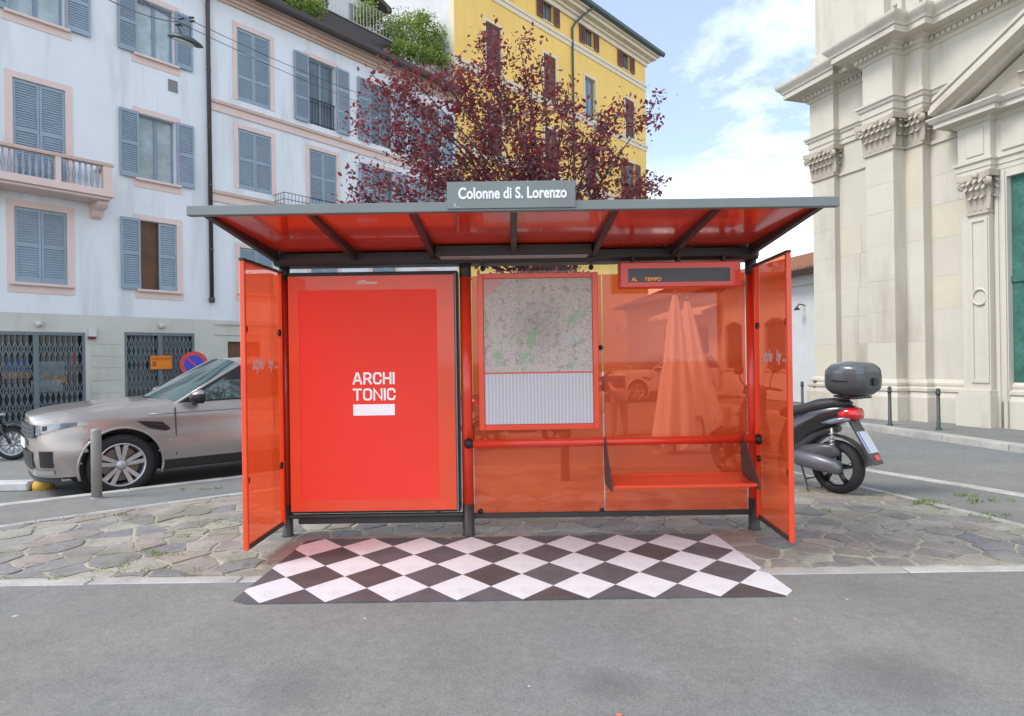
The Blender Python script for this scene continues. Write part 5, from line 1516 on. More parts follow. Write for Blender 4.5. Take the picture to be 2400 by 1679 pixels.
# ================================================================== green on the roof terrace, far gable
def bush(name, label, blobs, F, v, mats=LEAF_G, size=.10, n=420, group=None):
    c0 = F.world(F.u(blobs[0][0], blobs[0][1], -v), v, 0); 
    base = F.uz(blobs[0][0], blobs[0][1], -v)
    root_ = thing(name, label, 'plant', F.world(base[0], v, base[1] - .6), F.rz, group)
    lm, wd = MB(), MB()
    for px_, py_, rad in blobs:
        u_, z_ = F.uz(px_, py_, -v)
        for k in range(int(n * rad)):
            d = Vector((rg.gauss(0, 1), rg.gauss(0, 1), rg.gauss(0, 1))).normalized() * rad * (.55 + .5 * rg.random()) * (1 + .25 * math.sin(k * 1.7))
            c = Vector((u_ - base[0], rg.uniform(-.1, .1), z_ - base[1] + .6)) + d
            for _ in range(3):
                lm.cur = rg.choices(range(4), [.4, .3, .2, .1])[0]
                add_leaf(lm, c + Vector((rg.gauss(0, .06), rg.gauss(0, .06), rg.gauss(0, .06))), size * rg.uniform(.7, 1.3), rg, .7)
        wd.tube([(u_ - base[0], 0, -.3), (u_ - base[0], 0, z_ - base[1] + .6)], .02, 5)
    wd.build('stem', M['bark'], root_); stuff(lm.build('foliage', mats, root_, recalc=False))
    return root_
bush('terrace_bush', 'bright green bush spilling over the eaves beside the terrace railing', [(705, 8, .6), (675, -5, .55), (735, 18, .5), (650, -8, .5)], FA, .6)
bush('terrace_hedge', 'light green clipped hedge running along the dark eaves', [(935, 112, .38), (960, 120, .38), (985, 128, .38), (1008, 135, .35), (1035, 142, .35)], FA, .3, n=480)
bush('terrace_shrub', 'rounded green shrub in front of the white gable', [(940, 70, .8), (965, 82, .75), (995, 72, .65), (920, 85, .6), (990, 50, .45), (900, 70, .5)], FA, 1.2)
bush('terrace_shrub', 'leafy green shrub touching the corner of the yellow block', [(1050, 92, .65), (1064, 76, .5), (1030, 108, .65), (1056, 122, .6), (1010, 118, .55)], FA, .9)
bush('terrace_plant', 'small pale green potted plant by the terrace glass', [(860, 25, .45), (872, 40, .35), (845, 45, .3)], FA, 1.4)
M['concrete'] = mat('grey_concrete', (.40, .40, .39), .9, var=.12, vscale=2, fine=.1, fscale=60, bump=.3)
M['slate'] = mat('blue_grey_board', (.16, .19, .21), .6, var=.15)
# terrace parapet with railing
ta, tz = FA.uz(755, 40, -.8)
tb_, _ = FA.uz(935, 100, -.8)
ter = FA.root('roof_terrace', 'roof terrace with dark parapet and thin metal railing above the eaves', 'terrace')
zt_a = FA.z(830, 66, -.8)
box(ta - .6, tb_, .8, .95, zt_a - .5, zt_a + .18).build('parapet', M['gutter'], ter)
box(ta - .6, tb_, .75, 1.0, zt_a + .181, zt_a + .22).build('coping', M['concrete'], ter)
k = 0
uq = ta - .5
while uq < tb_:
    m_ = MB(); m_.tube([(uq, .87, zt_a + .2), (uq, .87, zt_a + 1.25)], .012, 5); m_.build('baluster', M['diffuser'], ter); uq += .17
m_ = MB(); m_.tube([(ta - .5, .87, zt_a + 1.25), (tb_, .87, zt_a + 1.25)], .018, 6); m_.build('handrail', M['diffuser'], ter)
box(ta - .55, ta - .05, 1.3, 1.7, zt_a - .2, zt_a + 1.7).build('chimney_box', M['slate'], ter)
box(ta + .45, ta + 1.15, 2.0, 2.3, zt_a - .2, zt_a + 1.9).build('dark_door', M['black'], ter)
dm = FA.root('dormer_house', 'grey rooftop penthouse with a brown overhanging roof edge', 'building')
ea, ez_ = FA.uz(912, 30, -3.0)
m_ = MB(); m_.box(ea - 3.2, ea - .45, 3.4, 6.4, zt_a - .5, ez_ + .1); m_.build('wall', M['whitewall'], dm)
m_ = MB(); m_.prism([(ea - 3.6, ez_ + 1.5), (ea, ez_ + .12), (ea, ez_ - .08), (ea - 3.6, ez_ + 1.25)], 2.8, 6.8); m_.build('roof', M['gutter'], dm)
box(ea - 2.0, ea - 1.0, 3.36, 3.399, zt_a - .2, ez_ - .25).build('window', M['pane'], dm)
# far white gable standing against the pale side of the yellow block
gb = FA.root('gabled_house', 'white gable wall between the green terrace and the yellow block', 'building')
gv = 3.2
ga, gz = FA.uz(1016, 4, -gv); gl, glz = FA.uz(962, 46, -gv); gr, grz = FA.uz(1075, 46, -gv)
gr = 2 * ga - gl if 2 * ga - gl > gr else gr
m_ = MB(); m_.prism([(gl - .3, zt_a - 2.0), (gr, zt_a - 2.0), (gr, grz), (ga, gz), (gl - .3, glz - .15)], gv, gv + 2.0); m_.build('wall', mat('bright_white_render', (.74, .75, .77), .9, var=.04), gb)
m_ = MB(); m_.prism([(gl - .42, glz - .24), (ga, gz), (ga, gz + .09), (gl - .42, glz - .13)], gv - .06, gv + 2.1); m_.prism([(ga + .001, gz), (gr, grz), (gr, grz + .09), (ga + .001, gz + .09)], gv - .06, gv + 2.1); m_.build('roof_edge', M['whitewall'], gb)

# ================================================================== street furniture
M['steel'] = mat('grey_steel', (.30, .30, .285), .45, metal=.5, var=.15, vscale=6)
def bollard(p, h, r, label, m='concrete'):
    root_ = thing('bollard', label, 'bollard', p)
    g = MB(); g.smooth = True; g.lathe([(r, -.1), (r, h - .03), (r * .92, h - .008), (r * .6, h), (.001, h)], (0, 0, 0), n=20); g.build('shaft', M[m], root_)
    g = MB(); g.lathe([(r + .003, h * .80), (r + .003, h * .83)], (0, 0, 0), n=20); g.build('band', M['steel'], root_)
    g = MB(); g.lathe([(r + .02, -.02), (r + .018, .012), (r + .004, .02)], (0, 0, 0), n=20); g.build('base_ring', M['steel'], root_)
    return root_
M['bollard'] = mat('weathered_grey_bollard', (.27, .26, .235), .6, var=.2, vscale=5)
p = onz(227, 1169, -.05); bollard((p.x, p.y, -.05), .80, .053, 'plain grey bollard standing before the front wheel of the parked car', 'bollard')
p = onz(1706, 1075, -.09); bollard((p.x, p.y, -.09), .80, .048, 'grey bollard seen through red glass beside the closed parasols', 'bollard')
def parigina(px_, py_, h, label):
    p = onz(px_, py_, -.05)
    root_ = thing('kerb_post', label, 'bollard', (p.x, p.y, -.05), 0, 'slim dark posts along the church kerb')
    g = MB(); g.smooth = True; g.lathe([(.055, -.03), (.055, .02), (.036, .05), (.032, h - .12)], n=14); g.build('shaft', M['postdark'], root_)
    g = MB(); g.smooth = True; g.lathe([(.040, h - .13), (.046, h - .10), (.036, h - .08), (.042, h - .03), (.025, h), (.001, h + .004)], n=14); g.build('cap', M['postdark'], root_)
    return root_
M['postdark'] = mat('dark_green_grey_post', (.055, .07, .072), .5, metal=.3)
for px_, py_ in ((2086, 997), (2200, 1008), (1881, 968), (1911, 963)):
    parigina(px_, py_, .82, 'slim dark metal post on the kerb in front of the church')
# no parking sign
c = FA.world(FA.u(455, 854, 1.0), -1.0, 0); zc = FA.z(455, 854, 1.0) + FA.zb
sgn = thing('parking_sign', 'round blue and red no parking sign on a grey pole', 'sign', (c.x, c.y, -.16), math.atan2(c.y, c.x) - PI / 2)
zc += .16; r_ = 30 / FPX * c.y
g = MB(); g.smooth = True; g.tube([(0, .035, 0), (0, .035, zc + r_ + .1)], .03, 10); g.build('pole', M['steel'], sgn)
def disc(r0, y, name, material, n=40, r1=0.0):
    g = MB()
    if r1: 
        A = [(r0 * math.cos(2 * PI * k / n), y, zc + r0 * math.sin(2 * PI * k / n)) for k in range(n)]; B = [(r1 * math.cos(2 * PI * k / n), y, zc + r1 * math.sin(2 * PI * k / n)) for k in range(n)]
        g.v = A + B
        for k in range(n): g.face((k, (k + 1) % n, n + (k + 1) % n, n + k))
        return g.build(name, material, sgn, recalc=False)
    g.prism([(r0 * math.cos(2 * PI * k / n), zc + r0 * math.sin(2 * PI * k / n)) for k in range(n)], y, y + .004); return g.build(name, material, sgn)
M['signred'] = mat('sign_red', (.55, .03, .03), .35); M['signblue'] = mat('sign_blue', (.015, .035, .42), .35)
disc(r_, 0.0, 'plate', M['signred']); disc(r_ * .70, -.003, 'blue_field', M['signblue'])
g = MB(); w = r_ * .13; s2 = math.sqrt(.5); L_ = r_ * .70
g.add([(-L_ * s2 - w * s2 * .5, -.0045, zc + L_ * s2 - w * s2 * .5), (L_ * s2 - w * s2 * .5, -.0045, zc - L_ * s2 - w * s2 * .5), (L_ * s2 + w * s2 * .5, -.0045, zc - L_ * s2 + w * s2 * .5), (-L_ * s2 + w * s2 * .5, -.0045, zc + L_ * s2 + w * s2 * .5)], [(0, 1, 2, 3)])
g.build('slash', M['signred'], sgn, recalc=False)
# orange notice on the grille
a, b = FA.uz(353, 866, .05), FA.uz(403, 834, .05)
nt_ = FA.root('notice_sign', 'small orange notice hung on the shop grille', 'sign')
box(a[0], b[0], -.05, -.035, a[1], b[1]).build('plate', mat('orange_notice', (.75, .22, .015), .5), nt_)
box(a[0] + .03, b[0] - .03, -.054, -.0505, b[1] - .13, b[1] - .04).build('print_band', mat('dark_orange_print', (.55, .14, .01), .5), nt_)
box(a[0] + .05, a[0] + .16, -.054, -.0505, a[1] + .08, b[1] - .17).build('print_block', mat('brown_print', (.3, .10, .02), .5), nt_)
# suspended street lamp
lampY = 13.0
c = at(434, 98, lampY)
lamp = thing('street_lamp', 'oval dark street lamp hanging from wires above the street', 'street lamp', c)
px_m = FPX / lampY
def lo(px_, py_, dy=0.0): q = at(px_, py_, lampY + dy); return q - c
axv = (lo(475, 112) - lo(392, 86)); axv.normalize()
g = MB(); g.smooth = True
rings = []
for t, rr, dz in ((-.37, .01, .02), (-.33, .07, .02), (-.2, .14, .035), (0, .17, .05), (.2, .15, .04), (.33, .08, .02), (.38, .01, .01)):
    ctr = axv * t
    rings.append([ctr + Vector((0, rr * math.cos(2 * PI * k / 12), max(-.012, math.sin(2 * PI * k / 12)) * (rr * .5 + dz))) for k in range(12)])
g.rings(rings); g.build('housing', M['postdark'], lamp)
g = MB(); g.prism([(.23 * math.cos(2 * PI * k / 16) - .03, .12 * math.sin(2 * PI * k / 16)) for k in range(16)], -.030, -.014, lambda a, b, cc: tuple(axv * a + Vector((0, b, cc)))); g.build('lens', mat('lamp_lens', (.6, .6, .55), .2), lamp)
g = MB(); g.tube([(0, 0, .05), lo(415, 60)], .018, 6); g.tube([(axv * .1), lo(447, 68)], .012, 6); g.build('hanger', M['postdark'], lamp)
g = MB()
j_ = lo(418, 52)
for q in range(5):
    pp = j_ + Vector((rg.uniform(-.12, .25), rg.uniform(-.05, .05), rg.uniform(-.06, .08))); g.tube([pp, pp + Vector((.09, 0, rg.uniform(-.04, .02)))], .022, 6)
stuff(g.build('insulators', M['black'], lamp))
e1 = FA.world(FA.u(905, 262), -.02, FA.z(905, 262)) - c
e2 = FA.world(FA.u(905, 240), -.02, FA.z(905, 240)) - c
l1 = at(150, -60, 8.0) - c; l2 = at(240, -90, 8.0) - c
for s_, e in ((j_, e1), (j_ + Vector((.25, 0, .03)), e2), (l1, j_), (l2, j_ + Vector((.02, 0, .04)))):
    g = MB(); g.tube([s_.lerp(e, k / 10) - Vector((0, 0, .5 * (k / 10) * (1 - k / 10))) for k in range(11)], .008, 5); g.build('wire', M['black'], lamp)
# painted kerb end at the left
p0_ = onz(-40, 1146, -.14); p1_ = onz(80, 1143, -.14)
kb = thing('painted_kerb', 'low white kerb block with a yellow rounded end under the car nose', 'kerb block', (p1_.x, p1_.y, -.17), math.atan2(p1_.y - p0_.y, p1_.x - p0_.x))
box(-.62, -.002, -.12, .12, 0, .12).build('white_block', mat('worn_white_paint', (.55, .55, .53), .8, var=.2, vscale=4), kb, bevel=0.02)
g = MB(); g.smooth = True; g.lathe([(.125, 0), (.125, .08), (.10, .12), (.04, .135), (.001, .136)], (.12, 0, 0), n=16); g.build('yellow_end', mat('worn_yellow_paint', (.55, .34, .06), .8, var=.25, vscale=6), kb)
# yellowish parking line on the side street
q0_, q1_ = onz(-60, 1076, -.168), onz(75, 1071, -.168)
dd = (q1_ - q0_).normalized() * .06; dd = Vector((-dd.y, dd.x, 0))
g = MB(); g.add([q0_ - dd, q1_ - dd, q1_ + dd, q0_ + dd], [(0, 1, 2, 3)]); g.v = [(a, b, z_road(a, b) + .004) for a, b, cc in g.v]
structure(g.build('road_marking', mat('faded_yellow_line', (.42, .36, .20), .8, var=.3), recalc=False))

# ================================================================== car
M['carpaint'] = mat('champagne_metallic_paint', (.38, .335, .30), .30, metal=.5, coat=.8, var=.02)
M['carwhite'] = mat('white_car_paint', (.62, .62, .62), .3, coat=.8)
M['tyre'] = mat('rubber_tyre', (.016, .016, .017), .75, bump=.2, bscale=60)
M['alloy'] = mat('silver_alloy', (.52, .53, .54), .32, metal=.75)
M['carglass'] = mat('green_tinted_car_glass', (.035, .075, .070), .03, spec=1.0, coat=.6)
M['carblack'] = mat('satin_black_trim', (.014, .014, .015), .4)
M['headglass'] = mat('headlight_glass', (.16, .19, .22), .06, spec=1.0, coat=1.0, var=.5, vscale=9)
M['chrome'] = mat('chrome', (.5, .5, .48), .15, metal=1.0)
M['disc'] = mat('brake_disc', (.22, .19, .17), .4, metal=.8)
M['muffler'] = mat('grey_muffler', (.16, .165, .18), .4, metal=.6)
def wheel(parent, x, y, R_, w, side, material_rim='alloy', spokes=5):
    root_ = empty_part('wheel', parent, (x, y, R_))
    g = MB(); g.smooth = True
    rr = R_
    prof_ = [(rr * .70, -w / 2 + .02), (rr * .80, -w / 2), (rr * .95, -w / 2 + .012), (rr, -w / 2 + .05), (rr, w / 2 - .05), (rr * .95, w / 2 - .012), (rr * .80, w / 2), (rr * .70, w / 2 - .02)]
    g.lathe(prof_, n=40, axis='Y', cap=False); g.build('tyre', M['tyre'], root_)
    g = MB(); g.smooth = True
    ri = rr * .715; yo = side * (w / 2 - .015)
    g.lathe([(ri, -side * w * .4), (ri, yo - side * .03), (ri * 1.0, yo), (ri * .93, yo), (ri * .90, yo - side * .05), (ri * .88, -side * w * .4)], n=40, axis='Y', cap=False)
    g.lathe([(rr * .16, yo - side * .09), (rr * .16, yo - side * .02), (rr * .11, yo - side * .008), (.001, yo - side * .006)], n=20, axis='Y', cap=False)
    g.smooth = False
    for k in range(spokes):
        a = 2 * PI * k / spokes + PI / 2
        for da in (-.13, .13):
            ca, sa = math.cos(a), math.sin(a)
            r0, r1 = rr * .12, ri * .95
            def pt(r, off, yy): return (r * ca - off * sa, yy, r * sa + off * ca)
            o0, o1 = da * rr * .25, da * rr * 1.05 * 1.0
            w0, w1 = rr * .05, rr * .075
            if r1 * r1 - o1 * o1 > 0: r1_ = math.sqrt(r1 * r1 - o1 * o1)
            P = []
            for yy in (yo - side * .012, yo - side * .06):
                P += [pt(r0, o0 - w0, yy - side * .012), pt(r1_, o1 - w1, yy), pt(r1_, o1 + w1, yy), pt(r0, o0 + w0, yy - side * .012)]
            g.add(P, [(0, 1, 2, 3), (7, 6, 5, 4), (0, 4, 5, 1), (1, 5, 6, 2), (2, 6, 7, 3), (3, 7, 4, 0)])
    g.build('rim', M[material_rim], root_)
    g = MB(); g.lathe([(rr * .55, -side * .01), (rr * .55, side * .005), (.001, side * .006)], n=28, axis='Y'); g.build('brake_disc', M['disc'], root_)
    return root_
def make_car(name, label, paint, loc, rz, group=None):
    root_ = thing(name, label, 'car', loc, rz, group)
    XF, XRR, WB, RW = .90, -3.93, -2.92, .385
    Wd = .985
    def interp(tab, x):
        for (a, b), (c, d) in zip(tab[:-1], tab[1:]):
            if (a - x) * (c - x) <= 0: 
                t = (x - a) / (c - a) if c != a else 0
                return b + (d - b) * t
        return tab[0][1] if abs(x - tab[0][0]) < abs(x - tab[-1][0]) else tab[-1][1]
    belt = [(.95, .95), (.78, .995), (.55, 1.04), (.2, 1.075), (-.3, 1.10), (-.8, 1.12), (-2, 1.14), (-3.3, 1.18), (-3.7, 1.18), (-3.95, 1.12)]
    def outline(z, M_=64):
        """half outline at height z from the nose centre round the corner and along the side to the tail centre"""
        zn = (z - .3) / .8
        nose = XF - .04 * max(0, zn - .70) ** 1.2 * 3 - .05 * max(0, .25 - zn) * 3
        w = Wd * (1 - .035 * max(0, zn - .55) / .45 - .05 * max(0, .3 - zn))
        xc, xr = .22, -3.3
        pts_ = []
        for k in range(28):
            a = PI / 2 * k / 27
            e = 2 / 3.5
            pts_.append((xc + (nose - xc) * max(0.0, math.cos(a)) ** e, w * max(0.0, math.sin(a)) ** e))
        for k in range(1, 96): pts_.append((xc + (xr - xc) * k / 96, w))
        for k in range(12):
            a = PI / 2 * (1 - k / 11); e = 2 / 3.4
            pts_.append((xr + (XRR - xr) * max(0.0, math.cos(a)) ** e, w * max(0.0, math.sin(a)) ** e))
        return pts_
    K = 27
    n = len(outline(.5))
    def level(j):
        t = j / (K - 1); pts_ = []
        for (x, y), (xm, ym_) in zip(outline(.5), outline(.5)):
            zb_ = .30; zt_ = interp(belt, xm)
            z = zb_ + (zt_ - zb_) * t
            pts_.append((xm, z))
        out = []
        for k in range(n):
            z = pts_[k][1]; x, y = outline(z)[k]
            # shoulder crease and lower tuck
            f = (z - .3) / .8
            dy = -.012 * math.cos(f * 9) + (-.045 * max(0, f - .80) / .2 if f > .8 else 0)
            out.append(Vector((x, max(0, y + dy * min(1, y * 2)), z)))
        return out
    lv = [level(j) for j in range(K)]
    def arch(x, z, cx):
        return math.hypot(x - cx, z - RW)
    Ra = .455
    for side in (1, -1):
        g = MB(); g.smooth = True
        for j in range(K):
            for k in range(n):
                v = lv[j][k].copy()
                if v.y > .6:
                    for cx in (0.0, WB):
                        d = arch(v.x, v.z, cx)
                        if d < Ra + .014 and d > Ra - .03: 
                            s_ = Ra / d; v.x = cx + (v.x - cx) * s_; v.z = RW + (v.z - RW) * s_
                g.v.append((v.x, v.y * side, v.z))
        for j in range(K - 1):
            for k in range(n - 1):
                idx = (j * n + k, j * n + k + 1, (j + 1) * n + k + 1, (j + 1) * n + k)
                cxv = sum(g.v[i][0] for i in idx) / 4; czv = sum(g.v[i][2] for i in idx) / 4; cyv = abs(sum(g.v[i][1] for i in idx) / 4)
                if cyv > .6 and any(arch(cxv, czv, c_) < Ra - .006 for c_ in (0, WB)): continue
                g.face(idx)
        g.build('body_side', paint, root_)
    # hood, deck: from the belt ring to the centre line
    g = MB(); g.smooth = True
    ctr = [(.95, .97), (.88, 1.025), (.70, 1.075), (.45, 1.11), (.1, 1.145), (-.3, 1.17), (-.55, 1.18), (-1.0, 1.16), (-3.6, 1.18), (-3.95, 1.12)]
    C_ = 8
    for k in range(n):
        e = lv[-1][k]; zc_ = interp(ctr, e.x)
        for s_ in range(-C_, C_ + 1):
            f = s_ / C_
            crease = .018 * math.exp(-((abs(f) - .72) / .10) ** 2) if e.x > -.6 else 0
            g.v.append((e.x, e.y * f, e.z + (zc_ - e.z) * (1 - abs(f) ** 3.2) ** .8 + crease * min(1, (e.y) * 3)))
    m2 = 2 * C_ + 1
    for k in range(n - 1):
        for s_ in range(m2 - 1): g.face((k * m2 + s_, k * m2 + s_ + 1, (k + 1) * m2 + s_ + 1, (k + 1) * m2 + s_))
    g.build('bonnet', paint, root_)
    # underbody and arch liners
    g = MB(); g.box(XRR + .35, XF - .30, -.80, .80, .26, .62); g.build('underbody', M['carblack'], root_)
    for side in (1, -1):
        for cx in (0, WB):
            g = MB(); g.smooth = True
            ring = [(cx + (Ra + .0) * math.cos(PI * (k / 14) * 1.16 - .25), RW + (Ra + .0) * math.sin(PI * (k / 14) * 1.16 - .25)) for k in range(15)]
            rows = [[(a, side * .60, b) for a, b in ring], [(a, side * .955, b) for a, b in ring]]
            g.rings(rows, closed=False, cap=False); g.add([(cx + .5 * math.cos(a), side * .60, RW + .5 * math.sin(a)) for a in [2 * PI * k / 20 for k in range(20)]], [tuple(range(20))]); g.build('wheel_arch', M['carblack'], root_)
            def side_y(x, z):
                ol = outline(max(.3, z)); 
                for (xa, ya), (xb, yb) in zip(ol[:-1], ol[1:]):
                    if (xa - x) * (xb - x) <= 0 and xa != xb and ya > .3: return ya + (yb - ya) * (x - xa) / (xb - xa)
                return Wd
            g = MB(); g.smooth = True; path = []
            for k in range(33):
                a = PI * (k / 32) * 1.20 - PI * .10
                x_, z_ = cx + (Ra + .012) * math.cos(a), RW + (Ra + .012) * math.sin(a)
                path.append((x_, side * (side_y(x_, z_) - .006), z_))
            g.tube(path, .030, 8, flat=.6); g.build('arch_trim', paint, root_)
        # sill
        g = MB(); g.prism([(side * .80, .25), (side * .965, .27), (side * .975, .40), (side * .93, .43), (side * .80, .43)], WB + .47, -.47, lambda a, b, c: (c, a, b)); g.build('sill', M['carblack'], root_, bevel=.01)
    # greenhouse
    A0, A1, C1, C0 = Vector((-.66, .875, 1.115)), Vector((-1.52, .71, 1.615)), Vector((-3.40, .69, 1.63)), Vector((-3.72, .80, 1.17))
    g = MB(); g.smooth = True
    rows = []
    for i in range(7):
        t = i / 6; row = []
        L_ = A0.lerp(A1, t)
        for k in range(11):
            f = -1 + 2 * k / 10
            row.append((L_.x + .20 * (1 - f * f) * (1 - .35 * t), L_.y * f, L_.z + .075 * (1 - f * f) * (1 - t) + (.0185 + .075 * (1 - f ** 4)) * t + .012 * math.sin(PI * t)))
        rows.append(row)
    g.rings(rows, closed=False, cap=False); g.build('windscreen', M['carglass'], root_)
    g = MB(); g.smooth = True; rows = []
    for i in range(9):
        t = i / 8; row = []; L_ = A1.lerp(C1, t)
        for k in range(11):
            f = -1 + 2 * k / 10
            row.append((L_.x + .13 * (1 - f * f) * (1 - 2 * t), L_.y * f, L_.z + .06 * math.sin(PI * (t * .8 + .1)) + (.075 * (1 - f ** 4))))
        rows.append(row)
    g.rings(rows, closed=False, cap=False); g.build('roof', paint, root_)
    g = MB(); g.smooth = True; rows = []
    for i in range(5):
        t = i / 4; row = []; L_ = C1.lerp(C0, t)
        for k in range(9):
            f = -1 + 2 * k / 8; row.append((L_.x - .10 * (1 - f * f), L_.y * f, L_.z + .06 * (1 - f * f) * (1 - t)))
        rows.append(row)
    g.rings(rows, closed=False, cap=False); g.build('rear_window', M['carglass'], root_)
    for side in (1, -1):
        def sp(x, t):      # point on the side glass plane
            lo_ = A0.lerp(C0, (A0.x - x) / (A0.x - C0.x)); hi_ = A1.lerp(C1, (A1.x - x) / (A1.x - C1.x))
            q = lo_.lerp(hi_, t); q.y += .02 * math.sin(PI * t); return Vector((x, q.y * side, q.z + (.055 * math.sin(PI * min(1, max(0, (A1.x - x) / (A1.x - C1.x))) * .8 + .3) * t if t > .5 else 0)))
        # black pillars behind, panes in front
        full = [A0, A0.lerp(A1, .5), A1, A1.lerp(C1, .5) + Vector((0, 0, .055)), C1, C0]
        g = MB(); g.v = [(p.x, p.y * side, p.z) for p in full]; g.face(range(6)); g.build('door_frame', M['carblack'], root_)
        def pane(poly):
            g = MB(); g.v = [(p.x, (p.y + .006) * side, p.z) for p in poly]; g.face(range(len(poly))); g.build('side_window', M['carglass'], root_)
        def at_(tx, x): return None
        def low_(x): return A0.lerp(C0, (A0.x - x) / (A0.x - C0.x)) + Vector((0, 0, .025))
        def high_(x):
            q = A1.lerp(C1, (A1.x - x) / (A1.x - C1.x)); t = (A1.x - x) / (A1.x - C1.x); return q + Vector((0, 0, .05 * math.sin(PI * t) - .02))
        fa = A0.lerp(A1, .06) + Vector((-.05, 0, .0)); fb = A1 + Vector((-.04, 0, -.02))
        pane([low_(-.86), fa + Vector((-.03, 0, 0)), A0.lerp(A1, .5) + Vector((-.06, 0, -.01)), fb, high_(-1.9), low_(-1.9)])
        pane([low_(-1.98), high_(-1.98), high_(-2.82), low_(-2.82)])
        pane([low_(-2.9), high_(-2.9), C1 + Vector((-.02, 0, -.03)), C1.lerp(C0, .6) + Vector((.06, 0, 0)), low_(-3.45)])
        g = MB(); g.smooth = True; g.tube([(p.x, p.y * side, p.z) for p in (A0 + Vector((.03, -.01, -.01)), A0.lerp(A1, .5) + Vector((0, 0, .012)), A1 + Vector((0, 0, .005)), A1.lerp(C1, .5) + Vector((0, 0, .06)), C1 + Vector((0, 0, .01)), C0)], [.020, .020, .024, .028, .030, .05], 8); g.build('roof_rail', paint, root_)
        # mirror
        mr = empty_part('mirror', root_, (-.86, side * 1.03, 1.16))
        g = MB(); g.smooth = True
        rings_ = []
        for xx, hy, hz in ((.10, .02, .02), (.07, .085, .055), (0, .115, .085), (-.06, .12, .09), (-.075, .10, .075)):
            rings_.append([(xx, side * .05 + hy * math.copysign(abs(math.cos(a)) ** .7, math.cos(a)), hz * math.copysign(abs(math.sin(a)) ** .7, math.sin(a)) + .04) for a in [2 * PI * k / 16 for k in range(16)]])
        g.rings(rings_); g.build('cap', M['carblack'], mr)
        g = MB(); g.smooth = True; g.rings([[(q[0] + .004, q[1], max(q[2], .075) + .004) for q in r2_] for r2_ in rings_[1:4]]); g.build('cap_top', paint, mr)
        g = MB(); g.tube([(0, -side * .16, -.06), (0, side * .02, -.02)], .03, 8); g.build('arm', M['carblack'], mr)
        # door seams, handle, side vent, crease
        ys = lambda z: Wd * (1 - .035 * max(0, ((z - .3) / .8) - .55) / .45) + .002
        for x0 in (-.62, -1.93, -2.62):
            g = MB(); g.tube([(x0 + (0 if x0 > -2.5 else .12 * (1 - t)), side * (ys(.45 + .6 * t) - .004), .45 + .62 * t) for t in [k / 6 for k in range(7)]], .007, 4); g.build('door_seam', M['carblack'], root_)
        for zc_, xa_, xb_ in ((.655, -.52, -2.45), (1.0, -.30, -3.3)):
            g = MB(); g.smooth = True; g.tube([(xa_ + (xb_ - xa_) * k / 12, side * (ys(zc_) - .010 - .012 * math.cos((zc_ - .3) / .8 * 9)), zc_ + .03 * k / 12) for k in range(13)], .011, 6, flat=.6); g.build('body_crease', paint, root_)
        for x0 in (-1.75, -2.75):
            g = MB(); g.smooth = True; g.tube([(x0, side * (ys(.98) + .0), .985), (x0 - .05, side * (ys(.98) + .03), .99), (x0 - .19, side * (ys(.98) + .03), .99), (x0 - .23, side * (ys(.98)), .985)], .014, 8); g.build('door_handle', paint, root_)
        g = MB(); g.prism([(-.17, .925), (-.46, .895), (-.56, .80), (-.50, .775), (-.30, .83)], side * (ys(.85) - .02), side * (ys(.85) + .006)); g.build('side_vent', M['carblack'], root_)
        g = MB(); g.prism([(-.32, .885), (-.52, .850), (-.53, .840), (-.34, .872)], side * (ys(.85) - .01), side * (ys(.85) + .010)); g.build('vent_bar', M['chrome'], root_)
        # headlight wrapped round the corner
        g = MB(); g.smooth = True
        pts_lo, pts_hi = [], []
        def body(z, k, off=.012):
            ol = outline(z); x, y = ol[k]; a_, b_ = ol[max(0, k - 1)], ol[k + 1]
            t_ = Vector((b_[0] - a_[0], b_[1] - a_[1])).normalized()
            f_ = (z - .3) / .8; dy_ = -.012 * math.cos(f_ * 9) * min(1, y * 2)
            return Vector((x - t_.y * -1 * off if False else x + t_.y * off, y + dy_ - t_.x * off, z))
        ks = list(range(9, 25))
        for q, k in enumerate(ks):
            t = q / (len(ks) - 1)
            za, zb_ = .800 + .110 * t, .925 + .055 * t - .025 * t * t
            a_, b_ = body(za, k), body(zb_, k)
            out_ = Vector((a_.x - .0, a_.y, 0)).normalized() * .012
            pts_lo.append(a_); pts_hi.append(b_)
        g.v = [(p.x, p.y * side, p.z) for p in pts_lo] + [(p.x, p.y * side, p.z) for p in pts_hi]
        nn_ = len(ks)
        for q in range(nn_ - 1): g.face((q, q + 1, nn_ + q + 1, nn_ + q))
        hl = g.build('headlight', M['headglass'], root_)
        g = MB()
        for q0_, q1_ in ((4, 6),):
            g.v = [((p.x + .003), p.y * side * 1.003, p.z) for p in (pts_lo[q0_].lerp(pts_hi[q0_], .25), pts_lo[q1_].lerp(pts_hi[q1_], .25), pts_lo[q1_].lerp(pts_hi[q1_], .8), pts_lo[q0_].lerp(pts_hi[q0_], .8))]; g.face(range(4))
        g.build('projector', M['carblack'], hl)
        # lower intake at the corner
        g = MB(); ks2 = [11, 13, 15, 17]
        lo2 = [body(.42, k) for k in ks2]; hi2 = [body(.62, k) for k in ks2]
        g.v = [(p.x, p.y * side, p.z) for p in lo2] + [(p.x, p.y * side, p.z) for p in hi2]
        for q in range(3): g.face((q, q + 1, 4 + q + 1, 4 + q))
        g.build('air_intake', M['carblack'], root_)
        g = MB(); lo2 = [body(.335, k, .016) for k in (6, 8, 10, 12, 14, 17)]; hi2 = [body(.385, k, .016) for k in (6, 8, 10, 12, 14, 17)]
        g.v = [(p.x, p.y * side, p.z) for p in lo2] + [(p.x, p.y * side, p.z) for p in hi2]
        for q in range(5): g.face((q, q + 1, 6 + q + 1, 6 + q))
        g.build('skid_trim', M['alloy'], root_)
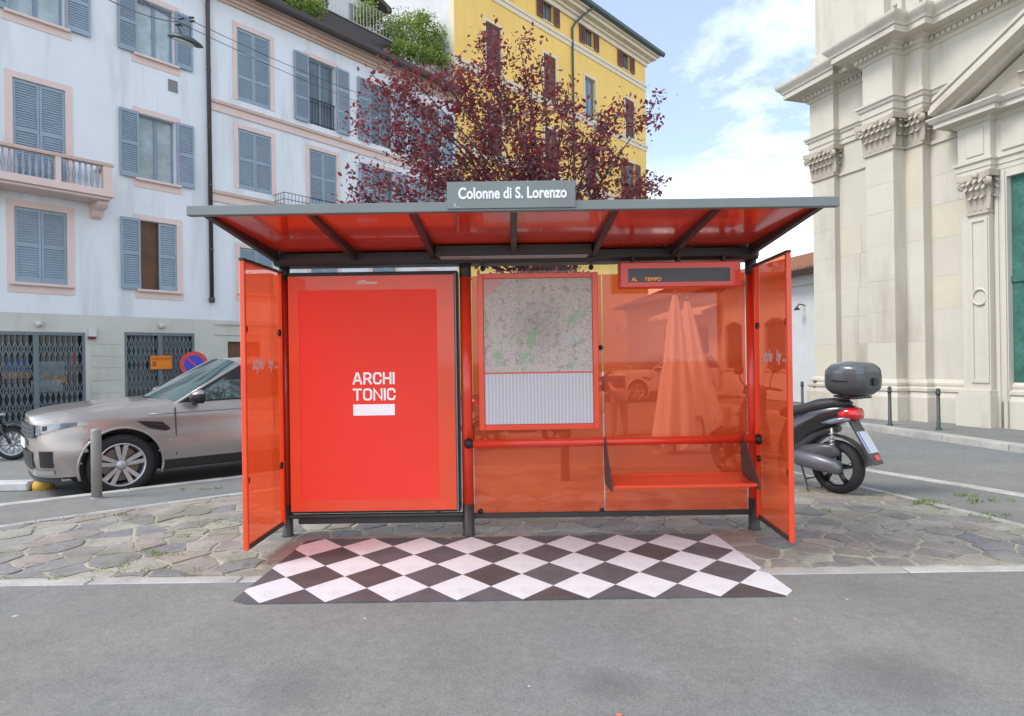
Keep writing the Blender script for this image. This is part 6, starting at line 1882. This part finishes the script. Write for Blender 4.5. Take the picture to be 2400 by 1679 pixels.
        # tail light
        g = MB(); kk = [n - 9, n - 8, n - 7, n - 6]
        lo2 = [body(.92, k) for k in kk]; hi2 = [body(1.06, k) for k in kk]
        g.v = [(p.x - .008, p.y * side * 1.006, p.z) for p in lo2] + [(p.x - .008, p.y * side * 1.006, p.z) for p in hi2]
        for q in range(3): g.face((q, q + 1, 4 + q + 1, 4 + q))
        g.build('tail_light', M['signred'], root_)
        wheel(root_, 0, side * .845, RW, .27, side); wheel(root_, WB, side * .845, RW, .27, side)
    # grille: frame and bars
    def bodyf(z, k): x, y = outline(z)[k]; return x, y
    g = MB(); rows = []
    for z in (.77, .93):
        rows.append([(outline(z)[k][0] + .022, outline(z)[k][1], z) for k in (9, 7, 5, 3, 1)] + [(outline(z)[0][0] + .022, 0, z)] + [(outline(z)[k][0] + .022, -outline(z)[k][1], z) for k in (1, 3, 5, 7, 9)])
    g.rings(rows, closed=False, cap=False); gr_ = g.build('grille', M['carblack'], root_)
    for z in (.80, .85, .90):
        g = MB(); g.tube([(outline(z)[k][0] + .026, outline(z)[k][1], z) for k in (9, 7, 5, 3, 1)] + [(outline(z)[0][0] + .026, 0, z)] + [(outline(z)[k][0] + .026, -outline(z)[k][1], z) for k in (1, 3, 5, 7, 9)], .006, 5); g.build('grille_bar', M['muffler'], gr_)
    g = MB(); rows = []
    for z in (.38, .60):
        rows.append([(outline(z)[k][0] + .020, outline(z)[k][1], z) for k in (7, 5, 3, 1)] + [(outline(z)[0][0] + .020, 0, z)] + [(outline(z)[k][0] + .020, -outline(z)[k][1], z) for k in (1, 3, 5, 7)])
    g.rings(rows, closed=False, cap=False); g.build('lower_grille', M['carblack'], root_)
    g = MB(); z = .68; x = outline(z)[0][0] + .024; g.box(x, x + .008, -.26, .26, z - .055, z + .055); g.build('number_plate', M['white_letter'], root_)
    g = MB(); rows = []
    for z in (.235, .305):
        rows.append([(outline(.33)[k][0] - .01, outline(.33)[k][1] * .985, z) for k in range(19, 0, -1)] + [(outline(.33)[0][0] - .01, 0, z)] + [(outline(.33)[k][0] - .01, -outline(.33)[k][1] * .985, z) for k in range(1, 20)])
    g.rings(rows, closed=False, cap=False); g.build('chin_spoiler', M['carblack'], root_)
    return root_
CA = R(41)
fwd = Vector((-math.cos(CA), -math.sin(CA), 0)); left_ = Vector((-fwd.y, fwd.x, 0))
wc = at(287, 1094, 8.1)
co = wc - left_ * .98
make_car('parked_car', 'champagne metallic off-road car parked along the kerb by the shelter', M['carpaint'], (co.x, co.y, z_road(co.x, co.y) - .0), math.atan2(fwd.y, fwd.x), 'parked cars')
wc = at(1462, 905, 24.0)
make_car('parked_car', 'white car parked far behind the red glass and parasols', M['carwhite'], (wc.x, wc.y, -.171), R(200), 'parked cars')

# ================================================================== scooters
M['blackgloss'] = mat('black_scooter_paint', (.018, .019, .022), .22, coat=.7)
M['greyplastic'] = mat('dark_grey_plastic', (.055, .060, .065), .42, coat=.2)
M['seatvinyl'] = mat('black_vinyl', (.025, .026, .028), .55, bump=.15, bscale=80)
M['taillens'] = mat('red_tail_lens', (.60, .012, .015), .15, coat=1.0)
M['plate'] = mat('number_plate_white', (.55, .58, .62), .5)
M['plateblue'] = mat('plate_blue', (.05, .12, .40), .5)
def loft(m_, st, n=16, e=2.5, axis='X'):
    """stations (pos, zc, half width, half height[, yc]) joined as one smooth skin"""
    rings = []
    for s_ in st:
        x, zc_, hw, hh = s_[:4]; yc = s_[4] if len(s_) > 4 else 0.0
        rg_ = []
        for k in range(n):
            a = 2 * PI * k / n; c_, q_ = math.cos(a), math.sin(a)
            y = yc + hw * math.copysign(abs(c_) ** (2 / e), c_); z = hh * math.copysign(abs(q_) ** (2 / e), q_)
            rg_.append((x, y, zc_ + z) if axis == 'X' else (x + z, y, zc_))
        rings.append(rg_)
    m_.rings(rings); return m_
def small_wheel(parent, x, R_, w, spokes=5):
    root_ = empty_part('wheel', parent, (x, 0, R_))
    g = MB(); g.smooth = True
    pr = []
    for k in range(11):
        a = PI * (k / 10) - PI / 2
        pr.append((R_ - w * .55 + w * .55 * math.cos(a), w / 2 * math.sin(a)))
    pr = [(R_ * .70, -w * .38)] + pr + [(R_ * .70, w * .38)]
    g.lathe(pr, n=36, axis='Y', cap=False); g.build('tyre', M['tyre'], root_)
    g = MB(); g.smooth = True
    g.lathe([(R_ * .72, -w * .4), (R_ * .66, -w * .36), (R_ * .64, 0), (R_ * .66, w * .36), (R_ * .72, w * .4)], n=36, axis='Y', cap=False)
    g.lathe([(R_ * .18, -w * .45), (R_ * .2, 0), (R_ * .18, w * .45)], n=16, axis='Y')
    for k in range(spokes):
        a = 2 * PI * k / spokes + .4
        g.tube([(R_ * .15 * math.cos(a), 0, R_ * .15 * math.sin(a)), (R_ * .4 * math.cos(a + .10), 0, R_ * .4 * math.sin(a + .10)), (R_ * .66 * math.cos(a), 0, R_ * .66 * math.sin(a))], [.035, .026, .032], 8)
    g.build('rim', M['blackgloss'] if spokes == 5 else M['alloy'], root_)
    return root_
def make_scooter(label, loc, rz, case=True, group=None, spokes=5):
    r_ = thing('scooter', label, 'scooter', loc, rz, group)
    XFr = 1.38
    small_wheel(r_, 0, .290, .155, spokes); small_wheel(r_, XFr, .295, .115, spokes)
    def sm(name, st, material, **kw):
        if name in ('tail_cowl', 'under_cowl', 'seat'):
            st = [(s_[0] + .27 * max(0.0, min(1.0, (.62 - s_[0]) / .62)), s_[1], s_[2] * 1.28, s_[3] * (1.42 if name == 'tail_cowl' else 1.25)) + tuple(s_[4:]) for s_ in st]
        g = MB(); g.smooth = True; loft(g, st, **kw); return g.build(name, M[material], r_)
    sm('tail_cowl', [(-.50, .905, .03, .02), (-.44, .895, .085, .05), (-.30, .86, .125, .085), (-.05, .78, .155, .125), (.20, .68, .170, .150), (.42, .58, .168, .165), (.56, .46, .14, .12), (.60, .42, .10, .07)], 'blackgloss', e=2.8)
    sm('under_cowl', [(-.28, .70, .06, .03), (-.12, .66, .10, .06), (.12, .55, .125, .11), (.34, .45, .13, .13), (.5, .38, .12, .08)], 'greyplastic')
    sm('seat', [(-.40, .975, .07, .02), (-.32, .985, .12, .045), (-.10, .945, .150, .060), (.08, .895, .158, .055), (.25, .875, .150, .055), (.45, .86, .125, .055), (.62, .84, .08, .04)], 'seatvinyl', e=3)
    sm('footboard', [(.50, .36, .15, .07), (.62, .34, .185, .05), (.85, .34, .19, .05), (.98, .37, .17, .07)], 'greyplastic', e=3.5)
    g = MB(); g.smooth = True
    rows = []
    for z, x, hw in ((.36, 1.00, .17), (.50, 1.04, .215), (.70, 1.08, .235), (.88, 1.09, .215), (1.0, 1.06, .15), (1.08, 1.03, .08)):
        rows.append([(x - .075 * (1 - abs(f) ** 2.2) * -1 - .02, hw * f, z + .02 * (1 - f * f)) for f in [-1 + 2 * k / 12 for k in range(13)]])
    back = [[(p[0] - .05 - .06 * (1 - (p[1] / .24) ** 2), p[1] * .97, p[2]) for p in row] for row in rows]
    rings = [row + b[::-1] for row, b in zip(rows, back)]
    g.rings(rings); g.build('leg_shield', M['blackgloss'], r_)
    sm('nose', [(1.08, .74, .14, .20), (1.16, .76, .11, .16), (1.22, .76, .06, .09), (1.24, .76, .02, .03)], 'blackgloss')
    g = MB(); g.smooth = True
    for s_ in (-1, 1): g.tube([(1.10, s_ * .075, .78), (XFr, s_ * .085, .295)], .024, 8)
    g.build('fork', M['greyplastic'], r_)
    g = MB(); g.smooth = True; rows = []
    for k in range(9):
        a = PI * (.10 + .62 * k / 8); rows.append([(XFr + (.33 + .02 * (1 - f * f)) * math.cos(a), .085 * f, .295 + (.33 + .02 * (1 - f * f)) * math.sin(a)) for f in [-1 + 2 * q / 6 for q in range(7)]])
    g.rings(rows, closed=False, cap=False); g.build('front_fender', M['blackgloss'], r_)
    sm('handlebar_cover', [(.90, 1.06, .05, .03), (.97, 1.09, .17, .055), (1.06, 1.10, .15, .065), (1.13, 1.07, .08, .045), (1.15, 1.06, .03, .02)], 'blackgloss')
    g = MB(); g.smooth = True; g.tube([(.90, -.36, 1.07), (.96, -.2, 1.10), (.99, 0, 1.10), (.96, .2, 1.10), (.90, .36, 1.07)], .018, 8); hb = g.build('handlebar', M['seatvinyl'], r_)
    for s_ in (-1, 1):
        g = MB(); g.smooth = True; g.tube([(.96, s_ * .22, 1.11), (1.0, s_ * .30, 1.22), (.98, s_ * .34, 1.30)], .008, 6); loft(g, [(.955, 1.33, .07, .045, s_ * .36), (.985, 1.33, .075, .05, s_ * .36), (1.01, 1.33, .05, .03, s_ * .36)]); g.build('mirror', M['blackgloss'], r_)
    sm('headlight', [(1.225, .80, .09, .035), (1.25, .80, .07, .022)], 'alloy')
    # drive side
    sm('air_box', [(-.10, .46, .02, .02, .13), (-.04, .47, .045, .075, .135), (.12, .45, .055, .095, .14), (.30, .42, .05, .09, .135), (.42, .40, .02, .04, .13)], 'greyplastic', e=3)
    sm('muffler', [(-.14, .30, .035, .035, .175), (-.10, .31, .07, .075, .175), (.10, .34, .08, .09, .175), (.34, .37, .08, .09, .17), (.46, .37, .045, .05, .15), (.52, .37, .02, .02, .14)], 'muffler')
    g = MB(); g.smooth = True; g.lathe([(.001, .175), (.05, .172), (.06, .12), (.045, .06)], (0, 0, .288), 'Y', 14); g.tube([(0, .135, .288), (.05, .135, .32), (.14, .15, .34)], .03, 8); g.build('hub_cover', M['muffler'], r_)
    g = MB(); g.smooth = True; P = [Vector((-.005, .14, .30)).lerp(Vector((-.02, .14, .72)), k / 6) for k in range(7)]
    g.tube(P, .014, 8); 
    coil = [P[0].lerp(P[6], .25 + .7 * k / 60) + Vector((.030 * math.cos(k * .75), .030 * math.sin(k * .75), 0)) for k in range(61)]
    g.tube(coil, .006, 5); g.build('shock_absorber', M['alloy'], r_)
    g = MB(); g.smooth = True; rows = []
    for k in range(8):
        a = PI * (.42 + .55 * k / 7); rows.append([(.335 * math.cos(a), .075 * f, .288 + .335 * math.sin(a) + .02 * (1 - f * f)) for f in [-1, -.5, 0, .5, 1]])
    g.rings(rows, closed=False, cap=False); g.build('rear_fender', M['greyplastic'], r_)
    g = MB(); g.smooth = True; loft(g, [(-.265, .865, .055, .035), (-.24, .875, .10, .065), (-.16, .88, .135, .072), (-.09, .86, .145, .06)], e=2.6); g.build('tail_light', M['taillens'], r_)
    for s_ in (-1, 1):
        g = MB(); g.smooth = True; loft(g, [(-.21, .82, .012, .012, s_ * .13), (-.15, .815, .03, .030, s_ * .145), (-.03, .79, .025, .028, s_ * .165), (.07, .77, .008, .008, s_ * .175)]); g.build('turn_signal', M['headglass'], r_)
    # plate holder
    def pq(t, off=0.0): return Vector((-.42 - .24 * t - off * .86, 0, .80 - .44 * t - off * -.5 * -1))
    g = MB()
    a, b = Vector((-.16, 0, .80)), Vector((-.42, 0, .36)); d_ = (b - a).normalized(); nn_ = Vector((-d_.z * -1, 0, d_.x * -1)); nn_ = Vector((d_.z, 0, -d_.x))
    if nn_.x > 0: nn_ = -nn_
    def quad(t0, t1, hw, off, th):
        p0_, p1_ = a.lerp(b, t0) + nn_ * off, a.lerp(b, t1) + nn_ * off; v = []
        for p_ in (p0_, p1_):
            for s_ in (-1, 1):
                for o_ in (0, th): q = p_ + nn_ * o_; v.append((q.x, s_ * hw, q.z))
        return v
    F6 = [(0, 1, 3, 2), (4, 6, 7, 5), (0, 4, 5, 1), (2, 3, 7, 6), (0, 2, 6, 4), (1, 5, 7, 3)]
    g.add(quad(0, 1, .085, 0, .03), F6); ph_ = g.build('plate_holder', M['greyplastic'], r_, bevel=.004)
    g = MB(); g.add(quad(.28, .76, .095, .0305, .004), F6); g.build('number_plate', M['plate'], ph_)
    g = MB(); g.add(quad(.285, .755, .012, .0348, .0006), F6); gb_ = g.build('plate_band', M['plateblue'], ph_); gb_.location = (0, .073, 0)
    g = MB(); g.add(quad(.82, .93, .04, .0305, .012), F6); g.build('reflector', M['taillens'], ph_)
    # centre stand
    g = MB()
    for s_ in (-1, 1): g.tube([(.36, s_ * .10, .26), (.30, s_ * .13, .13), (.26, s_ * .15, .005)], .014, 6)
    g.tube([(.30, -.13, .13), (.30, .13, .13)], .01, 6); g.build('stand', M['blackgloss'], r_)
    if case:
        tc_ = empty_part('top_case', r_, (-.17, 0, 1.055), 'dark grey rounded luggage box behind the seat'); tc_.scale = (1.0, 1.0, 1.22)
        g = MB(); g.smooth = True
        loft(g, [(-.225, .14, .13, .06), (-.215, .145, .185, .10), (-.16, .15, .225, .135), (0, .155, .240, .150), (.14, .150, .22, .135), (.205, .145, .17, .10), (.22, .14, .10, .05)], n=28, e=3.2); g.build('shell', M['greyplastic'], tc_)
        g = MB(); g.smooth = True
        loft(g, [(-.221, .185, .12, .045), (-.212, .195, .178, .07), (-.158, .20, .222, .095), (0, .205, .238, .105), (.14, .198, .218, .095), (.203, .19, .168, .07), (.219, .18, .09, .03)], n=28, e=3.0); lid = g.build('lid', M['casegloss'], tc_)
        g = MB(); g.smooth = True; g.tube([(-.23 * math.cos(t) * .98, .245 * math.sin(t), .142) for t in [-2.2 + 4.4 * k / 20 for k in range(21)]], .006, 5, cap=True); g.build('seam', M['carblack'], tc_)
        g = MB(); g.box(-.255, -.215, -.045, .045, .10, .165); g.build('latch', M['carblack'], tc_, bevel=.008)
        g = MB(); g.smooth = True
        for s_ in (-1, 1): g.tube([(.30, s_ * .09, -.09), (.10, s_ * .10, -.02), (-.15, s_ * .09, .0)], .014, 6)
        g.box(-.15, .15, -.10, .10, -.005, .012); g.build('carrier', M['blackgloss'], tc_)
    else:
        g = MB(); g.smooth = True; g.tube([(0, .12, .96), (-.2, .12, .98), (-.24, 0, .98), (-.2, -.12, .98), (0, -.12, .96)], .013, 6); g.build('grab_rail', M['blackgloss'], r_)
    return r_
M['casegloss'] = mat('grey_case_lid', (.085, .095, .105), .28, coat=.5)
sa_ = R(124)
p = onz(1970, 1172, -.085)
p.y += .05
make_scooter('black scooter with a grey luggage box parked behind the right side panel', (p.x, p.y, z_isl(0, p.y) - .004), sa_, True, 'parked scooters')
p = at(31, 1066, 11.3)
f_ = Vector((math.cos(R(12)), math.sin(R(12)), 0)); q = Vector((p.x, p.y, 0)) - f_ * 1.38
make_scooter('dark scooter with spoked wheel parked before the left shop grille', (q.x, q.y, -.168), R(12), False, 'parked scooters', 9)
p = onz(1200, 1062, -.17)
make_scooter('scooter parked beyond the shelter, glimpsed under the leaning rail', (p.x - .5, p.y + .4, -.17), R(15), False, 'parked scooters')

# ================================================================== closed parasols
M['canvas'] = mat('off_white_canvas', (.72, .69, .62), .9, var=.08, vscale=3, bump=.2, bscale=20)
def parasol(px_, Y, lean, label, ztop, z0=.42, rad=.26, seed=1):
    b = at(px_, 1060, Y); zb_ = z_isl(0, Y) if Y < 10.4 else -.17
    r_ = thing('closed_parasol', label, 'parasol', (b.x, Y, zb_), 0, 'closed parasols behind the shelter')
    rr = random.Random(seed)
    g = MB(); g.smooth = True; g.tube([(0, 0, 0), (lean, 0, ztop + .1)], .024, 10); g.build('pole', M['steel'], r_)
    g = MB(); g.box(-.3, .3, -.3, .3, 0, .06); g.build('base', M['concrete'], r_, bevel=.015)
    g = MB(); g.smooth = True; n = 48; rows = []
    K_ = 14
    for i in range(K_):
        t = i / (K_ - 1); z = ztop - (ztop - z0) * t
        rb = .035 + rad * (t ** .8) * (1 - .12 * math.exp(-((t - .42) / .08) ** 2))
        rows.append([(lean * z / ztop + rb * (1 + .24 * math.sin(6 * a + .5 + t * 1.2) + .10 * math.sin(13 * a + seed)) * math.cos(a), rb * (1 + .24 * math.sin(6 * a + .5 + t * 1.2)) * math.sin(a), z + (.10 * math.sin(6 * a + 1.0) if i == K_ - 1 else 0)) for a in [2 * PI * k / n for k in range(n)]])
    g.rings(rows, cap=False); g.build('canopy', M['canvas'], r_)
    g = MB(); zs_ = ztop - (ztop - z0) * .42; g.lathe([(rad * .62, -.02), (rad * .62, .02)], (lean * zs_ / ztop, 0, zs_), n=20, cap=False); g.build('strap', M['canvas'], r_)
    g = MB(); g.smooth = True; g.lathe([(.03, 0), (.035, .03), (.012, .07), (.001, .09)], (lean, 0, ztop + .02), n=10); g.build('finial', M['steel'], r_)
    return r_
parasol(1580, 10.6, .05, 'upright closed off-white parasol behind the shelter glass', 2.65, .22, .27, 1)
parasol(1655, 11.2, -.30, 'leaning closed off-white parasol beside the upright one', 2.60, .55, .25, 4)

# ================================================================== person behind the glass
def skin_body(name, joints, edges, parent, material, levels=2):
    me = bpy.data.meshes.new(name)
    keys = list(joints); ix = {k: i for i, k in enumerate(keys)}
    me.from_pydata([joints[k][0] for k in keys], [(ix[a], ix[b]) for a, b in edges], [])
    o = bpy.data.objects.new(name, me); COL.objects.link(o); o.parent = parent
    md = o.modifiers.new('skin', 'SKIN'); md.use_smooth_shade = True
    for i, k in enumerate(keys):
        sv = me.skin_vertices[0].data[i]; sv.radius = (joints[k][1], joints[k][2] if len(joints[k]) > 2 else joints[k][1]); sv.use_root = (k == 'pelvis')
    s_ = o.modifiers.new('subdivision', 'SUBSURF'); s_.levels = s_.render_levels = levels
    me.materials.append(material)
    return o
pp = onz(1452, 1024, -.17)
per = thing('person', 'person in a dark top bending forward with a pale bag, behind the glass', 'person', (pp.x, pp.y, -.17), R(12))
J = {'pelvis': ((0, 0, .90), .15, .12), 'spine': ((.0, .10, 1.04), .14, .12), 'chest': ((.0, .27, 1.17), .165, .13), 'neck': ((.0, .40, 1.24), .055), 'head0': ((.0, .46, 1.25), .08), 'head1': ((.0, .53, 1.22), .095, .10), 'head2': ((.0, .60, 1.15), .07),
     'shl': ((-.17, .29, 1.18), .075), 'ell': ((-.24, .34, .92), .050), 'wrl': ((-.22, .50, .74), .035), 'shr': ((.17, .29, 1.18), .075), 'elr': ((.25, .36, .93), .050), 'wrr': ((.22, .52, .76), .035),
     'hil': ((-.095, 0, .86), .10), 'knl': ((-.11, .03, .48), .068), 'anl': ((-.12, 0, .09), .045), 'tol': ((-.13, .16, .04), .04), 'hir': ((.095, 0, .86), .10), 'knr': ((.12, .04, .48), .068), 'anr': ((.13, -.03, .09), .045), 'tor': ((.14, .13, .04), .04)}
Ed = [('pelvis', 'spine'), ('spine', 'chest'), ('chest', 'neck'), ('neck', 'head0'), ('head0', 'head1'), ('head1', 'head2'), ('chest', 'shl'), ('shl', 'ell'), ('ell', 'wrl'), ('chest', 'shr'), ('shr', 'elr'), ('elr', 'wrr'),
      ('pelvis', 'hil'), ('hil', 'knl'), ('knl', 'anl'), ('anl', 'tol'), ('pelvis', 'hir'), ('hir', 'knr'), ('knr', 'anr'), ('anr', 'tor')]
hs = [(-.22, .50, .74, -1), (.22, .52, .76, 1)]
for hi, (hx, hy, hz_, s_) in enumerate(hs):
    w_ = 'wrl' if s_ < 0 else 'wrr'; J['palm%d' % hi] = ((hx, hy + .07, hz_ - .05), .034, .020); Ed.append((w_, 'palm%d' % hi))
    for fi, (dx, L_) in enumerate(((-.03, .06), (-.01, .07), (.01, .068), (.03, .052))):
        J['f%d%da' % (hi, fi)] = ((hx + dx, hy + .11, hz_ - .085), .0095); J['f%d%db' % (hi, fi)] = ((hx + dx, hy + .11 + L_ * .6, hz_ - .11 - L_ * .5), .008)
        Ed += [('palm%d' % hi, 'f%d%da' % (hi, fi)), ('f%d%da' % (hi, fi), 'f%d%db' % (hi, fi))]
    J['t%d' % hi] = ((hx - s_ * .05, hy + .09, hz_ - .05), .010); Ed.append(('palm%d' % hi, 't%d' % hi))
M['skin'] = mat('skin', (.46, .28, .20), .6)
M['darkcloth'] = mat('dark_cotton', (.035, .030, .034), .9, var=.2, vscale=6)
M['jeans'] = mat('grey_mauve_trousers', (.20, .17, .20), .9, var=.15, vscale=8)
skin_body('body', J, Ed, per, M['skin'], 1)
sk = lambda ks, f=1.13: {k: (J[k][0], *[q * f + .008 for q in J[k][1:]]) for k in ks}
JT = sk(['pelvis', 'spine', 'chest', 'shl', 'ell', 'shr', 'elr']); skin_body('jumper', JT, [e for e in Ed if e[0] in JT and e[1] in JT], per, M['darkcloth'], 1)
JL = sk(['pelvis', 'hil', 'knl', 'anl', 'hir', 'knr', 'anr'], 1.1); skin_body('trousers', JL, [e for e in Ed if e[0] in JL and e[1] in JL], per, M['jeans'], 1)
g = MB(); g.smooth = True; rings = []
for k in range(6):
    t = k / 5; rr_ = .112 * math.sin(PI * (.12 + .5 * t)) ; rings.append([(rr_ * math.cos(a), .50 + rr_ * .95 * math.sin(a) - .05 * t, 1.335 - .15 * t + .02 * math.sin(a)) for a in [2 * PI * q / 14 for q in range(14)]])
g.rings(rings); g.build('hair', M['bark'], per)
bg = thing('shoulder_bag', 'pale tan bag carried by the bending person', 'bag', (pp.x - .42, pp.y + .05, .52))
g = MB(); g.smooth = True; loft(g, [(-.14, .02, .03, .10), (-.12, .02, .07, .20), (0, .0, .09, .25), (.11, .02, .07, .22), (.13, .04, .03, .12)], n=16, e=3); g.build('sack', mat('tan_canvas', (.62, .46, .30), .9, var=.1), bg)
g = MB(); g.smooth = True; g.tube([(-.08, 0, .22), (-.02, 0, .42), (.10, .02, .55), (.22, .03, .62)], .014, 6); g.build('strap', M['bark'], bg)

# ================================================================== weeds in the joints
wr = random.Random(31)
def tuft(m_, x, y, z, n, h, sp):
    for _ in range(n):
        a = wr.uniform(0, 2 * PI); d = wr.random() * sp; bx_, by_ = x + math.cos(a) * d, y + math.sin(a) * d
        lean = wr.uniform(.2, 1.0) * h; ang = wr.uniform(0, 2 * PI); hh = h * wr.uniform(.5, 1.2); w = h * wr.uniform(.06, .13)
        px_, py_ = -math.sin(ang) * w, math.cos(ang) * w
        m_.cur = wr.choice((0, 0, 1, 2, 3))
        m_.add([(bx_ - px_, by_ - py_, z), (bx_ + px_, by_ + py_, z), (bx_ + math.cos(ang) * lean * .4 + px_ * .8, by_ + math.sin(ang) * lean * .4 + py_ * .8, z + hh * .65), (bx_ + math.cos(ang) * lean, by_ + math.sin(ang) * lean, z + hh)], [(0, 1, 2), (0, 2, 3)])
wm = MB()
spots = [(280, 1212, 60, 12), (310, 1345, 60, 9), (390, 1302, 110, 10), (270, 1330, 40, 8), (520, 1230, 90, 10), (480, 1250, 40, 8), (120, 1300, 20, 6), (1895, 1205, 60, 9), (1900, 1150, 40, 9), (2160, 1180, 90, 14), (2080, 1162, 30, 8), (2200, 1187, 40, 9), (2340, 1215, 60, 12),
         (470, 1140, 40, 12), (300, 1345, 30, 9), (60, 1235, 30, 9), (1750, 1255, 30, 6), (2310, 1175, 50, 14), (2250, 1160, 40, 12), (400, 1260, 30, 8), (150, 1215, 25, 9), (230, 1355, 30, 8), (2050, 1150, 20, 9), (440, 1345, 30, 8)]
for px_, py_, n, sz in spots:
    p = onz(px_, py_, -.01)
    for q in range(max(3, n // 8)):
        xx, yy = p.x + wr.gauss(0, .10) + wr.uniform(-.15, .15), p.y + wr.gauss(0, .05)
        if 4.4 < yy: tuft(wm, xx, yy, z_isl(0, yy) - .004, 16, .008 + sz * .0018, .06)
for k in range(260):
    y = wr.uniform(4.5, 9.3); x = lx(y) + wr.choice((.04, -.04, wr.uniform(0, rx(y) - lx(y)))) if wr.random() < .7 else rx(y) + wr.uniform(-.05, .05)
    if -1.95 < x < 1.9 and y < 5.7: continue
    tuft(wm, x, y, z_isl(0, y) - .004, 7, .014, .035)
M['moss'] = LEAF_G
stuff(tag(wm.build('weeds', LEAF_G, recalc=False), 'small green weeds and grass growing in the paving joints', 'weeds'))
# scraps on the asphalt
for px_, py_, col_, s_ in ((1450, 1676, (.75, .2, .08), .02), (1865, 1452, (.62, .25, .22), .014), (1240, 1610, (.5, .5, .48), .012), (1985, 1405, (.5, .5, .48), .012), (35, 1445, (.55, .5, .4), .03), (855, 1450, (.7, .7, .68), .012), (1528, 1550, (.3, .12, .1), .014)):
    p = onz(px_, py_, -.004)
    g = MB(); g.smooth = False
    ang = wr.uniform(0, PI)
    s_ *= .55
    pts_ = [(s_ * (1.5 if abs(math.cos(a)) > .5 else .8) * wr.uniform(.6, 1.2) * math.cos(a + ang), s_ * wr.uniform(.5, 1.1) * math.sin(a + ang)) for a in [2 * PI * k / 7 for k in range(7)]]
    g.prism(pts_, -.001, .004, lambda a, b, c: (a, b, c))
    tag(g.build('litter_scrap', mat('scrap', col_, .8), loc=(p.x, p.y, -.005)), 'tiny scrap of litter lying on the asphalt', 'litter', 'litter scraps on the asphalt')
